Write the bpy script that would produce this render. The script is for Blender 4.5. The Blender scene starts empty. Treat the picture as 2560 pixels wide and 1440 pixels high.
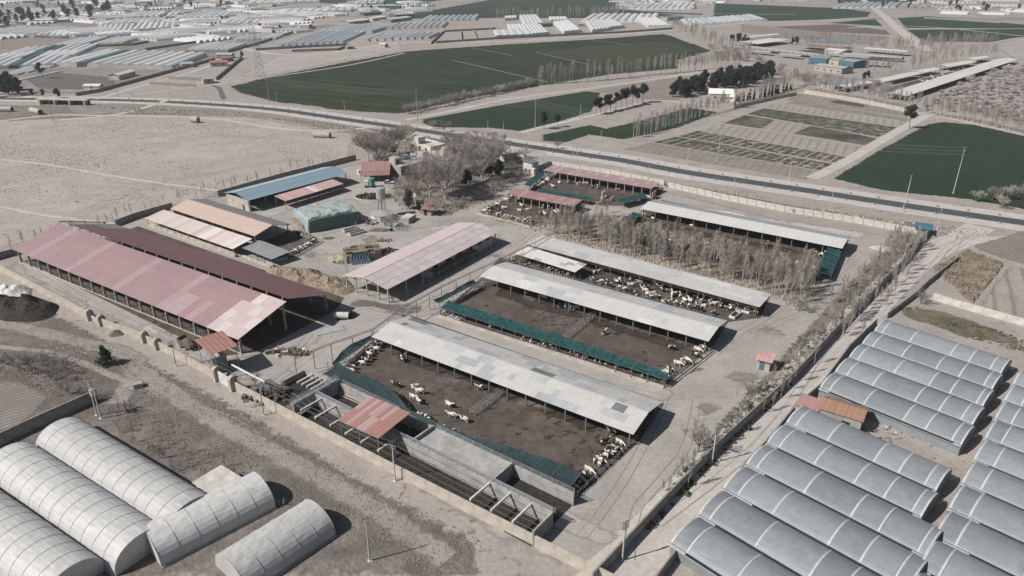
import bpy, bmesh, math, random
from mathutils import Vector, Matrix, noise
from mathutils.geometry import delaunay_2d_cdt
R = math.radians
random.seed(7)
S = bpy.context.scene
COL = S.collection

# ------------------------------------------------------------ camera, sky, sun
CAM_H, FOC, HOR = 85.0, 1800.0, -100.0           # metres, focal length and horizon row in a 2560 px wide frame
PITCH = math.atan((720 - HOR) / FOC)
cam = bpy.data.cameras.new('camera'); cam_o = bpy.data.objects.new('camera', cam); COL.objects.link(cam_o)
cam.sensor_width = 36; cam.lens = 36 * FOC / 2560; cam.clip_start = 1; cam.clip_end = 9000
cam_o.location = (0, 0, CAM_H); cam_o.rotation_euler = (math.pi / 2 - PITCH, 0, 0)
S.camera = cam_o
SUN_EL, SUN_AZ = 44.0, 249.0                      # the sun stands behind the left shoulder
W = bpy.data.worlds.new('World'); S.world = W; W.use_nodes = True
wn = W.node_tree; bg = wn.nodes['Background']
sky = wn.nodes.new('ShaderNodeTexSky'); sky.sky_type = 'NISHITA'; sky.sun_disc = False
sky.sun_elevation = R(SUN_EL); sky.sun_rotation = R(SUN_AZ); sky.air_density = 1.0; sky.dust_density = 2.0
wn.links.new(sky.outputs[0], bg.inputs[0]); bg.inputs[1].default_value = 0.05
sl = bpy.data.lights.new('sun', 'SUN'); sl.energy = 4.6; sl.angle = R(0.55); sl.color = (1.0, 0.97, 0.925)
so = bpy.data.objects.new('sun', sl); COL.objects.link(so)
sd = Vector((math.sin(R(SUN_AZ)) * math.cos(R(SUN_EL)), math.cos(R(SUN_AZ)) * math.cos(R(SUN_EL)), math.sin(R(SUN_EL))))
so.rotation_euler = sd.to_track_quat('Z', 'Y').to_euler(); so.location = sd * 400
S.view_settings.view_transform = 'Standard'; S.view_settings.look = 'None'
S.view_settings.gamma = 1.0; S.view_settings.use_curve_mapping = False; S.view_settings.exposure = 0.22
S.render.engine = 'CYCLES'
S.cycles.max_bounces = 5; S.cycles.diffuse_bounces = 2; S.cycles.glossy_bounces = 2; S.cycles.transmission_bounces = 3
S.cycles.transparent_max_bounces = 24; S.cycles.volume_bounces = 0; S.cycles.caustics_reflective = False

# ------------------------------------------------------------ helpers
def at(px, py, z=0.0):
    """where the sight line through a point of the photograph meets the level z"""
    u = (px - 1280) / FOC; v = (py - 720) / FOC
    dy = math.cos(PITCH) - v * math.sin(PITCH); dz = -math.sin(PITCH) - v * math.cos(PITCH)
    t = (z - CAM_H) / dz
    return Vector((u * t, dy * t, z))

def tag(o, label=None, cat=None, group=None, kind=None):
    if label: o['label'] = label
    if cat: o['category'] = cat
    if group: o['group'] = group
    if kind: o['kind'] = kind
    return o

def empty(name, loc, rz=0.0, label=None, cat=None, group=None):
    o = bpy.data.objects.new(name, None); COL.objects.link(o)
    o.location = loc; o.rotation_euler = (0, 0, rz); o.empty_display_size = 0.5
    return tag(o, label, cat, group)

def link(name, me, parent=None, loc=None, rot=None, scale=None):
    o = bpy.data.objects.new(name, me); COL.objects.link(o)
    if parent: o.parent = parent
    if loc is not None: o.location = loc
    if rot is not None: o.rotation_euler = rot
    if scale is not None: o.scale = scale if hasattr(scale, '__len__') else (scale,) * 3
    return o

def copy_tree(o, parent=None):
    c = o.copy(); COL.objects.link(c); c.parent = parent
    for ch in KIDS.get(o.name, o.children): copy_tree(ch, c)
    return c
KIDS = {}

class MB:
    """gathers simple shapes; build() links them as one mesh object"""
    def __init__(s): s.v = []; s.f = []; s.m = []; s.cur = 0
    def add(s, vs, fs):
        b = len(s.v); s.v += [tuple(p) for p in vs]
        s.f += [tuple(b + i for i in f) for f in fs]; s.m += [s.cur] * len(fs)
    def box(s, x0, x1, y0, y1, z0, z1):
        s.add([(x0,y0,z0),(x1,y0,z0),(x1,y1,z0),(x0,y1,z0),(x0,y0,z1),(x1,y0,z1),(x1,y1,z1),(x0,y1,z1)],
              [(0,3,2,1),(4,5,6,7),(0,1,5,4),(1,2,6,5),(2,3,7,6),(3,0,4,7)])
    def cbox(s, c, sx, sy, sz, rz=0.0):
        ca, sa = math.cos(rz), math.sin(rz)
        vs = []
        for z in (0, sz):
            for x, y in ((-sx/2,-sy/2),(sx/2,-sy/2),(sx/2,sy/2),(-sx/2,sy/2)):
                vs.append((c[0]+x*ca-y*sa, c[1]+x*sa+y*ca, c[2]+z))
        s.add(vs, [(0,3,2,1),(4,5,6,7),(0,1,5,4),(1,2,6,5),(2,3,7,6),(3,0,4,7)])
    def tube(s, p, q, r0, r1=None, n=4, caps=True):
        p = Vector(p); q = Vector(q); r1 = r0 if r1 is None else r1
        d = (q - p)
        if d.length < 1e-6: return
        d.normalize(); a = d.orthogonal().normalized(); b = d.cross(a)
        vs = []
        for c, r in ((p, r0), (q, r1)):
            for i in range(n):
                t = 2 * math.pi * (i + .5) / n
                vs.append(c + a * (r * math.cos(t)) + b * (r * math.sin(t)))
        fs = [(i, (i+1) % n, n + (i+1) % n, n + i) for i in range(n)]
        if caps: fs += [tuple(range(n))[::-1], tuple(range(n, 2*n))]
        s.add(vs, fs)
    def bar(s, p, q, w, h):
        """square bar from p to q, w wide (level), h high"""
        p = Vector(p); q = Vector(q); d = (q - p).normalized()
        a = d.cross(Vector((0,0,1)))
        a = a.normalized() if a.length > 1e-4 else Vector((1,0,0))
        b = a.cross(d)
        vs = []
        for c in (p, q):
            for x, y in ((-1,-1),(1,-1),(1,1),(-1,1)): vs.append(c + a*(x*w/2) + b*(y*h/2))
        s.add(vs, [(0,1,2,3)[::-1],(4,5,6,7),(0,1,5,4),(1,2,6,5),(2,3,7,6),(3,0,4,7)])
    def prism(s, poly, z0, z1):
        n = len(poly)
        s.add([(p[0],p[1],z0) for p in poly] + [(p[0],p[1],z1) for p in poly],
              [tuple(range(n))[::-1], tuple(range(n,2*n))] + [(i,(i+1)%n,n+(i+1)%n,n+i) for i in range(n)])
    def slab(s, a, b, c, d, t):
        """sheet a b c d (upper face, counter-clockwise from above) with thickness t"""
        up = [Vector(p) for p in (a,b,c,d)]; lo = [p - Vector((0,0,t)) for p in up]
        s.add(up + lo, [(0,1,2,3),(7,6,5,4),(0,4,5,1),(1,5,6,2),(2,6,7,3),(3,7,4,0)])
    def mesh(s, name, mats, smooth=False):
        me = bpy.data.meshes.new(name); me.from_pydata(s.v, [], s.f)
        for m in (mats if isinstance(mats, (list, tuple)) else [mats]): me.materials.append(m)
        if any(s.m): me.polygons.foreach_set('material_index', s.m)
        if smooth: me.polygons.foreach_set('use_smooth', [True] * len(s.f))
        me.update(); return me
    def build(s, name, mats, parent=None, loc=None, rot=None, smooth=False):
        return link(name, s.mesh(name, mats, smooth), parent, loc, rot)

# ------------------------------------------------------------ materials
def nd(t, kind, **kw):
    n = t.nodes.new('ShaderNode' + kind)
    for k, v in kw.items(): setattr(n, k, v)
    return n
def val(n, **kw):
    for k, v in kw.items(): n.inputs[k].default_value = v
    return n
def rgb(c): return (c[0], c[1], c[2], 1.0)
def new_mat(name):
    m = bpy.data.materials.new(name); m.use_nodes = True
    t = m.node_tree; p = t.nodes['Principled BSDF']; p.inputs['Specular IOR Level'].default_value = 0.25
    return m, t, p
def noise_fac(t, vec, scale, detail=3, lo=.35, hi=.65, rough=.55, dist=0.0):
    n = nd(t, 'TexNoise'); val(n, Scale=scale, Detail=detail, Roughness=rough, Distortion=dist)
    t.links.new(vec, n.inputs['Vector'])
    r = nd(t, 'MapRange'); r.inputs[1].default_value = lo; r.inputs[2].default_value = hi
    t.links.new(n.outputs['Fac'], r.inputs[0]); return r.outputs[0]
def mix(t, fac, a, b, blend='MIX'):
    n = nd(t, 'Mix', data_type='RGBA', blend_type=blend)
    for s, v in ((n.inputs[0], fac), (n.inputs[6], a), (n.inputs[7], b)):
        if isinstance(v, (float, int)): s.default_value = v
        elif isinstance(v, tuple): s.default_value = rgb(v)
        else: t.links.new(v, s)
    return n.outputs[2]
def math_n(t, op, a, b=0.0):
    n = nd(t, 'Math', operation=op)
    for s, v in ((n.inputs[0], a), (n.inputs[1], b)):
        if isinstance(v, (float, int)): s.default_value = v
        else: t.links.new(v, s)
    return n.outputs[0]

def paint(name, col, rough=.7, var=.12, scale=1.5, metal=0.0, bump=0.0, tint=False, spec=.25):
    """plain coated or bare stuff with a little uneven wear; tint: the colour comes from each piece"""
    m, t, p = new_mat(name); tc = nd(t, 'TexCoord')
    f = noise_fac(t, tc.outputs['Object'], scale, 4)
    base = rgb(col)
    if tint:
        oi = nd(t, 'ObjectInfo'); c = oi.outputs['Color']
    else: c = None
    dark = mix(t, 1.0, c if c else col, tuple([1 - var] * 3), 'MULTIPLY')
    lite = mix(t, 1.0, c if c else col, tuple([1 + var * .6] * 3), 'MULTIPLY')
    t.links.new(mix(t, f, dark, lite), p.inputs['Base Color'])
    val(p, Roughness=rough, Metallic=metal); p.inputs['Specular IOR Level'].default_value = spec
    if bump:
        b = nd(t, 'Bump'); b.inputs['Strength'].default_value = bump; b.inputs['Distance'].default_value = .05
        t.links.new(f, b.inputs['Height']); t.links.new(b.outputs[0], p.inputs['Normal'])
    return m

def earth(name, c1, c2, c3, big=.012, mid=.12, fine=1.2, edge=False, rows=None, bump=.5, speck=None, cut=.5, rowmix=.5, grey=.22, rowpow=1):
    """soil, gravel, mud or crop on the level: three tones at three sizes, optional rows (angle, spacing, colour)"""
    def dull(c):
        l = .3 * c[0] + .59 * c[1] + .11 * c[2]; return tuple(x + (l - x) * grey for x in c)
    c1, c2, c3 = dull(c1), dull(c2), dull(c3)
    m, t, p = new_mat(name); g = nd(t, 'NewGeometry'); v = g.outputs['Position']
    a = noise_fac(t, v, big, 4, .38, .62, dist=.6); b = noise_fac(t, v, mid, 5, .36, .64); c = noise_fac(t, v, fine, 4, .3, .7)
    col = mix(t, a, c1, c2); col = mix(t, math_n(t, 'MULTIPLY', b, .75), col, c3)
    col = mix(t, math_n(t, 'MULTIPLY', c, .55), col, mix(t, 1.0, col, (.62, .62, .62), 'MULTIPLY'))
    h = c
    if rows:
        mp = nd(t, 'Mapping'); mp.inputs['Rotation'].default_value = (0, 0, rows[0]); t.links.new(v, mp.inputs[0])
        w = nd(t, 'TexWave', wave_type='BANDS', bands_direction='X'); val(w, Scale=math.pi / 10 / rows[1], Distortion=1.2, Detail=2); w.inputs['Detail Scale'].default_value = .6
        t.links.new(mp.outputs[0], w.inputs[0])
        wf = math_n(t, 'POWER', w.outputs['Fac'], float(rowpow)); col = mix(t, math_n(t, 'MULTIPLY', wf, rowmix), col, rows[2]); h = math_n(t, 'ADD', w.outputs['Fac'], c)
    if speck:
        s = noise_fac(t, v, speck[0], 2, speck[1], speck[1] + .05)
        s = math_n(t, 'MULTIPLY', s, noise_fac(t, v, speck[0] * .07, 3, .42, .6))
        col = mix(t, s, col, speck[2])
    t.links.new(col, p.inputs['Base Color']); p.inputs['Roughness'].default_value = .95; p.inputs['Specular IOR Level'].default_value = .1
    bm_ = nd(t, 'Bump'); bm_.inputs['Strength'].default_value = bump; bm_.inputs['Distance'].default_value = .09
    t.links.new(h, bm_.inputs['Height']); t.links.new(bm_.outputs[0], p.inputs['Normal'])
    if edge:                                     # ragged border where this ground thins out into the next
        at_ = nd(t, 'Attribute'); at_.attribute_name = 'edge'
        e = math_n(t, 'ADD', at_.outputs['Fac'], math_n(t, 'MULTIPLY', math_n(t, 'SUBTRACT', noise_fac(t, v, .35, 5, .2, .8, .65), .5), .9))
        e2 = nd(t, 'MapRange'); e2.inputs[1].default_value = cut - .22; e2.inputs[2].default_value = cut + .22; t.links.new(e, e2.inputs[0])
        tr = nd(t, 'BsdfTransparent'); mx = nd(t, 'MixShader')
        t.links.new(e2.outputs[0], mx.inputs[0]); t.links.new(tr.outputs[0], mx.inputs[1]); t.links.new(p.outputs[0], mx.inputs[2])
        t.links.new(mx.outputs[0], t.nodes['Material Output'].inputs[0])
    return m

LEVEL = [0.0]
def lift(n=1):
    LEVEL[0] += .0005 * n; return LEVEL[0]

def set_edge(me, vals):
    a = me.attributes.new('edge', 'FLOAT', 'POINT'); a.data.foreach_set('value', vals)

def sheet(name, pts, m, rim=3.0, z=None, world=False):
    """a patch of ground given by points of the photograph; it thins out within rim metres of its border"""
    z = lift() if z is None else z
    P = [(Vector(p) if world else at(*p)).to_2d() for p in pts]
    n = len(P); area = abs(sum(P[i].x * P[(i+1) % n].y - P[(i+1) % n].x * P[i].y for i in range(n))) / 2
    st = max(rim * .9, math.sqrt(area) / 45)
    B = []
    for i in range(n):
        a, b_ = P[i], P[(i+1) % n]; k = max(1, int((b_ - a).length / (st * 2)))
        B += [a.lerp(b_, j / k) for j in range(k)]
    def dist(q):
        d = 1e9
        for i in range(n):
            a, b_ = P[i], P[(i+1) % n]; ab = b_ - a; t = max(0, min(1, (q - a).dot(ab) / max(ab.length_squared, 1e-9)))
            d = min(d, (a + ab * t - q).length)
        return d
    pts_ = list(B); x0 = min(p.x for p in P); x1 = max(p.x for p in P); y0 = min(p.y for p in P); y1 = max(p.y for p in P)
    x = x0 + st / 2
    while x < x1:
        y = y0 + st / 2
        while y < y1:
            q = Vector((x, y))
            if inside(q, P) and dist(q) > st * .35: pts_.append(q)
            y += st
        x += st
    r = delaunay_2d_cdt(pts_, [(i, (i+1) % len(B)) for i in range(len(B))], [], 1, 1e-5)
    me = bpy.data.meshes.new(name); V = r[0]
    F = []
    for f in r[2]:
        a, b_, c = (V[k] for k in f)
        F.append(tuple(f) if (b_ - a).cross(c - a) > 0 else tuple(f)[::-1])
    me.from_pydata([(v.x, v.y, z) for v in V], [], F); me.materials.append(m)
    set_edge(me, [min(1.0, dist(v) / rim) for v in V])
    return tag(link(name, me), kind='structure')

def inside(q, P):
    c = False; n = len(P); j = n - 1
    for i in range(n):
        if (P[i].y > q.y) != (P[j].y > q.y) and q.x < (P[j].x - P[i].x) * (q.y - P[i].y) / (P[j].y - P[i].y) + P[i].x: c = not c
        j = i
    return c

def smooth_line(P, step):
    """Catmull-Rom through P"""
    out = []
    n = len(P)
    for i in range(n - 1):
        p0 = P[max(i-1,0)]; p1 = P[i]; p2 = P[i+1]; p3 = P[min(i+2,n-1)]
        k = max(1, int((p2 - p1).length / step))
        for j in range(k):
            t = j / k
            out.append(.5 * ((2*p1) + (p2-p0)*t + (2*p0-5*p1+4*p2-p3)*t*t + (3*p1-p0-3*p2+p3)*t**3))
    out.append(P[-1]); return out

def strip(name, pts, width, m, rim=.25, z=None, off=0.0, step=8.0, world=False):
    """a road or track along points of the photograph; rim: share of the half width that thins out"""
    z = lift() if z is None else z
    P = [Vector(p) if world else at(*p) for p in pts]
    L = smooth_line(P, step); vs = []; vals = []; fs = []
    for i, p in enumerate(L):
        d = (L[min(i+1, len(L)-1)] - L[max(i-1, 0)]); d.z = 0; d.normalize(); n = Vector((-d.y, d.x, 0))
        h = width / 2
        for k, e in ((-1, 0), (-(1-rim), 1), (1-rim, 1), (1, 0)):
            q = p + n * (off + k*h); vs.append((q.x, q.y, z)); vals.append(float(e))
    for i in range(len(L) - 1):
        for k in range(3): fs.append((4*i+k, 4*i+4+k, 4*i+5+k, 4*i+k+1))
    me = bpy.data.meshes.new(name); me.from_pydata(vs, [], [f[::-1] for f in fs]); me.materials.append(m); set_edge(me, vals)
    return tag(link(name, me), kind='structure')
# ------------------------------------------------------------ the land
SAND = earth('sandy_soil', (.40,.345,.30), (.35,.30,.262), (.30,.258,.225), speck=(.55, .60, (.17,.14,.12)))
b = MB(); b.add([(-4500,-400,0),(4500,-400,0),(4500,6500,0),(-4500,6500,0)], [(0,1,2,3)])
tag(b.build('ground', SAND), kind='structure')

E_ = dict(edge=True)
M_far   = earth('far_land', (.33,.295,.26), (.25,.225,.20), (.36,.32,.285), big=.004, mid=.02, fine=.2, **E_)
M_plain = earth('bare_plain', (.44,.38,.335), (.385,.335,.295), (.34,.29,.255), big=.02, mid=.09, fine=.8, speck=(.42,.585,(.19,.155,.13)), **E_)
M_yard  = earth('yard_dirt', (.41,.365,.32), (.36,.325,.29), (.30,.27,.24), big=.03, mid=.14, fine=1.0, bump=.2, **E_)
M_conc  = earth('worn_concrete', (.43,.39,.345), (.38,.35,.315), (.33,.30,.27), big=.05, mid=.2, fine=1.5, bump=.1, **E_)
M_track = earth('dusty_track', (.53,.475,.43), (.48,.435,.39), (.43,.385,.345), big=.05, mid=.2, fine=1.0, bump=.2, **E_)
M_shoul = earth('gravel_shoulder', (.54,.49,.445), (.48,.435,.395), (.43,.385,.345), big=.05, mid=.25, fine=1.5, bump=.2, **E_)
M_weeds = earth('weedy_ground', (.22,.188,.155), (.29,.245,.205), (.155,.135,.108), big=.05, mid=.25, fine=1.0, bump=1.0, **E_)
M_waste = earth('waste_ground', (.175,.148,.126), (.255,.22,.19), (.115,.098,.083), big=.04, mid=.2, fine=1.3, bump=1.2, grey=.15, **E_)
M_bank  = earth('road_bank', (.26,.228,.20), (.31,.272,.24), (.21,.185,.162), big=.04, mid=.2, fine=.9, bump=1.2, **E_)
M_plots = earth('far_plot_soil', (.25,.22,.192), (.32,.285,.25), (.19,.168,.148), big=.012, mid=.05, fine=.3, **E_)
M_track2= earth('trodden_track', (.30,.262,.23), (.345,.305,.268), (.24,.21,.185), big=.05, mid=.22, fine=1.1, bump=.5, cut=.6, **E_)
M_dark  = earth('dark_damp_soil', (.15,.125,.108), (.19,.16,.14), (.115,.096,.084), big=.05, mid=.25, fine=1.0, **E_)
M_mud_shade   = earth('trampled_mud_and_barn_shade', (.112,.090,.074), (.145,.118,.098), (.072,.059,.050), big=.07, mid=.20, fine=.7, speck=(.7,.57,(.045,.037,.032)), bump=.9, grey=0)
M_green = earth('green_crop', (.029,.041,.022), (.043,.053,.029), (.021,.031,.017), big=.011, mid=.045, fine=.35, rows=(R(-62), 16.0, (.058,.068,.042)), rowmix=.38, rowpow=2, grey=0, **E_)
M_green2= earth('dark_green_crop', (.020,.037,.022), (.029,.047,.029), (.016,.030,.018), big=.014, mid=.05, fine=.5, rows=(R(-35), 3.6, (.045,.064,.043)), rowmix=.6, grey=0, **E_)
M_green3= earth('far_green_crop', (.036,.056,.040), (.045,.066,.046), (.030,.048,.034), big=.006, mid=.03, fine=.2, grey=0, **E_)
M_olive = earth('olive_crop', (.056,.062,.032), (.063,.068,.036), (.048,.055,.029), big=.01, mid=.05, fine=.6, **E_)
M_brown = earth('ploughed_soil', (.27,.222,.192), (.30,.25,.216), (.23,.19,.165), big=.02, mid=.1, fine=.8, rows=(R(28), 4.0, (.18,.15,.13)), rowmix=.7, rowpow=7, **E_)
M_beds  = earth('raked_beds', (.34,.285,.25), (.38,.325,.285), (.30,.25,.22), big=.03, mid=.15, fine=.9, rows=(R(28), 4.4, (.19,.158,.138)), rowmix=.85, rowpow=7, **E_)
M_veg   = earth('vegetable_rows', (.040,.050,.030), (.052,.058,.036), (.19,.165,.135), big=.04, mid=.22, fine=.9, speck=(.28,.56,(.30,.26,.22)), **E_)
M_veg2  = earth('patchy_vegetable_rows', (.055,.062,.042), (.20,.17,.14), (.075,.075,.052), big=.06, mid=.25, fine=.9, **E_)
M_pale  = earth('pale_green_rows', (.22,.215,.155), (.27,.25,.19), (.17,.165,.115), big=.03, mid=.2, fine=.9, **E_)
M_asph  = earth('asphalt', (.082,.085,.09), (.095,.097,.10), (.07,.073,.077), big=.05, mid=.3, fine=2.0, bump=.1, **E_)
M_dry   = earth('dry_reeds', (.20,.165,.125), (.25,.205,.155), (.14,.115,.085), big=.06, mid=.35, fine=1.4, bump=1.2, **E_)
M_furrow= earth('furrowed_soil', (.30,.262,.228), (.26,.228,.20), (.21,.185,.16), big=.03, mid=.2, fine=1.0, rows=(R(55), 1.25, (.155,.135,.118)), rowmix=.8, **E_)
M_grass = earth('thin_grass', (.10,.105,.062), (.15,.14,.09), (.20,.175,.135), big=.06, mid=.3, fine=1.2, bump=.9, cut=.62, **E_)

# --- wide tones
sheet('far_plain', [(-900,62),(600,50),(1200,40),(2560,60),(3600,70),(4200,-70),(-2200,-70)], M_far, 60)
sheet('open_plain', [(-260,330),(0,300),(330,285),(640,290),(900,335),(890,400),(840,412),(560,490),(330,548),(0,630),(-260,700)], M_plain, 7)
sheet('verge_ground', [(-300,262),(240,262),(560,276),(860,312),(1000,345),(960,352),(640,292),(330,288),(-300,320)], M_weeds, 5)
sheet('road_bank', [(150,262),(300,258),(560,268),(760,286),(960,325),(1000,346),(900,322),(760,306),(560,290),(330,284),(180,288)], M_bank, 4)
sheet('barren_field', [(590,190),(690,140),(1000,100),(1012,126),(850,154),(665,190)], M_plain, 5)
sheet('farmyard', [(0,668),(60,640),(300,560),(560,488),(880,412),(960,380),(1330,420),(1640,470),(1950,545),(2300,600),(2190,760),(1960,1010),(1700,1260),(1500,1460),(1300,1390),(900,1150),(560,960),(0,676)], M_yard, 2.5)
sheet('house_garden', [(905,410),(1040,330),(1330,385),(1330,430),(1230,500),(1130,540),(1000,520),(960,440)], M_weeds, 4)
sheet('left_waste_ground', [(-60,720),(120,765),(320,870),(560,990),(900,1185),(1180,1335),(1260,1460),(-100,1460),(-100,900)], M_waste, 4)
sheet('roadside_strip', [(1330,395),(1600,440),(2000,515),(2330,560),(2345,580),(2290,582),(1960,520),(1640,462),(1380,412)], M_weeds, 3)
sheet('tree_strip', [(2320,585),(2140,760),(1940,1000),(1760,1160),(1600,1330),(1640,1240),(1790,1060),(2000,830),(2130,690),(2230,600)], M_weeds, 2.5)
sheet('grove_floor', [(1200,540),(1560,535),(1640,560),(2070,690),(2010,790),(1920,735),(1400,598)], M_weeds, 3)
sheet('far_plots', [(-200,225),(60,236),(190,239),(400,187),(540,147),(760,84),(860,62),(600,50),(0,62),(-300,80)], M_plots, 14)
sheet('far_plots', [(-200,12),(500,8),(560,22),(300,60),(0,70),(-200,75)], M_plots, 20)
# --- fields
sheet('green_field', [(571,216),(665,192),(860,155),(1011,128),(1253,111),(1478,98),(1663,84),(1725,105),(1785,128),(1700,150),(1700,172),(1530,187),(1360,214),(1180,247),(1000,287),(850,277),(672,254),(591,233)], M_green, 3)
sheet('green_field', [(1325,130),(1480,112),(1640,100),(1712,108),(1768,127),(1700,147),(1600,160),(1500,163),(1400,148)], M_olive, 14)
sheet('green_field', [(1052,298),(1250,262),(1465,227),(1505,232),(1482,279),(1400,305),(1300,329),(1226,321),(1085,319),(1054,309)], M_green2, 2.5)
sheet('green_field', [(1350,337),(1475,311),(1522,322),(1470,340),(1418,357),(1354,354)], M_green2, 2.5)
sheet('green_field', [(1450,335),(1600,300),(1720,268),(1800,280),(1700,320),(1560,350)], M_green2, 3)
sheet('green_field', [(2076,446),(2197,373),(2318,309),(2358,304),(2439,312),(2560,339),(2800,390),(2900,590),(2700,548),(2420,500),(2200,476)], M_green2, 2)
sheet('ploughed_field', [(1472,226),(1710,190),(1850,178),(1900,190),(1760,225),(1700,250),(1630,250),(1505,232)], M_brown, 3)
# --- the striped plots
def lerp(a, b, t): return (a[0] + (b[0]-a[0])*t, a[1] + (b[1]-a[1])*t)
plots = [  # left-low, right-low, right-high, left-high, material
 ((1556,373),(2016,450),(2053,428),(1630,356), M_brown),
 ((1630,356),(2053,427),(2086,410),(1690,341), M_veg),
 ((1692,341),(2094,408),(2120,392),(1745,326), M_veg),
 ((1752,328),(2122,390),(2157,368),(1801,309), M_beds),
 ((1806,308),(1905,322),(1940,300),(1862,287), M_veg2),
 ((1905,322),(1980,334),(2030,312),(1945,300), M_beds),
 ((1980,334),(2165,364),(2195,346),(2030,312), M_veg2),
 ((1866,285),(2197,343),(2248,319),(1908,270), M_veg),
 ((1912,269),(2250,317),(2268,306),(1945,258), M_beds),
 ((1962,258),(2266,304),(2270,296),(1985,252), M_pale),
 ((1965,250),(2270,293),(2272,279),(1992,232), M_brown),
 ((2072,256),(2160,269),(2168,262),(2090,249), M_veg2)]
for a, b_, c, d, m in plots:
    sheet('crop_plot', [a, lerp(a,b_,.5), b_, c, lerp(d,c,.5), d], m, .9)
M_stain = earth('damp_stain', (.25,.222,.195), (.29,.26,.23), (.22,.195,.17), big=.06, mid=.3, fine=1.2, cut=.65, **E_)
M_line = earth('bed_ridge', (.42,.37,.32), (.38,.335,.295), (.35,.31,.27), **E_)
for a, b_, c, d, m in plots[1:3]:               # bare ridges that part the vegetable beds
    for k in range(1, 19):
        t = k / 19 + random.uniform(-.008, .008)
        p = lerp(a, b_, t); q = lerp(d, c, t)
        s_ = random.choice((0, .05, .3)); strip('bed_ridge', [lerp(p, q, s_), lerp(p, q, random.choice((.55, .8, 1.0)))], .8, M_line, .4, z=LEVEL[0]+.004)
for a, b_ in (((1630,356),(2053,427.5)), ((1692,341),(2094,408.5)), ((1748,327),(2122,391)), ((1801,309),(2165,366)), ((1864,286),(2197,343.5)), ((1910,270),(2250,318))):
    strip('bed_ridge', [a, b_], 1.6, M_line, .4, z=LEVEL[0]+.008)
lift(4)
# --- lines in the big field
for l in ([(1129,150),(1200,166),(1290,187),(1368,205)], [(1179,119),(1284,139)], [(1340,131),(1471,161)], [(1478,99),(1570,112)]):
    strip('field_bank', l, 1.5, M_line, .7, z=LEVEL[0])
lift()
# --- far fields and roads
for p, m in (([(930,52),(1250,-6),(1560,-4),(1540,20),(1700,38),(1560,46),(1250,45),(1000,48)], M_green3),
             ([(1780,42),(1784,8),(2100,20),(2180,30),(2172,43),(2010,52),(1860,54)], M_green3),
             ([(510,27),(560,20),(730,24),(720,34),(610,41)], M_green3), ([(700,0),(1000,-12),(1180,-10),(1010,16),(840,10)], M_green3),
             ([(2064,57),(2190,47),(2212,66)], M_green3), ([(2240,45),(2320,40),(2620,66),(2620,72),(2260,70)], M_green3),
             ([(2262,74),(2560,70),(2700,80),(2540,95),(2480,106),(2330,104),(2300,100)], M_green3),
             ([(1560,26),(1760,34),(1760,38),(1600,30)], M_green3), ([(2090,6),(2110,-4),(2330,0),(2150,16)], M_green3),
             ([(1935,66),(2100,60),(2220,76),(2230,88),(2100,82),(1960,76)], M_dark), ([(0,12),(200,10),(240,18),(0,27)], M_brown),
             ([(175,62),(330,46),(420,48),(260,70)], M_brown), ([(0,94),(110,92),(300,95),(60,122),(0,122)], M_brown),
             ([(1850,60),(1930,66),(2100,84),(2230,92),(2180,110),(1990,98),(1850,80)], M_brown),
             ([(2480,112),(2560,92),(2760,110),(2700,150),(2530,148)], M_plain),
             ([(60,200),(110,178),(300,192),(285,228),(90,222)], M_dark), ([(130,182),(340,165),(430,170),(300,192)], M_brown)):
    sheet('far_field', p, m, 5)
strip('far_road', [(2140,-14),(2200,32),(2250,76),(2320,128)], 16, M_track, .3)
for l, w in (([(1690,74),(1760,68),(1900,55),(2100,48),(2290,36),(2450,42)], 7), ([(430,72),(700,136),(1000,108),(1253,104),(1478,90),(1680,76)], 9), ([(520,30),(600,28),(700,60),(730,52)], 6),
             ([(2120,70),(2300,66),(2560,90)], 6), ([(850,20),(1020,12),(1210,-14)], 7), ([(1500,20),(1760,33),(1990,36)], 6), ([(2270,72),(2420,73),(2640,70)], 6)):
    strip('far_track', l, w, M_track, .4)
# --- the highway with its pale shoulders
HWY = [(-420,228),(-150,240),(0,246),(235,249),(403,254),(571,264),(706,276),(860,298),(951,311),(1052,326),(1186,346),(1320,366),(1455,386),(1556,401),(1705,429),(1868,454),(2036,479),(2204,505),(2372,530),(2560,557),(2900,606),(3400,680)]
strip('road_shoulder', HWY, 23, M_shoul, .12)
lift()
strip('road', HWY, 8.2, M_asph, .06)
M_white = paint('road_marking_white', (.62,.62,.60), .7)
strip('road_marking', HWY, .16, M_white, .01, off=3.7, z=LEVEL[0]+.006); strip('road_marking', HWY, .16, M_white, .01, off=-3.7, z=LEVEL[0]+.006)
lift(3)
strip('service_road', [(1015,300),(1140,275),(1270,248),(1465,222),(1710,187),(1880,160)], 4.5, M_track, .3)
strip('service_road', [(1300,332),(1400,308),(1560,270),(1640,252),(1760,262),(1800,262)], 5, M_track, .35)
strip('service_road', [(2030,446),(2120,400),(2240,330),(2330,282)], 7, M_track, .35)
strip('service_road', [(1975,228),(2150,254),(2290,280),(2440,310),(2600,345)], 4, M_track, .3)
strip('service_road', [(1345,376),(1330,392),(1332,415),(1334,440)], 11, M_conc, .2)
strip('dirt_road', [(2452,566),(2400,596),(2330,628),(2230,710),(2150,795),(2050,895),(1930,1018),(1800,1160),(1650,1320),(1480,1500)], 10.5, M_track, .2)
strip('dirt_road', [(2700,620),(2560,600),(2440,600),(2330,640)], 7, M_track, .35)
strip('plain_track', [(-200,330),(110,290),(250,289),(420,291),(560,300),(700,322),(830,327),(930,318)], 4.5, M_track, .35)
strip('plain_track', [(0,398),(140,415),(280,440),(430,462),(560,478)], 5, M_track, .8)
strip('plain_track', [(0,516),(120,540),(300,560)], 4, M_track, .8)
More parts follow.
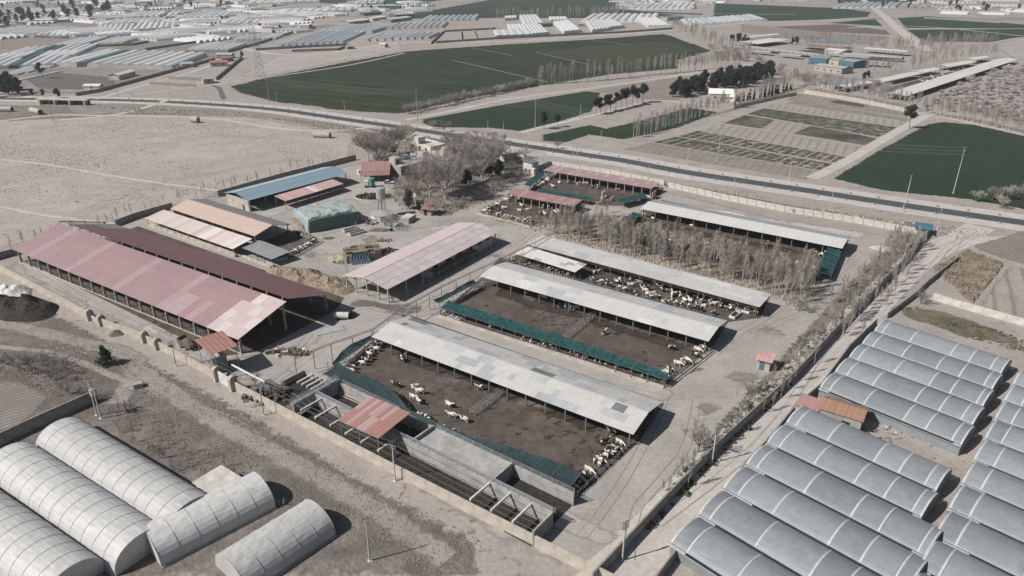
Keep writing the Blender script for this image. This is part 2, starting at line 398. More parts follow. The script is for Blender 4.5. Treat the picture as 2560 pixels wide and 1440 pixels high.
strip('plain_track', [(150,300),(300,285),(420,250)], 6, M_track, .5)
strip('ditch', [(520,212),(545,218),(555,236),(560,248)], 4, M_dark, .3)
strip('plain_track', [(240,248),(330,222),(480,180),(560,150)], 5, M_track, .5)
strip('plain_track', [(300,240),(480,219),(620,200),(860,165),(1010,133)], 3.5, M_track, .5)
# --- left foreground
strip('dirt_road', [(-40,800),(100,830),(220,860),(310,880),(345,905),(335,945),(290,1010)], 7.5, M_track2, .7)
strip('dirt_road', [(340,915),(430,985),(560,1065),(760,1170),(960,1290),(1120,1400)], 8, M_track2, .75)
strip('footpath', [(-20,866),(120,880),(200,905),(260,930),(320,955)], 3.2, M_track2, .7)
sheet('furrowed_field', [(-60,938),(60,950),(130,985),(120,1010),(60,1065),(-60,1100)], M_furrow, 2)
sheet('thin_grass', [(270,1060),(300,1030),(355,1040),(340,1085),(300,1100)], M_grass, 2); sheet('thin_grass', [(180,1010),(240,985),(250,1000),(190,1040)], M_grass, 2)
# --- inside the farm
sheet('concrete_lane', [(40,655),(90,640),(330,760),(560,870),(530,925),(400,860),(60,690)], M_conc, 2)
sheet('concrete_lane', [(1205,560),(1330,560),(1420,590),(1250,670),(1040,770),(990,800),(840,930),(770,955),(700,930),(830,800),(900,770),(985,758),(1270,615)], M_conc, 2)
sheet('feed_lane', [(985,785),(1080,780),(1660,962),(1700,985),(1660,1010),(1010,795)], M_conc, 1.5)
sheet('feed_lane', [(800,975),(830,960),(1400,1260),(1560,1340),(1520,1380),(1350,1310)], M_conc, 1.5)
sheet('paved_yard', [(700,585),(780,590),(905,560),(1000,575),(1190,545),(1240,560),(1150,560),(900,690),(860,690),(840,640),(780,640)], M_conc, 3)
sheet('paved_yard', [(620,510),(880,450),(960,430),(985,470),(960,500),(905,520),(880,500),(716,530),(640,560)], M_conc, 2)
sheet('wet_ground', [(880,740),(985,758),(1090,765),(1010,800),(930,770),(860,772)], M_dark, 2.5)
sheet('bank_of_sand', [(1700,506),(1800,515),(1900,540),(2180,580),(2170,605),(2110,596),(1900,552)], M_shoul, 4)
sheet('pale_spill', [(330,815),(380,800),(420,830),(400,850),(350,840)], M_shoul, 3)
sheet('reed_field', [(2330,670),(2420,625),(2510,660),(2430,760)], M_dry, 1.5)
sheet('reed_field', [(2420,615),(2560,575),(2640,590),(2640,680),(2510,650)], M_furrow, 2)
sheet('furrowed_field', [(2440,762),(2520,660),(2640,690),(2640,830),(2540,800)], M_beds, 2)
sheet('thin_grass', [(2230,770),(2330,765),(2440,800),(2560,850),(2560,880),(2400,840),(2260,800)], M_grass, 3)

# --- wheel tracks
M_rut = earth('wheel_track', (.35,.315,.28), (.385,.345,.31), (.31,.28,.25), big=.06, mid=.3, fine=1.2, edge=True, cut=.85)
M_rutl = earth('pale_wheel_track', (.50,.455,.41), (.46,.415,.37), (.43,.385,.345), big=.06, mid=.3, fine=1.2, edge=True, cut=.85)
def ruts(pts, n, spread, m, seed):
    n = max(1, n - 1); rr = random.Random(seed)
    for k in range(n):
        o_ = rr.uniform(-spread, spread); P = [at(*p) + Vector((rr.uniform(-2.2,2.2), rr.uniform(-2.2,2.2), 0)) for p in pts]; a_ = rr.randint(0, max(0, len(P) - 4)); P = P[a_:a_ + rr.randint(4, len(P))] if len(P) > 4 else P
        for s_ in (-.85, .85): strip('wheel_tracks', P, rr.uniform(.28, .5), m, .5, off=o_ + s_, step=6, world=True)
for i, (l, n, sp, m) in enumerate((([(830,925),(900,870),(960,820),(1010,780),(1100,720),(1240,640),(1330,580)], 4, 3, M_rut), ([(700,940),(780,870),(860,810),(960,790),(1060,790)], 3, 4, M_rut), ([(560,915),(420,840),(260,765),(90,680)], 3, 2.5, M_rut), ([(2440,575),(2330,625),(2230,710),(2150,795),(2050,895),(1930,1018),(1800,1160),(1650,1320)], 4, 3.5, M_rut),
    ([(2560,600),(2440,590),(2380,620),(2330,690)], 3, 3, M_rut), ([(1700,985),(1800,900),(1880,830),(1960,790),(2060,730),(2150,640)], 4, 4, M_rut), ([(1720,1000),(1650,1120),(1560,1260),(1500,1370)], 3, 3, M_rut), ([(-40,800),(100,830),(220,860),(310,880),(345,905),(335,945),(290,1010)], 3, 2, M_rut), ([(340,915),(430,985),(560,1065),(760,1170),(960,1290)], 3, 1.6, M_rut), ([(1010,800),(1200,850),(1400,905),(1660,980)], 2, 1.5, M_rut),
    ([(900,575),(1000,590),(1100,570),(1200,555),(1320,575)], 4, 5, M_rut), ([(700,590),(800,640),(860,690),(880,740)], 3, 4, M_rut), ([(1500,600),(1700,560),(1830,545),(2000,570),(2180,600)], 3, 3, M_rutl), ([(0,420),(200,455),(420,470),(560,490)], 3, 4, M_rutl), ([(60,360),(260,345),(460,340),(700,350),(860,380)], 3, 6, M_rutl), ([(120,560),(330,470),(560,420),(800,385)], 3, 6, M_rutl))): ruts(l, n, sp, m, i + 40)
for p, r_ in (((1330,740), 6), ((1480,880), 7), ((1120,960), 7), ((1350,1010), 8), ((1560,1060), 6), ((1700,920), 5)):
    c = at(*p); sheet('dung_patch', [c + Vector((r_*math.cos(a*.7854)*random.uniform(.6,1.3), r_*.7*math.sin(a*.7854)*random.uniform(.6,1.3), 0)) for a in range(8)], M_dark, r_*.5, z=LEVEL[0]+.03, world=True)
for p, r_ in (((1240,640), 5), ((1020,770), 7), ((930,600), 8), ((780,640), 6), ((640,900), 6), ((1930,830), 8), ((1850,940), 6), ((1760,1020), 5), ((2040,760), 6), ((430,830), 5)):
    c = at(*p); sheet('damp_stain', [c + Vector((r_*math.cos(a*.7854)*random.uniform(.6,1.4), r_*.7*math.sin(a*.7854)*random.uniform(.6,1.4), 0)) for a in range(8)], M_stain, r_*.6, world=True)
lift(3)
# ------------------------------------------------------------ farm buildings
def roof_mat(name, rib=.9, depth=.5, rough=.55, streak=.25):
    """ribbed sheet; every sheet brings its own colour; rain streaks run down the slope"""
    m, t, p = new_mat(name); tc = nd(t, 'TexCoord'); oi = nd(t, 'ObjectInfo'); g = nd(t, 'NewGeometry')
    mp = nd(t, 'Mapping'); mp.inputs['Scale'].default_value = (2.6, .22, 1); t.links.new(tc.outputs['Object'], mp.inputs[0])
    ad = nd(t, 'VectorMath', operation='ADD'); t.links.new(mp.outputs[0], ad.inputs[0])
    rv = nd(t, 'VectorMath', operation='SCALE'); t.links.new(oi.outputs['Location'], rv.inputs[0]); rv.inputs[3].default_value = .37; t.links.new(rv.outputs[0], ad.inputs[1])
    s = noise_fac(t, ad.outputs[0], 1.6, 5, .35, .68)
    f = noise_fac(t, g.outputs['Position'], .9, 4, .35, .7)
    c = mix(t, math_n(t, 'MULTIPLY', s, streak), oi.outputs['Color'], mix(t, 1.0, oi.outputs['Color'], (.60,.58,.56), 'MULTIPLY'))
    c = mix(t, math_n(t, 'MULTIPLY', f, .22), c, mix(t, 1.0, oi.outputs['Color'], (1.3,1.3,1.3), 'MULTIPLY'))
    t.links.new(c, p.inputs['Base Color']); p.inputs['Roughness'].default_value = rough
    w = nd(t, 'TexWave', wave_type='BANDS', bands_direction='X', wave_profile='SIN'); val(w, Scale=math.pi / 10 / rib, Distortion=0)
    t.links.new(tc.outputs['Object'], w.inputs[0])
    bm_ = nd(t, 'Bump'); bm_.inputs['Strength'].default_value = depth; bm_.inputs['Distance'].default_value = .06
    t.links.new(w.outputs['Fac'], bm_.inputs['Height']); t.links.new(bm_.outputs[0], p.inputs['Normal'])
    return m
M_sheet = roof_mat('cement_sheet', .42, .7, .8, .34)
M_tin = roof_mat('painted_tin', 1.0, .7, .55, .24)
M_steel = paint('grey_steel', (.16,.165,.17), .55, .2)
M_lightsteel = paint('galvanised_pipe', (.42,.43,.44), .45, .15, metal=.3)
M_wood = paint('dark_timber', (.12,.095,.075), .85, .3)
M_wallgrey = paint('grey_render', (.33,.32,.30), .9, .2, .6)
M_wallwarm = paint('beige_render', (.43,.385,.33), .9, .2, .5)
M_wallwhite = paint('white_render', (.55,.53,.50), .9, .18, .5)
M_brickwall = paint('grey_block', (.26,.25,.235), .95, .25, .8)
M_black = paint('black_silage_and_pit_shade', (.035,.030,.027), .9, .4, 1.2, bump=.8)
M_hole = paint('dark_window', (.03,.034,.038), .3, .1)
M_rust = paint('rusty_pipe', (.17,.115,.085), .8, .3, 2)

PANELS = {}
def panel_mesh(w, l, m, t=.035):
    k = (round(w, 3), round(l, 3), m.name)
    if k not in PANELS:
        b = MB(); b.box(0, w, 0, l, 0, t); PANELS[k] = b.mesh('roof_panel', m)
    return PANELS[k]

def slope(root, x0, x1, y0, z0, y1, z1, nx, ny, m, colour):
    """sheets nx by ny from the eave (y0, z0) up to (y1, z1); lower edges ride over the row below"""
    l = math.hypot(y1 - y0, z1 - z0); w = (x1 - x0) / nx; h = l / ny
    flip = y1 < y0
    a = math.atan2(z1 - z0, abs(y1 - y0)); lap = .14
    me = panel_mesh(w - .012, h + lap, m)
    for j in range(ny):
        s = j * h - lap if j else 0
        for i in range(nx):
            o = bpy.data.objects.new('roof_panel', me); COL.objects.link(o); o.parent = root
            y = y0 + (s * math.cos(a)) * (-1 if flip else 1); z = z0 + s * math.sin(a) + (.045 if j else .0)
            dip = a - (.045 / (h + lap) if j else 0)
            if flip: o.location = (x0 + (i+1) * w - .006, y, z); o.rotation_euler = (dip, 0, math.pi)
            else: o.location = (x0 + i * w + .006, y, z); o.rotation_euler = (dip, 0, 0)
            c = colour(i, j, i / nx, j / ny); o.color = (c[0], c[1], c[2], 1)

def vary(c, d=.05):
    k = 1 + random.uniform(-d, d); return tuple(max(0, x * k + random.uniform(-d, d) * .1) for x in c)

def patched(base, alts, cells=.09, run=4, seed=0):
    """old sheets in one tone, with runs of replaced sheets in other tones"""
    rr = random.Random(seed); state = {}
    def f(i, j, u, v):
        r = state.get(j)
        if r and r[0] > 0: r[0] -= 1; c = r[1]
        elif rr.random() < cells: state[j] = [rr.randint(0, run), rr.choice(alts)]; c = state[j][1]
        else: c = base
        if c is not base and c[0] > .2: c = tuple(b_ + (x - b_) * .95 for b_, x in zip(base, (c[0] * .9, c[1] * .9, c[2] * .9)))
        return vary(c, .03)
    return f

def post_parts(root, pts, z, w, m, name='column', z0=0.0):
    for (x, y) in pts:
        b = MB(); b.box(-w/2, w/2, -w/2, w/2, z0, z if not hasattr(z, '__call__') else z(y))
        b.build(name, m, root, (x, y, 0))

def frame_of(A, B, z):
    a = at(*A, z); b = at(*B, z); d = b - a
    return Vector((a.x, a.y, 0)), math.atan2(d.y, d.x), d.length

def beam(root, name, m, *bars):
    b = MB()
    for p, q, w, h in bars: b.bar(p, q, w, h)
    return b.build(name, m, root)

G_old = (.455,.445,.43); G_blue = (.33,.345,.36); G_dark = (.17,.168,.165); G_light = (.56,.55,.53); G_mid = (.38,.382,.385)

def gable_shed(name, label, A, B, ze, zr, wid, nx, ny, m, near, far, cols, colw=.22, colm=None, cat='barn', yr=None, lip=0.0, group=None):
    o, rz, L = frame_of(A, B, ze)
    root = empty(name, o, rz, label, cat, group); yr = wid / 2 if yr is None else yr
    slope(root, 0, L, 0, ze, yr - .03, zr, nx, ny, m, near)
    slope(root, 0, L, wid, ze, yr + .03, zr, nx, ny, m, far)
    n = len(cols) if hasattr(cols, '__len__') else cols
    xs = [1.0 + (L - 2.0) * i / (n - 1) for i in range(n)]
    cm = colm or M_steel
    for x in xs:
        for y in (.7, wid - .7):
            b = MB(); b.box(-colw/2, colw/2, -colw/2, colw/2, 0, ze + .05); b.build('column', cm, root, (x, y, 0))
        b = MB(); b.bar((x, .3, ze - .02), (x, yr, zr - .16), .14, .2); b.bar((x, yr, zr - .16), (x, wid - .3, ze - .02), .14, .2); b.bar((x, .7, ze - .15), (x, wid - .7, ze - .15), .1, .12)
        b.build('rafter', cm, root)
    beam(root, 'eave_beam', cm, ((.1, .7, ze - .1), (L - .1, .7, ze - .1), .12, .16), ((.1, wid - .7, ze - .1), (L - .1, wid - .7, ze - .1), .12, .16))
    if lip:
        b = MB(); b.bar((0, yr, zr + .05), (L, yr, zr + .05), .5, .05); b.build('ridge_cap', m, root).color = (*vary(near(0,0,0,0), .02), 1)
    return root, L

GRP = None
b1, L1 = gable_shed('cattle_barn', 'long grey patched sheet barn nearest the front, its gable end by the bushy tree', (928,842), (1583,1087), 3.5, 4.75, 13.2, 49, 3, M_sheet,
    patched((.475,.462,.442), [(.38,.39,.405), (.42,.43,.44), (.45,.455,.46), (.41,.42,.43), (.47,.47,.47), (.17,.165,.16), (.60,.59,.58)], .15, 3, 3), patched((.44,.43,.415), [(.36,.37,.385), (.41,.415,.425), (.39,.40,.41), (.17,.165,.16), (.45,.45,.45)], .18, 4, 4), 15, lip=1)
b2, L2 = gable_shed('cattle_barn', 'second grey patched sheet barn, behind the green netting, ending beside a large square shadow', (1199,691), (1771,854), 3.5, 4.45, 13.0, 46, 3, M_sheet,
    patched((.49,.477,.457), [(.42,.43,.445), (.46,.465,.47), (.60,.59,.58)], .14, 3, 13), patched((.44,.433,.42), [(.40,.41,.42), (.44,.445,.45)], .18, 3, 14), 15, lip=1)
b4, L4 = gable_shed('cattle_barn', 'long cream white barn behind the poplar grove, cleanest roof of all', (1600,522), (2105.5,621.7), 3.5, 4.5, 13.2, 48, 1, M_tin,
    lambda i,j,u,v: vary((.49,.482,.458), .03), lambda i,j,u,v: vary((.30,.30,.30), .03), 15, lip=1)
# third grey barn: one broad shallow slope, with a lower pale patched lean-to in front
o, rz, L3 = frame_of((1317,611), (1899,768), 3.5)
b3 = empty('cattle_barn', o, rz, 'grey shallow roofed barn between the crowded cow yard and the poplar grove', 'barn')
slope(b3, 0, L3, 0, 3.5, 8.5, 4.0, 42, 4, M_sheet, patched((.455,.445,.428), [(.44,.445,.455), (.47,.47,.475), (.41,.415,.425), (.56,.55,.535)], .16, 6, 23))
for i in range(16):
    x = 1 + (L3 - 2) * i / 15
    for y, zz in ((.6, 3.5), (7.9, 3.9)):
        b = MB(); b.box(-.09, .09, -.09, .09, 0, zz); b.build('column', M_steel, b3, (x, y, 0))
    b = MB(); b.bar((x, -.6, 3.36), (x, 8.2, 3.84), .12, .16); b.bar((x, -.5, 3.05), (x, .6, 3.35), .07, .07); b.build('rafter', M_rust, b3)
beam(b3, 'eave_beam', M_rust, ((.1, .1, 3.34), (L3 - .1, .1, 3.34), .1, .14), ((.1, 7.9, 3.72), (L3 - .1, 7.9, 3.72), .1, .14), ((.1, -.5, 3.03), (L3-.1, -.5, 3.03), .06, .06))
o, rz, L = frame_of((1287,634), (1437,681), 2.9)
ln = empty('calf_shed', o, rz, 'low pale lean-to roof dotted with small dark patches above a row of calf stalls', 'shed')
slope(ln, 0, L, 0, 2.9, 6.2, 3.45, 16, 4, M_sheet, patched((.56,.545,.51), [(.36,.345,.31), (.62,.60,.57), (.42,.40,.365)], .2, 1, 31))
for i in range(9):
    post_parts(ln, [(.3 + (L-.6)*i/8, .3)], 2.85, .12, M_wood); post_parts(ln, [(.3 + (L-.6)*i/8, 5.9)], 3.35, .12, M_wood)
for i in range(22):                                                     # the stalls
    b = MB(); x = .2 + (L - .4) * i / 21; b.bar((x, -.6, 1.0), (x, 2.2, 1.0), .05, .05); b.bar((x, -.6, .5), (x, 2.2, .5), .05, .05); b.bar((x, -.6, 0), (x, -.6, 1.3), .06, .06); b.tube((x, -.6, 1.0), (x+.5, -.9, .75), .06, .02); b.build('stall_rail', M_lightsteel, ln)

# the big red barn: front slope, raised rear slope
o, rz, LR = frame_of((28.6,622.8), (594.8,849.6), 4.5)
rb = empty('long_barn', o, rz, 'very long barn with faded red roof in two offset slopes, left of the farm', 'barn')
def redfront(i, j, u, v):
    c = (.295,.20,.203)
    if u > .885 and not (j == 3 and u < .91): c = (.47,.385,.375) if (i + j) % 3 else (.53,.46,.44)
    elif .70 < u < .76 and j < 2: c = (.36,.27,.27)
    elif .78 < u < .83 and j < 2: c = (.35,.25,.252)
    elif i in (3, 10, 18, 25): c = (.33,.245,.248)
    elif j == 3: c = (.285,.192,.195)
    return vary(c, .03)
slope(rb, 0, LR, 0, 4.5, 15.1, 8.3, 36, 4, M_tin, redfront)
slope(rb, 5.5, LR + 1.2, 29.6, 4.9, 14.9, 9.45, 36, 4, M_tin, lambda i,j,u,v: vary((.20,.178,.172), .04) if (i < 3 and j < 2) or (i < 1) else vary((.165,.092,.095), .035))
for i in range(19):
    x = 1.2 + (LR - 2.4) * i / 18
    for y, zz in ((1.2, 4.75), (14.7, 8.1), (28.4, 5.15)):
        b = MB(); b.box(-.18, .18, -.28, .28, 0, zz); b.build('column', M_wallgrey, rb, (x, y, 0))
    b = MB(); b.bar((x, .2, 4.42), (x, 14.7, 8.07), .16, .3); b.bar((x, 15.0, 9.2), (x, 29.3, 4.82), .16, .3); b.build('rafter', M_steel, rb)
    b = MB(); b.box(-.09, .09, -.09, .09, 8.1, 9.35); b.build('clerestory_post', M_wallwarm, rb, (x, 14.95, 0))
beam(rb, 'kerb', M_wallwarm, ((.6, .75, .12), (LR - .6, .75, .12), .3, .24))
for i in range(18):
    x0 = 1.4 + (LR - 2.4) * i / 18; x1 = x0 + (LR - 2.4) / 18 - .4
    b = MB()
    for z in (.55, .95, 1.35): b.bar((x0, 1.25, z), (x1, 1.25, z), .06, .06)
    for k in range(1, 5): b.bar((x0 + (x1-x0)*k/5, 1.25, .2), (x0 + (x1-x0)*k/5 + .25, 1.25, 1.4), .05, .05)
    b.build('feed_rail', M_steel, rb)
beam(rb, 'back_rail', M_steel, ((1.2, 28.4, 1.0), (LR - 1.2, 28.4, 1.0), .07, .07), ((1.2, 28.4, .6), (LR - 1.2, 28.4, .6), .07, .07))

# pink roofed hall in the middle
pk, LP = gable_shed('milking_hall', 'gabled hall with faded pink tin roof and white walls in the middle of the farm', (967.6,724.6), (1246.5,580), 4.4, 6.0, 16.8, 27, 3, M_tin,
    lambda i,j,u,v: vary((.47,.40,.395) if random.random() < .7 else (.51,.455,.45), .03), lambda i,j,u,v: vary((.49,.41,.405), .03), 8, .34, M_wallwarm, 'hall', lip=1)
b = MB(); b.box(20, LP - 1.2, 1.6, 1.9, 0, 4.3); b.box(20, 20.3, 1.9, 15, 0, 4.3); b.box(20.3, LP - 1.2, 14.7, 15, 0, 4.3); b.box(LP - 1.5, LP - 1.2, 1.9, 14.7, 0, 4.9); b.build('wall', M_wallwhite, pk)
for x in (21.5, 27.5, 33, 38.5, 44, 48.6):
    b = MB(); b.box(0, 2.7, 0, .06, 2.6, 3.9); w_ = b.build('window', M_hole, pk, (x, 1.55, 0))
    b = MB(); b.bar((-.05, 0, 2.55), (2.75, 0, 2.55), .12, .08); b.bar((.9, 0, 2.6), (.9, 0, 3.9), .06, .05); b.bar((1.8, 0, 2.6), (1.8, 0, 3.9), .06, .05); b.build('window_frame', M_steel, w_)
b = MB(); b.slab((19.5,-1.0,2.2), (41,-1.0,2.2), (41,1.5,2.6), (19.5,1.5,2.6), .06); b.build('canopy', M_rust, pk)
for k in range(6): post_parts(pk, [(20 + 4.1*k, -.8)], 2.2, .12, M_steel, 'canopy_post')
b = MB(); b.box(22, 23.2, 1.53, 1.59, 0, 2.1); b.box(30, 31.4, 1.53, 1.59, 0, 2.1); b.box(37, 38.2, 1.53, 1.59, 0, 2.1); b.build('door', M_hole, pk)
for y in (4.2, 8.4, 12.6): post_parts(pk, [(1.0, y)], 4.9 if y != 8.4 else 5.8, .3, M_wallwarm)
for z in (.5, .9, 1.3):
    beam(pk, 'pen_rail', M_lightsteel, ((1, -.2, z), (1, 17, z), .07, .07), ((1, -.2, z), (10, -.2, z), .07, .07))
beam(pk, 'pen_rail', M_wood, ((1, 1, 1.5), (8, 8, .3), .1, .1))

# tan barn with lean-to
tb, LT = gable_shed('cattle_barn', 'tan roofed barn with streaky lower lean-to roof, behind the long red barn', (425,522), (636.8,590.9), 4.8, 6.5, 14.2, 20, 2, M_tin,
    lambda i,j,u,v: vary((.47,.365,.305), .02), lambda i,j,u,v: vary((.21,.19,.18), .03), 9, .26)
slope(tb, -3, LT - .4, -8.2, 2.9, -.9, 4.1, 24, 1, M_tin, lambda i,j,u,v: vary(random.choice(((.50,.415,.375), (.54,.50,.455), (.47,.37,.34), (.52,.46,.42))) if i < 15 else random.choice(((.52,.40,.38), (.60,.56,.53), (.58,.47,.45))), .03))
for k in range(9): post_parts(tb, [(-2.5 + (LT+1.5)*k/8, -7.6)], 2.85, .2, M_wallgrey, 'lean_to_post')
b = MB(); b.box(-3, LT - .5, -7.7, -7.45, 0, 1.5); b.build('low_wall', M_wallwarm, tb)
b = MB(); b.box(-.3, 0, 1.2, 13, 0, 4.6); b.build('end_wall', M_wallgrey, tb)
for k in range(8):
    b = MB(); b.box(0, .5, -.03, 0, .9, 1.3); b.build('vent_hole', M_hole, tb, (-2 + k*4, -7.705, 0))
beam(tb, 'gable_trim', M_wallwarm, ((LT + .06, -.2, 4.82), (LT + .06, 7.1, 6.55), .1, .2), ((LT + .06, 7.1, 6.55), (LT + .06, 14.4, 4.82), .1, .2), ((.0, 7.1, 6.62), (LT, 7.1, 6.62), .3, .05))
o, rz, L = frame_of((608,616), (689,648), 2.5)
ex = empty('feeding_shelter', o, rz, 'low dark grey sheet shelter joined to the front of the tan barn', 'shelter')
slope(ex, 0, 16.5, -1, 2.5, 6, 2.95, 11, 3, M_sheet, lambda i,j,u,v: vary((.24,.243,.25), .07))
for k in range(5): post_parts(ex, [(.4 + 15.6*k/4, -.6)], 2.5, .14, M_wood); post_parts(ex, [(.4 + 15.6*k/4, 5.6)], 2.9, .14, M_wood)
b = MB(); b.box(0, 16.4, -1.9, -1.3, 0, .5); b.build('trough', M_wallwarm, ex)
b = MB(); b.box(13, 16.6, -.9, -.7, 0, 1.2); b.build('low_wall', M_wallwarm, ex)

# blue hall
bl, LB = gable_shed('blue_hall', 'open hall with pale blue tin roof and a beige end wall', (620,502), (871,433.4), 4.6, 6.2, 16.0, 16, 2, M_tin,
    lambda i,j,u,v: vary((.205,.285,.335), .02), lambda i,j,u,v: vary((.30,.375,.42), .02), 8, .3, None, 'hall', lip=1)
b = MB(); b.box(.6, .9, 1, 15.2, 0, 4.0); b.build('end_wall', M_wallwarm, bl)
b = MB(); b.box(.9, LB - 12, 14.9, 15.2, 0, 4.2); b.build('rear_wall', M_wallgrey, bl)
b = MB(); b.box(.5, .6, 4, 5, 0, 2.0); b.build('door', M_hole, bl)
beam(bl, 'gable_trim', M_wallwhite, ((.55, .2, 4.2), (.55, 15.2, 4.2), .15, .25))
o, rz, L = frame_of((713,503), (859,459.4), 3.3)
lt = empty('lean_to', o, rz, 'faded pink tin lean-to roof in front of the blue hall, one pale stripe across', 'shed')
slope(lt, 0, L, 0, 3.3, 6.3, 4.1, 14, 1, M_tin, lambda i,j,u,v: vary((.62,.56,.53) if i == 7 else random.choice(((.50,.33,.32), (.53,.38,.365), (.47,.31,.30))), .03))
for k in range(6): post_parts(lt, [(.2 + (L-.4)*k/5, .2)], 3.25, .2, M_wallgrey); post_parts(lt, [(.2 + (L-.4)*k/5, 6)], 4.0, .2, M_steel)
beam(lt, 'eave_beam', M_steel, ((0, .2, 3.2), (L, .2, 3.2), .1, .14))

# the two red yard roofs
for lab, A, B, wd, zz, n, c, nc in (('long dull red single pitch roof over the farthest cow yard beside the highway', (1358,426), (1629,472), 8.0, (3.4, 4.1), 30, (.30,.215,.21), 14),
                                ('shorter bright red single pitch roof over the cow yard behind the pink hall', (1265,485.5), (1434,516.7), 7.1, (3.4, 4.0), 18, (.285,.178,.173), 9)):
    o, rz, L = frame_of(A, B, zz[0])
    yr_ = empty('yard_roof', o, rz, lab, 'shelter', 'red roofs over the far cow yards')
    slope(yr_, 0, L, 0, zz[0], wd, zz[1], n, 2, M_tin, lambda i,j,u,v: vary(c if random.random() < .8 else tuple(x*1.25 for x in c), .04))
    for k in range(nc): 
        x = .5 + (L - 1) * k / (nc - 1)
        post_parts(yr_, [(x, .5)], zz[0], .26, M_wallgrey); post_parts(yr_, [(x, wd - .4)], zz[1] - .1, .26, M_wallgrey)
        beam(yr_, 'rafter', M_steel, ((x, .1, zz[0] - .08), (x, wd - .1, zz[1] - .08), .1, .15))
    b = MB(); b.box(.3, L - .3, wd - .25, wd - .05, 0, 2.0 if nc > 10 else 3.8); b.build('back_wall', M_wallgrey, yr_)

# red roofed workshop at the head of the yard
pr = [at(887,400,3.5), at(968,438.5,3.3), at(912,440,2.9), at(868,406,3.0)]
o = at(915,440,0); rz = math.atan2((pr[1]-pr[0]).y, (pr[1]-pr[0]).x)
ws = empty('workshop', o, 0, 'dusty red tin roof on posts in front of the tall bare plane trees', 'shed')
o2, rz2, L = frame_of((905,440), (968,438), 2.9); ws.location = o2; ws.rotation_euler[2] = rz2
slope(ws, -1, L + 1, 0, 2.9, 17, 4.6, 8, 3, M_tin, lambda i,j,u,v: vary((.265,.16,.152) if j < 1 else (.30,.19,.178), .06))
for k in range(4):
    for y, zz in ((.4, 2.9), (16.4, 4.4)): post_parts(ws, [(-.5 + (L+1)*k/3, y)], zz, .16, M_steel)
b = MB(); b.box(0, L, 9, 9.25, 0, 3.6); b.box(-.3, 0, 9, 16, 0, 3.6); b.build('wall', M_wallgrey, ws)
# ------------------------------------------------------------ cow yards: floors, kerbs, rails, netting
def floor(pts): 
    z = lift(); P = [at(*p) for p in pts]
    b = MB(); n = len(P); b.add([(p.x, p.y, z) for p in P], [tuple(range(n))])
    o = tag(b.build('pen_floor', M_mud_shade), kind='structure')
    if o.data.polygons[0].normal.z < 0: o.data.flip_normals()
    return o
lift(3)
floor([(812,962),(940,842),(985,800),(1030,790),(1660,1010),(1600,1100),(1444,1243)])
floor([(1098,788),(1205,693),(1250,644),(1820,805),(1785,862),(1662,966)])
floor([(1245,652),(1290,640),(1375,596),(1925,742),(1900,795),(1812,806)])
floor([(1546,582),(1604,528),(1655,500),(2122,600),(2105,632),(2062,694)])
floor([(1322,477),(1378,428),(1660,470),(1640,500),(1560,517),(1500,514),(1342,488)])
floor([(1198,535),(1276,492),(1292,478),(1466,508),(1436,545),(1328,567)])
floor([(60,652),(120,640),(250,600),(345,566),(860,745),(840,775),(720,840),(640,880),(560,890),(500,868)])  # dark floor under the red barn, its colour deepens the shade there
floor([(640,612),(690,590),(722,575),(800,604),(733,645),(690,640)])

M_damp = earth('wet_mud', (.058,.048,.041), (.075,.062,.053), (.045,.038,.033), big=.08, mid=.25, fine=.9, edge=True, bump=.8, grey=0)
for p in ([(985,858),(1100,872),(1230,930),(1330,975),(1480,1040),(1570,1082),(1500,1098),(1380,1058),(1260,1005),(1130,952),(1040,930),(985,900)], [(1215,700),(1330,735),(1500,790),(1640,835),(1760,868),(1700,890),(1560,842),(1440,805),(1320,775),(1225,740)], [(1285,655),(1450,680),(1560,700),(1900,785),(1880,800),(1700,752),(1500,705)], [(1610,545),(1800,585),(2090,640),(2080,655),(1850,615),(1640,572)]): sheet('wet_mud', p, M_damp, 3.5)
for k in range(46):
    a, b_, c, d = random.choice((((830,960),(980,860),(1560,1090),(1440,1225)), ((1110,785),(1215,705),(1770,860),(1655,955)))); u, v = random.random(), random.random()
    q = lerp(lerp(a, d, u), lerp(b_, c, u), v); r_ = random.uniform(.4, 1.6); q = at(*q); sheet('mud_patch', [q + Vector((r_*math.cos(j)*random.uniform(.6,1.5), r_*math.sin(j)*random.uniform(.5,1.2), 0)) for j in (0,1.05,2.1,3.14,4.2,5.2)], M_damp, r_*.6, world=True)
M_net = paint('green_shade_net', (.017,.064,.063), .75, .4, 1.2, spec=.2)
M_netdark = paint('dark_shade_net', (.026,.045,.050), .75, .25, 1.2, spec=.2)
M_rail = paint('pen_pipe', (.20,.20,.20), .5, .25, metal=.2)
M_post = paint('pale_concrete_post', (.42,.40,.37), .9, .15)

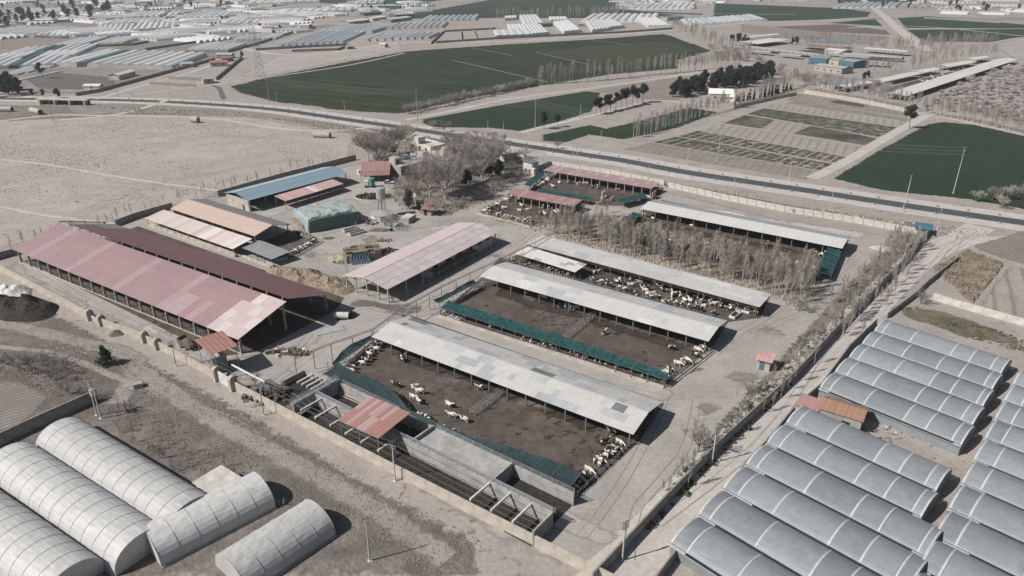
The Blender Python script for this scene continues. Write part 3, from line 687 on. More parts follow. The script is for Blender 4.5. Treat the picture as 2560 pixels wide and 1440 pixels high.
def rail_fence(label, pts, h=1.2, rails=(.55, 1.1), gap=3.2, post=.1, kerb=0.0, m=None, pm=None, name='feed_fence', cat='fence', group=None, posth=None):
    P = [at(*p) for p in pts]; root = empty(name, P[0], 0, label, cat, group)
    o = P[0]
    for a, b_ in zip(P, P[1:]):
        a = a - o; b_ = b_ - o; d = b_ - a; n = max(1, round(d.length / gap)); hh = posth or h
        b = MB(); b.box(-post/2, post/2, -post/2, post/2, 0, hh + .1); pm_ = b.mesh('post', pm or m or M_rail)
        for i in range(n + 1 if b_ == P[-1] - o else n): link('post', pm_, root, a + d * (i / n), (0, 0, math.atan2(d.y, d.x)))
        for r in rails:
            b = MB(); b.bar(a + Vector((0,0,r)), b_ + Vector((0,0,r)), .07, .07); b.build('rail', m or M_rail, root)
        if kerb:
            off = Vector((d.y, -d.x, 0)).normalized() * .32; up = Vector((0,0,kerb/2))
            b = MB(); b.bar(a + off + up, b_ + off + up, .3, kerb); b.build('kerb', M_wallwarm, root)
            off2 = off * 2.9
            b = MB(); b.bar(a + off2 + Vector((0,0,.12)), b_ + off2 + Vector((0,0,.12)), .25, .24); b.build('trough_edge', M_wallwarm, root)
    return root

FEED = 'pipe feed fences round the cow yards'
rail_fence('long pipe feed fence along the front of the nearest cow yard, under the dark netting', [(814,965),(1444,1243)], kerb=.45, group=FEED)
rail_fence('pipe fence at the left end of the nearest cow yard', [(814,963),(944,852)], kerb=.4, group=FEED)
rail_fence('pipe fence at the right end of the nearest cow yard', [(1444,1241),(1592,1100)], group=FEED)
rail_fence('pipe feed fence under the long bright green netting of the second yard', [(1100,790),(1662,968)], kerb=.45, group=FEED)
rail_fence('pipe fence at the left end of the second cow yard below its narrow netting', [(1100,788),(1212,702)], kerb=.4, group=FEED)
rail_fence('pipe fence at the right end of the second cow yard where heads poke through', [(1662,966),(1786,872)], kerb=.3, group=FEED)
rail_fence('thin post fence between the crowded yard and the second grey barn', [(1256,655),(1815,806)], h=2.6, rails=(.6, 1.1), gap=4.0, group=FEED, posth=2.6)
rail_fence('pipe feed fence half hidden by the poplar grove', [(1548,586),(2062,696)], kerb=.4, group=FEED)
rail_fence('pipe fence at the left end of the yard behind the poplars', [(1546,584),(1605,532)], kerb=.4, group=FEED)
rail_fence('pipe fence at the right end of the yard behind the poplars', [(2062,694),(2108,632)], kerb=.4, group=FEED)
rail_fence('feed fence with white posts at the front of the yard behind the pink hall', [(1198,534),(1328,567)], kerb=.4, pm=M_post, posth=1.9, post=.16, group=FEED)
rail_fence('fence with white posts at the left of the yard behind the pink hall', [(1198,532),(1278,490)], kerb=.3, pm=M_post, posth=1.9, post=.16, group=FEED)
rail_fence('low fence at the right of the yard behind the pink hall', [(1328,566),(1438,543)], kerb=.4, pm=M_post, posth=1.6, post=.16, group=FEED)
rail_fence('feed fence at the front of the farthest cow yard', [(1340,489),(1500,515),(1560,516)], kerb=.3, group=FEED)
rail_fence('feed fence at the left end of the farthest cow yard', [(1322,476),(1366,441)], kerb=.3, group=FEED)
rail_fence('feed fence at the right corner of the farthest cow yard', [(1560,516),(1638,499)], kerb=.3, group=FEED)
rail_fence('feed fence round the small cow yard beside the tan barn', [(733,644),(802,606),(745,578)], kerb=.4, group=FEED)
for lab, p in (('double pipe fence splitting the nearest cow yard', [(1185,1042),(1268,978)]), ('double pipe fence splitting the second cow yard', [(1416,852),(1492,790)])):
    r_ = rail_fence(lab, p, 1.4, (.5, .95, 1.4), 2.2, .08, m=M_lightsteel, name='pen_divider', group='double pipe fences across the cow yards')
    a, b_ = at(*p[0]), at(*p[1]); d = (b_ - a); n = Vector((-d.y, d.x, 0)).normalized() * 1.1
    for r in (.5, .95, 1.4): b = MB(); b.bar(n + Vector((0,0,r)), n + d + Vector((0,0,r)), .06, .06); b.build('rail', M_lightsteel, r_)
    for k in range(7): b = MB(); b.box(-.04, .04, -.04, .04, 0, 1.45); b.build('post', M_lightsteel, r_, n + d * (k / 6))
    b = MB(); b.bar(d*.0 + Vector((0,0,1.1)), n + Vector((0,0,1.1)), .06, .06); b.bar(n*1.0 + d + Vector((0,0,1.1)), d + Vector((0,0,1.1)), .06, .06); b.build('gate_bar', M_lightsteel, r_)
rail_fence('thin fence across the far cow yard', [(1438,492),(1466,474)], name='pen_divider', group='double pipe fences across the cow yards')
rail_fence('short double pipe barrier lying before the pink hall', [(936,778),(1005,790)], .9, (.4, .85), 3, .08, m=M_lightsteel, name='barrier', cat='barrier')

def net(label, A, B, z0, z1, wid, m, side=1, seg=None, sag=.25, gap=4.0, narrow=None, posts=True, group='shade nets over the feeding rails'):
    """netting stretched from rail A-B (level z0) to a wire wid metres to the side (level z1)"""
    a = at(*A, z0); b_ = at(*B, z0); d = b_ - a; L = d.length; rz = math.atan2(d.y, d.x)
    root = empty('shade_net', (a.x, a.y, 0), rz, label, 'shade net', group)
    nx = int(L / .7); ny = 6; rr = random.Random(label)
    ph = rr.uniform(0, 9); mb = MB(); vs = []
    for i in range(nx + 1):
        x = L * i / nx; u = i / nx
        w_ = wid * (narrow(u) if narrow else 1) * (1 + .05 * math.sin(x * .5 + ph))
        fr = (x % gap) / gap; hang = math.sin(math.pi * fr) * .3
        for j in range(ny + 1):
            v = j / ny
            z = z0 + (z1 - z0) * v - sag * math.sin(math.pi * v) * (.6 + .4 * math.sin(x * .8 + ph)) - hang * (v ** 2) * .6 + noise.noise(Vector((x * .7, v * 2, ph))) * .16
            y = side * (w_ * v - .12 * hang * v)
            vs.append((x, y, z))
    W_ = ny + 1
    mb.add(vs + [(x, y, z - .03) for x, y, z in vs], [(i*W_+j, (i+1)*W_+j, (i+1)*W_+j+1, i*W_+j+1) for i in range(nx) for j in range(ny)] + [(len(vs)+i*W_+j+1, len(vs)+(i+1)*W_+j+1, len(vs)+(i+1)*W_+j, len(vs)+i*W_+j) for i in range(nx) for j in range(ny)])
    mb.build('netting', m, root, smooth=True)
    if posts:
        n = max(1, round(L / gap))
        for i in range(n + 1):
            x = L * i / n
            b = MB(); b.box(-.05, .05, -.05, .05, 0, z0 + .05); b.build('post', M_rail, root, (x, 0, 0))
            b = MB(); b.box(-.05, .05, -.05, .05, 0, z1 + .1); b.bar((0, 0, z1), (0, -side * wid, z0), .05, .05); b.build('post', M_rail, root, (x, side * wid, 0))
    b = MB(); b.bar((0, 0, z0 - .03), (L, 0, z0 - .03), .06, .06); b.build('rail', M_rail, root)
    return root

net('dark green netting along the nearest cow yard rail, torn thin at its middle', (808,934), (1420,1222), 2.3, 3.0, 4.3, M_netdark, 1, narrow=lambda u: 1 if u < .27 else (max(.16, 1 - (u-.27) * 7) if u < .62 else min(1, .16 + (u-.62)*3.2)), sag=.3)
net('narrow dark netting at the left end of the nearest cow yard', (836,914), (945,838), 2.6, 3.0, 2.0, M_netdark, 1, sag=.5, gap=5, narrow=lambda u: .35 + 1.3 * math.sin(math.pi * min(1, u * 1.0)) * .7)
net('long bright green netting along the feed rail of the second cow yard', (1101,769), (1661,948), 2.4, 3.1, 3.6, M_net, 1, narrow=lambda u: 1 if u < .55 else 1 - .45 * (u - .55) / .45, sag=.25)
net('narrow dark green netting at the left end of the second cow yard', (1099,757), (1196,705), 2.6, 3.0, 1.9, M_netdark, 1, gap=5, sag=.4)
net('green netting at the left end of the yard behind the poplars', (1549,575), (1604,536), 2.4, 2.9, 3.4, M_net, 1)
net('long green netting seen through the poplar stems', (1562,592), (2040,690), 2.4, 3.0, 3.6, M_net, 1)
net('sloping green netting at the right end of the yard behind the poplars', (2078,689), (2104,629), 2.2, 3.0, 4.2, M_net, 1, sag=.3)
net('green netting at the left end of the farthest cow yard', (1326,466), (1362,437), 2.3, 2.9, 3.0, M_net, 1)
net('green netting between the two red roofed cow yards', (1342,480), (1470,501), 2.4, 2.9, 3.4, M_net, 1)
net('green netting at the right corner of the farthest cow yard, hung from a beige wall', (1560,508), (1622,492), 2.3, 2.9, 4.0, M_net, 1)

# water troughs and odd pieces in the yards
def trough(label, A, B, w=1.0, h=.7):
    a, b_ = at(*A), at(*B); d = b_ - a; L = d.length
    root = empty('water_trough', a, math.atan2(d.y, d.x), label, 'trough', 'concrete water troughs')
    b = MB(); b.box(0, L, 0, .14, 0, h); b.box(0, L, w - .14, w, 0, h); b.box(0, .14, .14, w - .14, 0, h); b.box(L - .14, L, .14, w - .14, 0, h); b.build('basin', M_wallwhite, root)
    b = MB(); b.box(.14, L - .14, .14, w - .14, .0, h * .7); b.build('water', M_hole, root)
trough('white concrete trough at the near left corner of the second cow yard', (1118,796), (1150,804), 1.1)
trough('concrete trough at the mouth of the crowded cow yard', (1836,800), (1852,788), 1.6, .9)
trough('broad white trough beside the gate of the crowded cow yard', (1838,776), (1872,786), 1.4, .8)
trough('white trough at the left end of the tan barn feeding yard', (690,655), (720,648), .9)
b = MB(); b.box(-2, 2, -.12, .12, 0, 3.0); o = b.build('end_wall', M_wallwarm, None, at(1634,497), (0,0,R(60))); tag(o, 'beige wall end beside the green netting of the farthest cow yard', 'wall')

# ------------------------------------------------------------ cows
def cow_mat():
    m, t, p = new_mat('cow_coat'); tc = nd(t, 'TexCoord'); oi = nd(t, 'ObjectInfo')
    sc = nd(t, 'VectorMath', operation='SCALE'); t.links.new(oi.outputs['Random'], sc.inputs[0]); sc.inputs[3].default_value = 60
    cb = nd(t, 'CombineXYZ'); rnd = math_n(t, 'MULTIPLY', oi.outputs['Random'], 90.0)
    for i in range(3): t.links.new(rnd, cb.inputs[i])
    ad = nd(t, 'VectorMath', operation='ADD'); t.links.new(tc.outputs['Object'], ad.inputs[0]); t.links.new(cb.outputs[0], ad.inputs[1])
    n = nd(t, 'TexNoise'); val(n, Scale=1.25, Detail=2, Roughness=.4); t.links.new(ad.outputs[0], n.inputs['Vector'])
    sep = nd(t, 'SeparateColor'); t.links.new(oi.outputs['Color'], sep.inputs[0])
    f = nd(t, 'MapRange'); t.links.new(math_n(t, 'SUBTRACT', n.outputs['Fac'], sep.outputs[0]), f.inputs[0]); f.inputs[1].default_value = -.02; f.inputs[2].default_value = .02
    t.links.new(mix(t, f.outputs[0], (.60,.55,.49), (.022,.021,.022)), p.inputs['Base Color']); p.inputs['Roughness'].default_value = .75
    return m
M_cow = cow_mat()

def cow_mesh(pose):
    """one skin over a jointed skeleton; +X is forward, hooves on the ground"""
    V, Ed, Rd = [], [], []
    def ad(p, r, par=None):
        V.append(p); Rd.append(r if hasattr(r, '__len__') else (r, r))
        if par is not None: Ed.append((par, len(V) - 1))
        return len(V) - 1
    lie = pose == 'lie'; z0 = .40 if lie else 1.02
    hip = ad((-.72, 0, z0 + .04), (.33, .30)); bel = ad((-.15, 0, z0 - .02), (.37, .40), hip); ch = ad((.42, 0, z0), (.34, .36), bel); sh = ad((.70, 0, z0 + .10), (.24, .28), ch)
    tail = ad((-1.02, 0, z0 + .22), (.09, .09), hip); tb_ = ad((-1.12, .05, z0 - .15), (.03, .03), tail); ad((-1.1, .06, z0 - .55 if not lie else .12), (.05, .05), tb_)
    dy = {'turn': .45, 'lie': .25}.get(pose, 0)
    if pose == 'graze': nk = ad((1.02, 0, .78), (.15, .20), sh); hd = ad((1.22, .02, .42), (.13, .15), nk); ad((1.34, .03, .12), (.085, .09), hd)
    elif pose == 'feed': nk = ad((1.10, 0, .98), (.15, .20), sh); hd = ad((1.42, 0, .80), (.13, .15), nk); ad((1.68, 0, .56), (.085, .09), hd)
    else: nk = ad((1.02, dy * .3, z0 + .34), (.15, .20), sh); hd = ad((1.28, dy * .7, z0 + .50), (.13, .15), nk); ad((1.60, dy * 1.1, z0 + .36), (.085, .09), hd)
    for s in (-1, 1): e = ad((V[hd][0] - .08, V[hd][1] + s * .26, V[hd][2] + .06), (.05, .03), hd)
    if lie:
        for s in (-1, 1):
            k = ad((.62, s * .30, .16), (.10, .10), ch); ad((.98, s * .26, .09), (.06, .06), k)
            k = ad((-.45, s * .42, .18), (.15, .13), hip); k2 = ad((-.05, s * .50, .10), (.07, .07), k); ad((-.40, s * .56, .06), (.05, .05), k2)
    else:
        st = .12 if pose in ('walk', 'turn') else 0
        for s in (-1, 1):
            k = ad((.50 + s * st, s * .20, .55), (.085, .085), ch); k2 = ad((.53 + s * st * 1.6, s * .20, .34), (.06, .06), k); ad((.50 + s * st * 1.8, s * .20, .03), (.065, .065), k2)
            k = ad((-.66, s * .24, .66), (.15, .13), hip); k2 = ad((-.88 - s * st, s * .21, .42), (.065, .065), k); k3 = ad((-.82 - s * st, s * .21, .18), (.05, .05), k2); ad((-.78 - s * st, s * .21, .03), (.065, .065), k3)
        ad((-.45, 0, .62), (.16, .16), hip)
    me = bpy.data.meshes.new('cow_skeleton'); me.from_pydata(V, Ed, []); o = bpy.data.objects.new('cow_skeleton', me); COL.objects.link(o)
    md = o.modifiers.new('skin', 'SKIN'); md.use_smooth_shade = True
    sv = me.skin_vertices[0].data
    for i, r in enumerate(Rd): sv[i].radius = r
    sv[1].use_root = True
    o.modifiers.new('sub', 'SUBSURF').levels = 1
    dg = bpy.context.evaluated_depsgraph_get(); out = bpy.data.meshes.new_from_object(o.evaluated_get(dg)); out.name = 'cow_' + pose
    bpy.data.objects.remove(o); out.materials.clear(); out.materials.append(M_cow)
    return out
COW = {k: cow_mesh(k) for k in ('stand', 'graze', 'feed', 'walk', 'turn', 'lie')}
NCOW = [0]
crr = random.Random(11)
def cow(p, ang, pose, label, group=None, white=None, z=0.0):
    """white: share of the coat; ang: heading in degrees, 0 = +X"""
    o = link('cow', COW[pose], None, (p.x, p.y, LEVEL[0] + z), (0, 0, R(ang)), crr.uniform(.92, 1.06))
    wv = crr.choice((.40, .47, .52, .58, .66)) if white is None else white
    o.color = (wv, 0, 0, 1); NCOW[0] += 1
    if group:                                       # say how this one looks
        tone = 'mostly white' if wv > .6 else ('mostly black' if wv < .43 else 'black and white')
        act = {'stand': 'standing', 'graze': 'head down', 'feed': 'reaching forward', 'walk': 'stepping', 'turn': 'turning its head', 'lie': 'lying'}[pose]
        label = label.replace('black and white cow', tone + ' cow, ' + act + ',').replace(', standing, standing or lying', ', standing,').replace('standing or lying ', '').replace('pale cow', tone + ' cow, ' + act + ',')
    return tag(o, label, 'cow', group)

def cow_row(A, B, n, label, pose='feed', white=None, jitter=.25, skip=.12, turn=90, off=0.0):
    a, b_ = at(*A), at(*B); d = b_ - a; h = math.degrees(math.atan2(d.y, d.x)) - turn
    nrm = Vector((d.y, -d.x, 0)).normalized()
    for i in range(n):
        if crr.random() < skip: continue
        p = a + d * ((i + .5 + crr.uniform(-.25, .25)) / n) - nrm * (1 if turn > 0 else -1) * (1.55 + off + crr.uniform(0, jitter))
        cow(p, h + crr.uniform(-14, 14), crr.choice((pose, pose, pose, 'stand')), label, label.replace('black and white cow', 'cows'), white)

def cows_at(pts, label, poses=('stand', 'graze', 'walk', 'turn'), white=None):
    for q in pts:
        cow(at(q[0], q[1]), crr.uniform(0, 360), crr.choice(poses), label, label.replace('black and white cow', 'cows'), white)
# single animals that can be told apart
cow(at(991,969), 160, 'stand', 'black cow standing alone at the left of the nearest yard', white=.40)
cow(at(1040,974), 10, 'graze', 'white cow with lowered head, upper of the four loose white cows in the nearest yard', white=.72)
cow(at(1049,986), 175, 'walk', 'white cow just below the upper one in the nearest yard', white=.66)
cow(at(1033,1000), -40, 'walk', 'white cow walking left of the other loose cows in the nearest yard', white=.62)
cow(at(1046,1010), -60, 'stand', 'white cow lowest of the four loose cows in the nearest yard', white=.64)
cow(at(1122,1019), -50, 'turn', 'white cow standing by itself in the middle of the nearest yard', white=.66)
cow(at(1199,976), 170, 'stand', 'black and white cow near the barn, above the pipe divider', white=.50)
cow(at(1130,1046), 165, 'stand', 'cow left of the foot of the pipe divider', white=.55)
cow(at(1160,1056), 150, 'turn', 'cow at the foot of the pipe divider in the nearest yard', white=.58)
cow(at(1527,1086), 140, 'stand', 'black and white cow below the right end of the nearest barn', white=.55)
cow(at(1510,838), 50, 'walk', 'cow walking alone right of the divider in the second yard', white=.58)
cow(at(1678,876), 165, 'stand', 'dark cow alone at the right of the second yard', white=.44)
cow(at(1020,886), 60, 'walk', 'cow stepping out of the shade of the nearest barn', white=.58)
cow(at(1005,905), 110, 'stand', 'cow in the barn shade at the left of the nearest yard', white=.5)
cow(at(1510,1113), 20, 'stand', 'cow in the lower right of the nearest yard', white=.5)
# rows at the rails
cow_row((818,966), (930,1016), 14, 'black and white cow feeding under the dark netting of the nearest yard', skip=.05)
cow_row((930,1016), (1060,1072), 15, 'black and white cow feeding near the middle of the dark netting', skip=.1)
cow_row((1060,1076), (1170,1128), 8, 'black and white cow feeding right of the red pit roof', skip=.2)
cow_row((1180,1130), (1430,1236), 18, 'black and white cow feeding at the right part of the nearest rail', skip=.3)
cow_row((818,962), (936,860), 15, 'black and white cow crowding the left end of the nearest yard', turn=-90, skip=.1, jitter=1.5)
cow_row((1106,792), (1330,864), 16, 'black and white cow feeding under the bright green netting, left half', skip=.45)
cow_row((1330,864), (1662,967), 32, 'black and white cow feeding under the bright green netting, right half', skip=.16)
cow_row((1666,962), (1780,880), 13, 'black and white cow at the right end rail of the second yard', skip=.1, jitter=1.0)
cow_row((1444,1240), (1580,1110), 14, 'black and white cow at the right end of the nearest yard', skip=.35)
cow_row((1262,659), (1800,803), 40, 'black and white cow along the thin post fence of the crowded yard', pose='stand', skip=.35, jitter=.9)
cow_row((1204,537), (1326,566), 15, 'black and white cow feeding at the white posts behind the pink hall', skip=.15)
cow_row((1200,531), (1272,494), 10, 'black and white cow at the left rail behind the pink hall', turn=-90, skip=.2)
cow_row((1324,474), (1360,446), 12, 'black and white cow at the left rail of the farthest yard', turn=-90, skip=.1, jitter=1.5)
cow_row((1565,515), (1632,500), 9, 'black and white cow under the netting of the farthest yard', skip=.1)
cow_row((1548,582), (1600,537), 10, 'black and white cow at the left rail behind the poplars', turn=-90, skip=.3)
cow_row((1560,590), (2050,694), 30, 'black and white cow along the netting behind the poplars', skip=.35)
cow_row((737,641), (800,607), 9, 'black and white cow at the front rail of the small yard', skip=.05)
cow_row((800,605), (748,580), 8, 'black and white cow at the back rail of the small yard', skip=.1)
# loose groups
cows_at([(1318,738),(1345,731),(1372,744),(1382,757),(1392,757),(1402,770),(1415,768),(1430,774),(1360,750),(1440,776)], 'black and white cow standing at the shaded edge of the second barn')
cyard = [(1490,687),(1480,700),(1505,680),(1513,709),(1516,716),(1550,700),(1540,710),(1555,712),(1580,702),(1600,706),(1573,713),(1577,718),(1605,718),(1636,715),(1650,722),(1653,730),(1616,725),(1612,732),(1620,735),(1676,729),(1690,735),(1680,743),(1700,746),(1720,742),(1725,753),(1735,747),(1745,744),(1640,746),(1630,748),(1754,758),(1758,767),(1775,760),(1782,766),(1800,768),(1805,762),(1790,755),(1560,728),(1590,740),(1660,757),(1670,762),(1823,778),(1830,772),(1842,768),(1882,782),(1886,787),(1868,780),(1690,725),(1625,742),(1710,757),(1740,768)]
cows_at(cyard, 'black and white cow standing or lying in the crowded yard between the two barns', ('stand','turn','lie','lie','walk','graze'))
cows_at([(1382,470),(1398,458),(1420,458),(1428,460),(1446,464),(1462,463),(1466,466),(1480,470),(1494,472),(1545,476),(1508,488),(1512,496),(1520,497),(1504,502),(1528,503),(1510,508),(1496,510)], 'black and white cow loose in the farthest yard', ('stand','lie','lie','turn'))
cows_at([(1258,520),(1262,525),(1250,532),(1300,528),(1303,518),(1320,526),(1350,538),(1362,536),(1386,532),(1392,536),(1398,534),(1420,537),(1246,541),(1340,513),(1358,521),(1372,524)], 'black and white cow loose behind the pink hall', ('stand','walk','turn','lie'))
cows_at([(1603,550),(1632,552),(1706,560),(1730,566),(1751,566),(1780,571),(1862,592),(1917,616),(2020,622),(2050,642),(2062,640),(2062,656),(1830,626),(1842,628),(1950,638),(1765,612),(1652,592),(2012,668),(2030,672),(1995,664)], 'black and white cow loose in the yard behind the poplars', ('stand','walk','graze','lie'))
# ------------------------------------------------------------ walls
WM = {}
def wall(label, pts, h=2.2, t=.25, m=None, gap=4.0, pillar=None, name='boundary_wall', group=None, cap=False, cat='wall', single=False):
    m = m or M_brickwall
    P = [at(*p) for p in pts]; o = P[0]; rr = random.Random(label)
    root = empty(name, o, 0, label, cat, group)
    one = MB()
    for a, b_ in zip(P, P[1:]):
        a = a - o; b_ = b_ - o; d = b_ - a; L = d.length; rz = math.atan2(d.y, d.x); n = max(1, round(L / gap)); w = L / n
        if single:
            n_ = Vector((-d.y, d.x, 0)).normalized() * t / 2
            one.prism([tuple((a - n_).xy), tuple((b_ - n_).xy), tuple((b_ + n_).xy), tuple((a + n_).xy)], 0, h); continue
        k = (round(w, 2), h, t, m.name)
        if k not in WM: b = MB(); b.box(.01, w - .01, -t/2, t/2, 0, h); WM[k] = b.mesh('wall_panel', m)
        if pillar:
            kp = ('p', h, t, pillar.name)
            if kp not in WM: b = MB(); b.box(-.2, .2, -t/2 - .08, t/2 + .08, 0, h + .12); WM[kp] = b.mesh('pillar', pillar)
        for i in range(n):
            q = link('wall_panel', WM[k], root, a + d * (i / n), (0, 0, rz)); q.scale[2] = 1 + rr.uniform(-.012, .012)
            if pillar: link('pillar', WM[kp], root, a + d * (i / n), (0, 0, rz))
            if cap: b = MB(); b.bar((0,0,h+.06), (w-.01,0,h+.06), t + .12, .08); b.build('coping', m, root, a + d * (i / n), (0, 0, rz))
    if single: one.build('wall_body', m, root)
    return root
M_pale = paint('pale_panel_wall', (.50,.475,.43), .9, .2, .5)
M_blockwall = paint('grey_block_wall', (.27,.255,.235), .95, .25, .7)  # dark grey concrete, the wall's own colour
wall('beige front wall of the farm, stretch left of the rounded gate piers', [(-60,645),(225,797)], 2.1, .3, M_wallwarm, 5)
wall('beige front wall between the two pairs of rounded gate piers', [(258,815),(362,853)], 2.1, .3, M_wallwarm, 5)
wall('beige front wall from the second gate piers to the white gate', [(398,873),(542,948)], 2.1, .3, M_wallwarm, 5)
wall('white gate wall between two tall piers at the head of the silage pits', [(548,953),(582,974)], 2.7, .3, M_wallwhite, 4)
wall('beige front wall below the silage pits, long straight stretch to the corner', [(588,976),(960,1172),(1250,1322),(1540,1470)], 2.3, .3, M_wallwarm, 5)
wall('low gate wall between the first pair of rounded piers', [(229,800),(254,812)], 1.5, .25, M_wallwarm, 5); wall('low gate wall between the second pair of rounded piers', [(366,856),(394,871)], 2.0, .25, M_wallwarm, 5)
def pier(label, p, h=3.1):
    root = empty('gate_pier', at(*p), R(-35), label, 'gate pier', 'rounded piers in the front wall')
    b = MB(); b.box(-.45, .45, -.9, .9, 0, h - .9); b.build('shaft', M_wallwarm, root)
    b = MB(); n = 10; pr = [(-.9 * math.cos(math.pi*i/n), h - .9 + .9 * math.sin(math.pi*i/n)) for i in range(n + 1)]
    b.add([(-.45, y, z) for y, z in pr] + [(.45, y, z) for y, z in pr], [tuple(range(n+1)), tuple(range(n+1, 2*n+2))[::-1]] + [(i+1, i, n+1+i, n+2+i) for i in range(n)]); b.build('rounded_head', M_wallwarm, root)
for lab, p in (('rounded gate pier with the lamp, leftmost in the front wall', (227,799)), ('second rounded gate pier from the left in the front wall', (256,813)), ('rounded gate pier half hidden behind the front wall, third from the left', (364,855)), ('fourth rounded gate pier, nearest the lattice concrete pole', (396,872)), ('tall gate pier left of the white gate wall', (545,951)), ('tall gate pier right of the white gate wall', (585,975))):
    pier(lab, p, 3.6 if 'tall' in lab else 3.0)
b = MB(); b.tube((0,0,3), (0,0,4.9), .04, .03, 5); b.box(-.2,.2,-.15,.15,4.9,5.15); tag(b.build('gate_lamp', M_steel, None, at(226,798) + Vector((0,.3,0))), 'small lamp post on the leftmost rounded gate pier', 'lamp')
wall('grey rear wall of the farm left of the long red barn, in shade', [(-70,668),(62,630),(200,590)], 2.2, .3, M_blockwall, 5)
wall('grey rear wall between the red barn and the tan barn', [(290,566),(335,548),(432,520)], 2.2, .3, M_blockwall, 5)
wall('grey rear wall behind the blue hall up to the red workshop', [(545,492),(700,448),(840,412),(890,399)], 2.4, .3, M_blockwall, 5)
wall('beige pillared wall along the highway behind the farthest cow yard', [(1376,414),(1500,432),(1660,463)], 2.2, .25, M_pale, 5, M_wallwarm)
wall('beige pillared wall along the highway behind the cream white barn', [(1668,468),(1800,497),(1960,529),(2130,556),(2292,586)], 2.2, .25, M_pale, 3.4, M_wallwarm)
wall('long dark wall between the poplar row and the dirt road', [(2328,578),(2252,668),(2120,802),(1987,947),(1806,1115),(1680,1245),(1480,1462)], 2.4, .3, M_blockwall, 4.5)
wall('rough grey wall between the dirt road and the glasshouse bays', [(2190,812),(2120,880),(2052,974),(1988,1028),(1930,1100),(1850,1190),(1750,1312),(1640,1460)], 1.9, .25, M_brickwall, 3)
wall('rough grey wall beside the road up to the dry reed field', [(2395,652),(2318,712),(2285,744),(2216,796)], 1.6, .25, M_brickwall, 3)
wall('pale concrete panel wall in front of the dry reeds on the right', [(2328,748),(2400,770),(2570,818),(2700,858)], 2.0, .2, M_pale, 6, M_pale)
wall('dark stained wall at the lower left, running down to the white tunnel', [(246,1000),(140,1048),(40,1094),(-90,1160)], 2.6, .3, M_blockwall, 4)
wall('low garden wall beside the old fruit trees', [(1116,492),(1232,450),(1318,424)], 1.2, .3, M_blockwall, 5)
wall('garden wall at the farm entrance', [(1340,428),(1378,414)], 2.2, .3, M_blockwall, 5)
wall('beige wall of the tree garden beside the highway', [(1215,372),(1290,388),(1322,400)], 2.0, .3, M_wallwarm, 6)
# far walls
FW = 'grey walls of the far greenhouse plots'
for lab, p, m in (('dark wall slanting down to the canal bridge beyond the highway', [(190,240),(248,230),(400,188),(538,150)], M_blockwall), ('dark wall beside the red roofed house beyond the plain', [(541,200),(606,146)], M_blockwall),
    ('dark wall below the white tunnels at the upper left', [(232,118),(330,114),(372,106)], M_blockwall), ('dark wall crossing the upper left tunnels', [(363,126),(517,103)], M_blockwall), ('wall right of the short white tunnels near the pylon', [(465,131),(571,131),(640,112),(733,82),(790,70)], M_blockwall),
    ('long grey wall below the silver tunnel block', [(640,126),(780,118),(870,114)], M_brickwall), ('grey wall of the empty sand plot', [(730,130),(845,126),(875,116)], M_brickwall), ('ribbed grey wall across the dark plots at the left', [(158,182),(300,196)], M_brickwall), ('ribbed grey wall of the small ruin', [(375,212),(490,218)], M_brickwall), ('second ribbed grey wall of the small ruin', [(420,198),(530,204)], M_brickwall),
    ('wall at the left end of the empty walled plots', [(1078,110),(1110,80)], M_blockwall), ('front wall of the empty walled plots', [(1090,108),(1155,104),(1253,97)], M_blockwall), ('first cross wall of the empty plots', [(1155,104),(1152,79)], M_blockwall), ('second cross wall of the empty plots', [(1193,101),(1184,77)], M_blockwall), ('third cross wall of the empty plots', [(1238,97),(1227,74)], M_blockwall),
    ('long wall in front of the white glasshouses at the top', [(1245,98),(1400,90),(1560,82),(1680,73)], M_brickwall), ('rear wall of the empty plots', [(1112,80),(1240,73)], M_brickwall), ('dark line of wall at the top left edge', [(180,14),(330,14)], M_blockwall), ('dark wall running toward the top centre', [(540,16),(600,6)], M_blockwall),
    ('wall beyond the long cream shed at the right', [(1990,238),(1930,250),(1835,272)], M_wallwarm), ('low wall in front of the far cattle farm', [(2010,232),(2140,254),(2260,280)], M_wallwarm), ('far wall at the upper right', [(2310,46),(2380,50),(2500,58)], M_brickwall)):
    wall(lab, p, 2.3, .3, m, 20, single=True, group=FW)

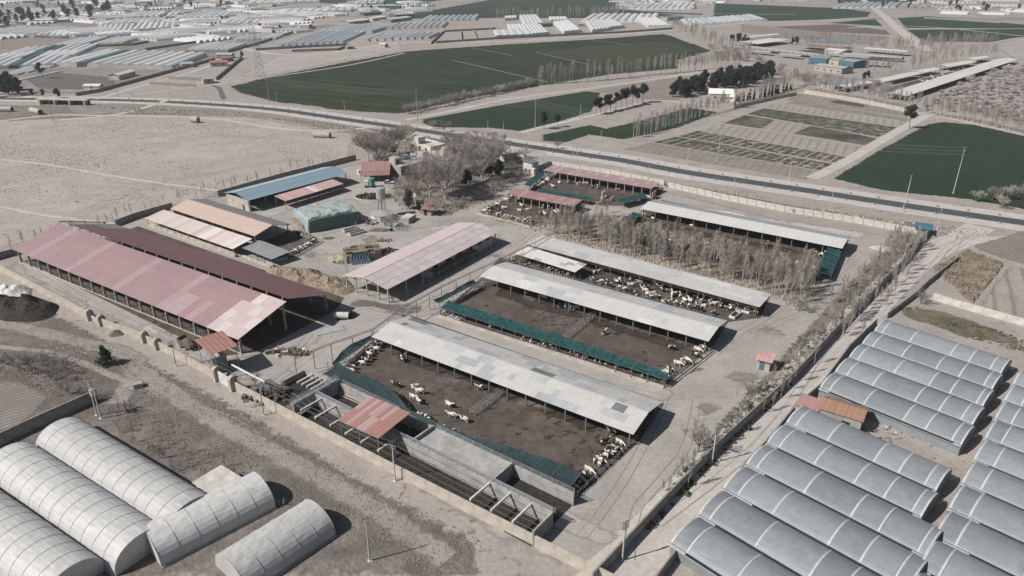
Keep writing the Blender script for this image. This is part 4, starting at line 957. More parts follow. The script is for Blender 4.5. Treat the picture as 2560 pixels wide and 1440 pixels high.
# ------------------------------------------------------------ curved film greenhouses
def film_mat(name, c, rough, clear=0):
    m, t, p = new_mat(name); tc = nd(t, 'TexCoord'); g = nd(t, 'NewGeometry'); oi = nd(t, 'ObjectInfo')
    f = noise_fac(t, g.outputs['Position'], .5, 5, .3, .7, dist=1.0)
    mp = nd(t, 'Mapping'); mp.inputs['Scale'].default_value = (.15, 1.4, 1.4); t.links.new(tc.outputs['Object'], mp.inputs[0])
    f2 = noise_fac(t, mp.outputs[0], 2.0, 4, .35, .7)
    b_ = mix(t, f, c, tuple(x * .78 for x in c)); b_ = mix(t, math_n(t, 'MULTIPLY', f2, .35), b_, tuple(min(1, x * 1.25) for x in c))
    k = math_n(t, 'ADD', .86, math_n(t, 'MULTIPLY', oi.outputs['Random'], .26)); cc = nd(t, 'VectorMath', operation='SCALE'); t.links.new(b_, cc.inputs[0]); t.links.new(k, cc.inputs[3])
    t.links.new(cc.outputs[0], p.inputs['Base Color']); p.inputs['Roughness'].default_value = rough; p.inputs['Specular IOR Level'].default_value = .3
    bm_ = nd(t, 'Bump'); bm_.inputs['Strength'].default_value = .25; bm_.inputs['Distance'].default_value = .06; t.links.new(f, bm_.inputs['Height']); t.links.new(bm_.outputs[0], p.inputs['Normal'])
    if clear:
        tr = nd(t, 'BsdfTransparent'); mx = nd(t, 'MixShader'); t.links.new(math_n(t, 'ADD', clear * .5, math_n(t, 'MULTIPLY', f2, clear)), mx.inputs[0]); t.links.new(p.outputs[0], mx.inputs[1]); t.links.new(tr.outputs[0], mx.inputs[2]); t.links.new(mx.outputs[0], t.nodes['Material Output'].inputs[0])
    return m
M_film = film_mat('grey_blue_film', (.275,.293,.308), .48, .26)
M_filmw = film_mat('white_film', (.60,.595,.585), .45)
M_filmg = film_mat('silver_film', (.44,.455,.46), .4)
M_filmd = film_mat('dirty_white_film', (.47,.465,.45), .5)
M_filmnet = film_mat('green_net_film', (.075,.125,.115), .7)
M_rib = paint('white_strap', (.42,.43,.44), .5, .12)

def arc(w, z0, z1, n, lean=0.0):
    return [(w * i / n, z0 + (z1 - z0) * math.sin(math.pi * i / n) ** .75) for i in range(n + 1)]
def arch_shell(L0, L1, w, z0, z1, n, m, name, parent, th=.05, grow=0.0):
    pr = arc(w, z0, z1, n); b = MB(); k = n + 1
    up = [(x, y, z + grow) for x in (L0, L1) for y, z in pr]; lo = [(x, y, z - th) for x, y, z in up]
    b.add(up + lo, [(i, k + i, k + i + 1, i + 1) for i in range(n)] + [(2*k + i + 1, 3*k + i + 1, 3*k + i, 2*k + i) for i in range(n)] + [(i + 1, 2*k + i + 1, 2*k + i, i) for i in range(n)] + [(k + i, 3*k + i, 3*k + i + 1, k + i + 1) for i in range(n)])
    return b.build(name, m, parent, smooth=False)
def bay(label, o, rz, L, w, gut=2.5, top=3.8, ribs=(0, .08, .33, .62, .76, .93, 1), group=None, m=None, vent=True, end=True):
    root = empty('greenhouse_bay', o, rz, label, 'greenhouse', group); m = m or M_film; rr = random.Random(label)
    for a, b_ in zip(ribs, ribs[1:]): arch_shell(a * L + .02, b_ * L - .02, w - .55, gut, top, 14, m, 'film_sheet', root)
    for a in ribs:
        x = min(max(a * L, .2), L - .2) + rr.uniform(-.25, .25) * (0 < a < 1); arch_shell(x - .16, x + .16, w - .55, gut, top, 14, M_rib, 'rib_strap', root, .03, .035)
    b = MB(); b.box(0, L, -.5, -.06, gut - .3, gut - .1); b.build('gutter', M_rib, root)
    if vent: b = MB(); b.box(L * rr.uniform(.06, .2), L * rr.uniform(.9, .98), -.58, -.02, gut - .08, gut - .02); b.build('vent_opening', M_hole, root); 
    if vent: b = MB(); b.bar((L*.04, .10, gut + .14), (L * .98, .10, gut + .14), .12, .12); b.build('rolled_film', M_rib, root)
    for xx in (.05, L - .05):
        pr = arc(w - .55, gut, top, 10); b = MB(); b.add([(xx, y, z - .06) for y, z in pr] + [(xx, w - .55, 0), (xx, 0, 0)] + [(xx + .04, y, z - .06) for y, z in pr] + [(xx + .04, w - .55, 0), (xx + .04, 0, 0)], [tuple(range(13)), tuple(range(13, 26))[::-1]]); b.build('end_wall', m, root)
    b = MB(); b.box(.1, L - .1, -.1, -.04, 0, gut - .3); b.build('side_sheet', m, root)
    return root
g0 = at(2184,829,2.3); g1 = at(2503,936,2.3); g4 = at(2086,931,2.3)
gu = (g1 - g0); GL = gu.length; grz = math.atan2(gu.y, gu.x); gs = (g4 - g0) / 3
gpr = abs(gs.x * -math.sin(grz) + gs.y * math.cos(grz))
ORD = ['topmost', 'second', 'third', 'fourth', 'fifth', 'sixth', 'seventh', 'eighth', 'ninth', 'tenth', 'eleventh', 'twelfth', 'thirteenth']
for i in range(12):
    if i == 5: continue
    q = g0 + gs * (i - 0.0); q.z = 0
    bay('%s film covered greenhouse bay from the top along the dirt road' % ORD[i], q, grz, GL if i < 8 else GL + 3, gpr, group='grey film greenhouse bays in the left block', ribs=[0, .07 + .02 * (i % 2), .30 + .03 * (i % 3), .62 - .02 * (i % 2), .77, .92 + .015 * (i % 3), 1])
h0 = g0 + gu * (1 + 2.6 / GL)
for i in range(10):
    q = h0 + gs * (i + .35); q.z = 0
    bay('%s film covered greenhouse bay from the top in the block at the right edge' % ORD[i], q, grz, 30, gpr, group='grey film greenhouse bays in the right block', ribs=(0, .1, .4, .7, 1))
# the shed among the bays
o, rz, L = frame_of((2051,1021), (2155,1053), 3.3)
gh = empty('pump_house', o, rz, 'small grey house with orange brown tin roof between the greenhouse bays', 'shed')
slope(gh, -.3, L + .3, -.3, 3.3, 2.7, 4.3, 8, 1, M_tin, lambda i,j,u,v: vary((.285,.165,.115), .04)); slope(gh, -.3, L + .3, 5.7, 3.3, 2.76, 4.3, 8, 1, M_tin, lambda i,j,u,v: vary((.27,.175,.14), .04))
b = MB(); b.box(0, L, 0, .2, 0, 3.25); b.box(0, .2, .2, 5.3, 0, 3.25); b.box(L - .2, L, .2, 5.3, 0, 3.25); b.box(0, L, 5.3, 5.5, 0, 3.25); b.build('wall', M_wallgrey, gh); b = MB(); b.box(4.2, 5.8, -.04, 0, 1.6, 2.1); b.build('window', M_hole, gh)
o, rz, L = frame_of((1984,1011), (2043,1033), 2.6)
an = empty('annex', o, rz, 'flat dusky pink tin roof shed beside the orange brown one', 'shed')
slope(an, 0, L, 0, 2.6, 4.6, 3.0, 6, 1, M_tin, lambda i,j,u,v: vary((.35,.205,.19), .02)); b = MB(); b.box(.2, L - .2, .3, .5, 0, 2.5); b.box(.2, .4, .5, 4.3, 0, 2.55); b.box(L - .4, L - .2, .5, 4.3, 0, 2.55); b.build('wall', M_wallgrey, an)

# ------------------------------------------------------------ round plastic tunnels
TUN = {}
def tunnel_mesh(L, w, h, m, n=9, seg=1, rag=0.0):
    k = (round(L), round(w, 1), round(h, 1), m.name, n, seg)
    if k in TUN: return TUN[k]
    b = MB(); K = n + 1; rr = random.Random(3)
    rows = []
    for s_ in range(seg + 1):
        x = L * s_ / seg
        rows += [(x, w/2 - w/2 * math.cos(math.pi * i / n), h * math.sin(math.pi * i / n) ** .8 * (1 + (rr.uniform(-rag, rag) if 0 < s_ < seg else 0))) for i in range(K)]
    b.add(rows, [(s_*K + i + 1, s_*K + i, (s_+1)*K + i, (s_+1)*K + i + 1)[::-1] for s_ in range(seg) for i in range(n)] + [tuple(range(K)), tuple(range(seg*K, seg*K + K))[::-1]])
    TUN[k] = b.mesh('tunnel_film', m); return TUN[k]
def big_tunnel(label, A, B, w, h, n=14):
    a, b_ = at(*A), at(*B); d = b_ - a; L = d.length
    root = empty('plastic_tunnel', a, math.atan2(d.y, d.x), label, 'greenhouse', 'big round plastic tunnels at the lower left')
    link('film', tunnel_mesh(L, w, h, M_filmd, 16, max(14, int(L / 1.7)), .012), root)
    k = int(L / 3)
    for i in range(k + 1):
        x = L * i / k; pr = [(w/2 - (w/2 + .05) * math.cos(math.pi*j/16), (h + .05) * math.sin(math.pi*j/16) ** .8) for j in range(17)]
        b = MB()
        for p, q in zip(pr, pr[1:]): b.tube((x, p[0], p[1]), (x, q[0], q[1]), .035, None, 3, False)
        b.build('hoop', M_rib, root)
    b = MB(); b.bar((0, -.15, .12), (L, -.15, .12), .25, .25); b.bar((0, w + .15, .12), (L, w + .15, .12), .25, .25); b.build('footing', M_wallgrey, root)
    return root
big_tunnel('big white plastic tunnel, topmost at the lower left, its torn end by the dark wall', (92,1131), (418,1352), 9.5, 4.4)
big_tunnel('big white plastic tunnel, second from the wall at the lower left', (-40,1200), (290,1442), 9.5, 4.4)
big_tunnel('big white plastic tunnel nearest the lower left corner', (-190,1290), (110,1530), 9.5, 4.4)
big_tunnel('plastic tunnel turned across the others, near the white hut', (405,1420), (690,1270), 9, 4.2)
big_tunnel('plastic tunnel turned across the others, at the bottom edge', (620,1490), (840,1340), 9, 4.2)
o, rz, L = frame_of((484,1206), (546,1246), 2.8)
ht = empty('hut', o, rz, 'flat roofed white hut beside the big plastic tunnels', 'hut')
b = MB(); b.box(.2, L - .2, .2, 5.2, 0, 2.7); b.build('wall', M_wallwhite, ht); b = MB(); b.box(-.2, L + .2, -.2, 5.6, 2.7, 2.88); b.build('roof', M_pale, ht); b = MB(); b.box(1, 2, .15, .2, 0, 2.0); b.box(3.2, 4.4, .15, .2, 1.1, 2.0); b.build('door', M_hole, ht)

def tunnel_block(label, A, B, C, n, m=None, h=3.6, green=(), z=0.0, depth=None):
    """n tunnels side by side between A and B (near ends); C lies at the far end of the first"""
    a, b_, c = at(*A), at(*B), at(*C); s = (b_ - a) / n; u = c - a; L = u.length; rz = math.atan2(u.y, u.x)
    ca, sa = math.cos(rz), math.sin(rz); w = abs(-s.x * sa + s.y * ca)
    left = (-s.x * sa + s.y * ca) > 0; seen = {}; me = tunnel_mesh(L, w * .97, h * min(1.2, w / 8), m or M_filmw); mg = tunnel_mesh(L, w * .97, h * min(1.2, w / 8), M_filmnet)
    for i in range(n):
        p = a + s * i
        if not left: p = p + Vector((sa, -ca, 0)) * w
        link('plastic_tunnel', mg if i in green else me, None, p, (0, 0, rz), (random.uniform(.96, 1.03), 1, random.uniform(.95, 1.05)))
        o = COL.objects[-1]; k = i if s.x > 0 else n - 1 - i
        where = 'leftmost of the ' if k == 0 else 'rightmost of the ' if k == n - 1 else ORD[k] + ' from left of the '
        tag(o, ('%s green netted tunnel among the ' % ('lower' if i == min(green) else 'upper') if len(green) > 1 else 'green netted tunnel among the ') + label if i in green else where + label, 'greenhouse', None if i in green else 'tunnels: ' + label)
tunnel_block('domed white tunnels left of the red roofed house', (140,166), (430,176), (262,133), 11, green=(2,))
tunnel_block('white tunnels at the left edge above the lone pine', (-60,210), (140,166), (70,168), 7)
tunnel_block('white tunnels in the second row at the left edge', (-80,178), (145,166), (10,140), 9, green=(4,))
tunnel_block('white tunnels in the third row at the left', (-40,160), (190,142), (60,126), 9, green=(3, 4))
tunnel_block('long low white tunnels right of the dark plot', (20,206), (60,200), (140,180), 2)
tunnel_block('short bright white tunnels below the pylon', (468,127), (570,129), (520,111), 8)
tunnel_block('bright white tunnels behind the pylon', (580,103), (690,99), (615,90), 8)
tunnel_block('bright white tunnels above the dark wall', (130,119), (310,112), (200,100), 9, green=(4,))
tunnel_block('white tunnels in the long row at the upper left', (85,95), (165,97), (120,75), 5)
tunnel_block('white tunnels at the far left below the dark field', (-60,90), (85,92), (40,72), 8)
tunnel_block('white tunnels right of the five domes', (228,86), (330,84), (250,64), 7)
tunnel_block('white tunnels beside the white hut at the upper left', (330,80), (440,72), (350,56), 7)
tunnel_block('white tunnels above the long white row', (255,66), (400,60), (290,52), 8)
tunnel_block('pale tunnels at the upper left beyond the ploughed field', (320,48), (440,46), (350,33), 8, green=(5,))
tunnel_block('pale tunnels next to the upper green field', (440,52), (560,48), (480,36), 7)
tunnel_block('white tunnels with four domes below the far poles', (548,66), (640,66), (570,55), 5)
tunnel_block('pale tunnels behind the dark pines at the far left', (0,37), (205,34), (60,26), 12)
tunnel_block('silver tunnels in the big block right of the pylon', (690,117), (860,108), (790,82), 10, M_filmg)
tunnel_block('silver tunnels, upper block right of the pylon', (800,80), (930,84), (860,66), 8, M_filmg)
tunnel_block('silver tunnels in the walled block left of the empty plots', (906,104), (1075,97), (948,90), 9, M_filmg)
tunnel_block('silver tunnels in the block above the walled one', (966,74), (1108,70), (990,62), 9, M_filmg)
tunnel_block('silver tunnels at the far end of the grey block', (1050,55), (1190,52), (1070,44), 9, M_filmg)
tunnel_block('white film houses in a row right of the far hall', (1450,56), (1640,56), (1480,38), 10, M_filmw, 3.2)
tunnel_block('silver tunnels in the flat block by the curved road', (1725,66), (1915,51), (1700,52), 12, M_filmg, 3.0)
tunnel_block('pale tunnels far up by the green strip', (700,36), (880,30), (720,27), 9)
tunnel_block('pale tunnels at the top edge', (610,14), (800,6), (630,4), 9)
tunnel_block('pale tunnels beside the far warehouse', (880,14), (960,8), (900,2), 5)
tunnel_block('pale tunnels at the top between two green fields', (1570,24), (1730,24), (1600,10), 10)
tunnel_block('pale tunnels at the upper right', (2080,22), (2240,20), (2110,10), 9, M_filmg)
def flat_house(label, A, B, C, z=3.6, m=None, n=5):
    """multi-span film house with a gently saw-toothed roof"""
    a, b_, c = at(*A), at(*B), at(*C); u = b_ - a; v = c - a; L = u.length; rz = math.atan2(u.y, u.x); dd = abs(-v.x * math.sin(rz) + v.y * math.cos(rz)); sk = v.x * math.cos(rz) + v.y * math.sin(rz)
    root = empty('film_house', a, rz, label, 'greenhouse', 'white film houses beyond the big green field'); m = m or M_filmw
    b = MB(); b.add([(0,0,0),(L,0,0),(L+sk,dd,0),(sk,dd,0),(0,0,z),(L,0,z),(L+sk,dd,z),(sk,dd,z)], [(0,1,5,4),(1,2,6,5),(2,3,7,6),(3,0,4,7)]); b.build('wall', m, root)
    b = MB(); 
    for i in range(n):
        x0, x1 = L * i / n, L * (i+1) / n; xm = (x0 + x1) / 2
        b.add([(x0,0,z),(xm,0,z+.7),(x1,0,z),(x0+sk,dd,z),(xm+sk,dd,z+.7),(x1+sk,dd,z)], [(0,1,4,3),(1,2,5,4),(0,2,1),(3,4,5)])
    b.build('roof', m, root)
for lab, A, B, C in (('white film house left of the others, by the empty plots', (1240,97), (1335,93), (1232,83)), ('tall white film house standing behind', (1310,66), (1360,64), (1298,43)), ('long sloping white film house in the middle of the row', (1330,92), (1372,88), (1310,66)), ('white film house right of the brown plot', (1410,86), (1452,81), (1384,60)), ('pinkish white film house behind the first one', (1275,82), (1320,80), (1268,68)), ('white film house with two roofs', (1480,82), (1525,76), (1465,58)),
    ('broad white film house at the right of the row', (1620,70), (1680,70), (1590,50)), ('white film house behind the brown square', (1525,74), (1560,70), (1500,57)), ('white film house at the back of the row', (1375,56), (1420,55), (1372,48)), ('long pale film shed at the top left', (645,38), (790,40), (640,33)), ('low pale film shed left of it', (1262,52), (1292,50), (1262,46)), ('long white film shed near the red roofs', (590,78), (680,82), (595,76))):
    flat_house(lab, A, B, C)
# ------------------------------------------------------------ trees
M_bark = paint('pale_bark', (.46,.425,.385), .9, .3, 3)
M_barkd = paint('grey_bark', (.17,.145,.125), .9, .3, 3)
M_twig = paint('bare_twigs', (.36,.325,.295), .9, .25, .6)
M_twigd = paint('dark_bare_twigs', (.26,.235,.215), .9, .25, .6)
M_twigw = paint('pale_bare_twigs', (.47,.435,.41), .9, .25, .6)
M_twigr = paint('russet_twigs', (.37,.315,.28), .9, .25, .6)
M_needle = paint('dark_needles', (.026,.034,.028), .85, .5, .7)
M_needle2 = paint('olive_leaves', (.062,.064,.038), .85, .5, .7)
trr = random.Random(5)
def rv(a): return Vector((trr.uniform(-a, a), trr.uniform(-a, a), trr.uniform(-a, a)))

def limb(mb, p, d, ln, r, kids, tip=.35, wob=.12, n=3, seg=2):
    """a bent tapering limb; returns points along it"""
    pts = [p]; q = p; dd = d.normalized()
    for i in range(seg):
        dd = (dd + rv(wob)).normalized(); q = q + dd * (ln / seg)
        mb.tube(pts[-1], q, r * (1 - (1 - tip) * i / seg), r * (1 - (1 - tip) * (i + 1) / seg), n, False); pts.append(q)
    return pts, dd

def poplar(h, nb=46, spread=.30, start=.2, m=M_twig, tw=.026, tn=6, r0=.10):
    t = MB(); c = MB(); pts = [Vector((0,0,-.1))]; d = Vector((0,0,1))
    for i in range(6):
        d = Vector((d.x + trr.uniform(-.035,.035), d.y + trr.uniform(-.035,.035), 1)).normalized()
        q = pts[-1] + d * (h / 6); k = r0 * (h / 9); t.tube(pts[-1], q, k * (1 - i / 6.6), k * (1 - (i + 1) / 6.6), 5, False); pts.append(q)
    for k in range(nb):
        u = start + (1 - start) * ((k + trr.random()) / nb) ** .9; f = u * 6; i = min(5, int(f)); p = pts[i].lerp(pts[i+1], f - i)
        a = trr.uniform(0, 6.283); sp = spread * (1.3 - .5 * u)
        ln = h * (.30 * (1 - u) + .11) * trr.uniform(.7, 1.25)
        bp, dd = limb(c, p, Vector((math.cos(a) * sp, math.sin(a) * sp, 1)), ln, .034, 0, .4, .10)
        for j in range(tn):
            q = bp[0].lerp(bp[-1], trr.uniform(.15, 1)); a2 = trr.uniform(0, 6.283)
            limb(c, q, dd + Vector((math.cos(a2), math.sin(a2), .2)) * .55, ln * trr.uniform(.3, .6), tw, 0, .5, .1, 3, 1)
    return t.mesh('trunk', M_bark), c.mesh('crown', m)

def spreading(h, lv=5, m=M_twig, bark=M_bark, fork=.28, wide=.9, fine=.024, kids=(4, 4, 4, 4)):
    t = MB(); c = MB()
    tp, d = limb(t, Vector((0,0,-.1)), Vector((trr.uniform(-.06,.06), trr.uniform(-.06,.06), 1)), h * fork, h * .020, 0, .75, .05, 6, 3)
    def grow(p, d, ln, r, k):
        mb = t if k <= 1 else c
        pts, dd = limb(mb, p, d, ln, r, 0, .5, .13, 4 if k <= 1 else 3, 3 if k <= 1 else (2 if k < 4 else 1))
        if k >= lv: return
        for j in range(kids[min(k, 3)]):
            q = pts[0].lerp(pts[-1], trr.uniform(.3, 1)) if j else pts[-1]
            a = trr.uniform(0, 6.283); s_ = wide * trr.uniform(.45, .95)
            grow(q, dd + Vector((math.cos(a) * s_, math.sin(a) * s_, trr.uniform(-.1, .45))), ln * trr.uniform(.55, .76), max(fine, r * .52), k + 1)
    for j in range(kids[0] + 1):
        a = 6.283 * (j + trr.uniform(-.25, .25)) / (kids[0] + 1)
        grow(tp[-1] - Vector((0,0,trr.uniform(0, h*.1))), Vector((math.cos(a) * wide * .7, math.sin(a) * wide * .7, 1)), h * .28, h * .012, 1)
    return t.mesh('trunk', bark), c.mesh('crown', m)

def leafy(h, crown_lo, rad, n, m, shape='round', leaf=.34, bark=M_barkd):
    t = MB(); c = MB()
    limb(t, Vector((0,0,-.1)), Vector((trr.uniform(-.05,.05), trr.uniform(-.05,.05), 1)), h * .9, h * .022, 0, .3, .03, 5, 4)
    lobes = []
    for k in range(14 if shape == 'round' else 22):
        u = trr.random()
        if shape == 'round': a = trr.uniform(0, 6.283); rr = rad * trr.uniform(.15, .72) * math.sin(math.pi * (.15 + .8 * u)); lobes.append((Vector((rr * math.cos(a), rr * math.sin(a), h * (crown_lo + (1 - crown_lo) * (.12 + .8 * u)))), rad * trr.uniform(.28, .5)))
        else: rr = rad * (1 - u) * trr.uniform(.2, .8) + .05; a = trr.uniform(0, 6.283); lobes.append((Vector((rr * math.cos(a), rr * math.sin(a), h * (crown_lo + (1 - crown_lo) * u * .95))), rad * (.22 + .42 * (1 - u))))
    for p, r in lobes:
        if shape == 'round': t.tube((0, 0, p.z * .75), p, .05, .03, 3, False)
        for j in range(int(n / len(lobes))):
            v = Vector((trr.gauss(0,1), trr.gauss(0,1), trr.gauss(0,.8))).normalized() * r * trr.uniform(.55, 1.08); q = p + v
            a = (v.normalized() + rv(.8)).normalized(); b_ = a.orthogonal().normalized(); e = a.cross(b_); s_ = leaf * trr.uniform(.6, 1.3)
            c.add([q - b_*s_, q + e*s_*.6, q + b_*s_, q - e*s_*.6], [(0,1,2,3)])
    return t.mesh('trunk', bark), c.mesh('crown', m)

PRO = {
 'poplar': [poplar(10, 40, .34, .36), poplar(10.5, 42, .30, .40), poplar(9, 38, .38, .34), poplar(9.5, 40, .34, .42), poplar(8.5, 42, .40, .32)],
 'poplar_russet': [poplar(9, 44, .40, .28, M_twigr, .024, 6), poplar(9.5, 44, .36, .32, M_twigr, .024, 6), poplar(8.5, 42, .44, .26, M_twigr, .024, 6)],
 'tall': [poplar(14, 42, .36, .30, M_twig, .06, 3, .14), poplar(15, 44, .38, .34, M_twig, .06, 3, .14), poplar(13, 42, .42, .26, M_twig, .06, 3, .14)],
 'plane': [spreading(20, 6, M_twig, M_bark, .24, .9, .032, (4,4,4,4)), spreading(19, 6, M_twigd, M_bark, .26, 1.0, .032, (4,4,4,4)), spreading(21, 6, M_twig, M_bark, .22, .8, .032, (4,4,4,4))],
 'bushy': [spreading(8.5, 5, M_twigd, M_barkd, .18, 1.0, .03, (4,4,4,3)), spreading(8.5, 5, M_twig, M_barkd, .2, 1.05, .03, (4,4,4,3)), spreading(8, 5, M_twig, M_barkd, .16, .9, .03, (4,4,4,3))],
 'orchard': [spreading(5, 5, M_twigw, M_barkd, .18, 1.1, .05, (4,4,4,4)), spreading(4.7, 5, M_twigw, M_barkd, .16, 1.2, .05, (4,4,4,4))],
 'greyorchard': [spreading(4.6, 5, M_twigd, M_barkd, .18, 1.1, .026, (4,4,3,3)), spreading(4.2, 5, M_twig, M_barkd, .18, 1.2, .026, (4,4,3,3))],
 'pine': [leafy(11, .45, 3.4, 1400, M_needle), leafy(12, .5, 3.8, 1500, M_needle), leafy(10, .35, 3.2, 1300, M_needle)],
 'dense': [leafy(9, .10, 3.4, 1800, M_needle), leafy(8, .08, 3.2, 1600, M_needle)],
 'cypress': [leafy(8, .04, 1.2, 900, M_needle, 'cone', .25), leafy(7, .04, 1.0, 800, M_needle, 'cone', .25)],
 'olive': [leafy(7, .12, 2.8, 1000, M_needle2)],
 'conifer': [leafy(5, .03, 1.9, 1400, M_needle, 'cone', .24)],
 'sapling': [poplar(5.5, 18, .35, .3, M_twig, .022, 3), poplar(5, 16, .4, .25, M_twig, .022, 3)],
}
NAMES = {'poplar': 'poplar_tree', 'poplar_russet': 'poplar_tree', 'tall': 'poplar_tree', 'plane': 'plane_tree', 'bushy': 'bare_tree', 'orchard': 'orchard_tree', 'greyorchard': 'orchard_tree', 'pine': 'pine_tree', 'dense': 'evergreen_tree', 'cypress': 'cypress_tree', 'olive': 'olive_green_tree', 'conifer': 'conifer_tree', 'sapling': 'sapling_tree'}
NT = [0]; MASS = []
def tree(kind, p, s, label, group=None):
    if kind == 'tall': MASS.append((trr.choice(PRO[kind]), Matrix.Translation(p) @ Matrix.Rotation(trr.uniform(0, 6.283), 4, 'Z') @ Matrix.Scale(s, 4))); return
    me = trr.choice(PRO[kind]); NT[0] += 1
    o = bpy.data.objects.new(NAMES[kind], None); COL.objects.link(o); o.location = p; o.rotation_euler = (trr.uniform(-.05,.05), trr.uniform(-.05,.05), trr.uniform(0, 6.283)); o.scale = (s * trr.uniform(.9,1.1), s * trr.uniform(.9,1.1), s)
    tag(o, label, 'tree', group)
    link('trunk', me[0], o); link('crown', me[1], o); return o
def place_of(i, n, front=None):
    w_ = ('at its left end', 'left of its middle', 'in its middle', 'right of its middle', 'at its right end')[min(4, int(5 * i / n))]
    return w_ + ('' if front is None else (', front', ', centre', ', back')[front])
def grove(kind, poly, n, label, s=(.85, 1.15), gap=1.5):
    P = [at(*q).to_2d() for q in poly]; x0 = min(p.x for p in P); x1 = max(p.x for p in P); y0 = min(p.y for p in P); y1 = max(p.y for p in P); got = []
    for k in range(n * 60):
        if len(got) >= n: break
        q = Vector((trr.uniform(x0, x1), trr.uniform(y0, y1)))
        if inside(q, P) and all((q - g).length > gap for g in got): got.append(q)
    order = {id(q): i for i, q in enumerate(sorted(got, key=lambda q: q.x))}
    for q in got:
        near = sorted(g.y for g in got if abs(g.x - q.x) < (x1 - x0) * .12); f = min(2, int(3 * near.index(q.y) / len(near)))
        sc = trr.uniform(*s); size = 'taller ' if sc > s[0] + .62 * (s[1] - s[0]) else ('shorter ' if sc < s[0] + .38 * (s[1] - s[0]) else '')
        l = size + label + ', ' + place_of(order[id(q)], len(got), f) if len(got) > 9 else label
        tree(trr.choice(kind) if isinstance(kind, (list, tuple)) else kind, q.to_3d(), sc, l, label.replace('trees', 'tree').replace('tree', 'trees'))
def tree_row(kind, pts, n, label, s=(.85, 1.15), wob=1.0, rows=1, sep=3.0):
    L = smooth_line([at(*p) for p in pts], 2.0)
    for r in range(rows):
        for k in range(n):
            i = (len(L) - 1) * (k + trr.uniform(.1, .9)) / n; a = L[int(i)]; b_ = L[min(int(i) + 1, len(L) - 1)]; d = b_ - a; nn = Vector((-d.y, d.x, 0)).normalized() if d.length else Vector((0, 1, 0))
            sc = trr.uniform(*s); size = 'taller ' if sc > (s[0] + s[1]) / 2 else 'shorter '
            tree(trr.choice(kind) if isinstance(kind, (list, tuple)) else kind, a.lerp(b_, i % 1) + nn * (r * sep + trr.uniform(-wob, wob)), sc, (size + label + ', ' + place_of(k, n)) if n > 9 else label, label.replace('trees', 'tree').replace('tree', 'trees'))
# the grove between the barns
grove(['poplar', 'poplar_russet'], [(1340,592),(1420,570),(1545,602),(1800,652),(2040,702),(2010,768),(1930,738),(1640,660),(1395,596)], 195, 'bare poplar in the grove of poplar trees', (.75, 1.05), 1.2)
grove('poplar_russet', [(1300,572),(1460,530),(1560,525),(1560,590),(1400,590)], 18, 'bare poplar tree between grove and pink hall', (.5, .8), 1.5)
tree_row(['poplar_russet', 'poplar'], [(2285,612),(2215,700),(2125,790),(2080,840)], 35, 'bare poplar tree along the upper dark wall', (.42, .7), 2.2, 2, 3.5)
tree_row('poplar', [(2060,860),(1990,940),(1910,1020),(1800,1120),(1700,1225)], 15, 'young poplar tree along the lower dark wall', (.4, .7), 1.5)
tree('bushy', at(1998,778), .85, 'lone bare tree standing on the dirt right of the crowded cow yard'); tree('bushy', at(1745,1130), 1.05, 'bare bushy tree beside the right end of the nearest barn'); tree('bushy', at(1870,985), .6, 'thin bare tree below the little pink kiosk'); tree('sapling', at(1838,1010), 1.0, 'thin leaning sapling left of the dark wall')
tree('bushy', at(2300,760), .7, 'bare bush at the corner of the reed field wall')
for q in ((2440,505), (2480,500), (2520,500), (2555,500), (2500,520), (2585,520)): tree('bushy', at(*q), trr.uniform(.85, 1.1), 'bare bushy tree at the right edge beside the highway', 'bushy trees at the right edge')
# far rows
tree_row('bushy', [(1015,286),(1100,266),(1180,248),(1260,230),(1330,214)], 48, 'bushy tree along the lane below the big field', (.75, 1.15), 2)
tree_row('tall', [(1345,212),(1465,204),(1600,190),(1750,176),(1845,166)], 75, 'tall bare poplar tree in the row below the big green field', (.75, 1.05), 2, 1)
tree_row('tall', [(1690,68),(1740,92),(1800,118),(1850,142)], 60, 'bare poplar tree at the right end of the big green field', (.7, 1.0), 14)
tree_row('tall', [(1240,44),(1330,44),(1420,42),(1480,40),(1560,38)], 70, 'bare poplar tree in the belt behind the white film houses', (.8, 1.15), 14)
tree_row('tall', [(1580,346),(1640,325),(1700,305),(1770,285),(1850,268)], 40, 'bare poplar tree beside the vegetable plots', (.55, .8), 1.5)
tree_row('tall', [(1890,250),(1925,238),(1960,226),(1995,214)], 22, 'bare poplar tree beside the cypress hedge', (.7, .95), 1.5)
tree_row('tall', [(2010,224),(2090,238),(2180,255),(2260,272),(2330,290)], 55, 'bare poplar tree in front of the far cattle farm', (.55, .85), 2)
tree_row('tall', [(2340,290),(2400,300),(2470,316),(2560,338),(2640,358)], 50, 'bare poplar tree along the ditch at the right edge', (.6, .85), 1.5)
tree_row('tall', [(2225,130),(2300,128),(2380,118),(2470,112)], 70, 'bare poplar tree behind the far cattle farm', (.7, 1.0), 14)
tree_row('tall', [(2180,190),(2260,176),(2350,160),(2460,142)], 60, 'bare poplar tree between the two far cattle farms', (.6, .9), 10)
tree_row('bushy', [(2020,100),(2100,108),(2200,118),(2300,128)], 20, 'bushy tree behind the blue far sheds', (.7, 1.0), 4)
tree_row('bushy', [(1780,140),(1850,150),(1900,160),(1960,185)], 18, 'bushy tree left of the far sheds', (.7, 1.1), 5)
tree_row('bushy', [(1980,190),(2060,200),(2150,215),(2250,230)], 20, 'bushy tree before the blue far sheds', (.6, 1.0), 5)
tree_row('tall', [(1960,112),(2080,106),(2180,112),(2250,122)], 50, 'bare poplar tree beyond', (.6, .85), 12)
tree_row('tall', [(1030,26),(1090,24)], 16, 'bare poplar tree beyond', (.7, 1), 8)
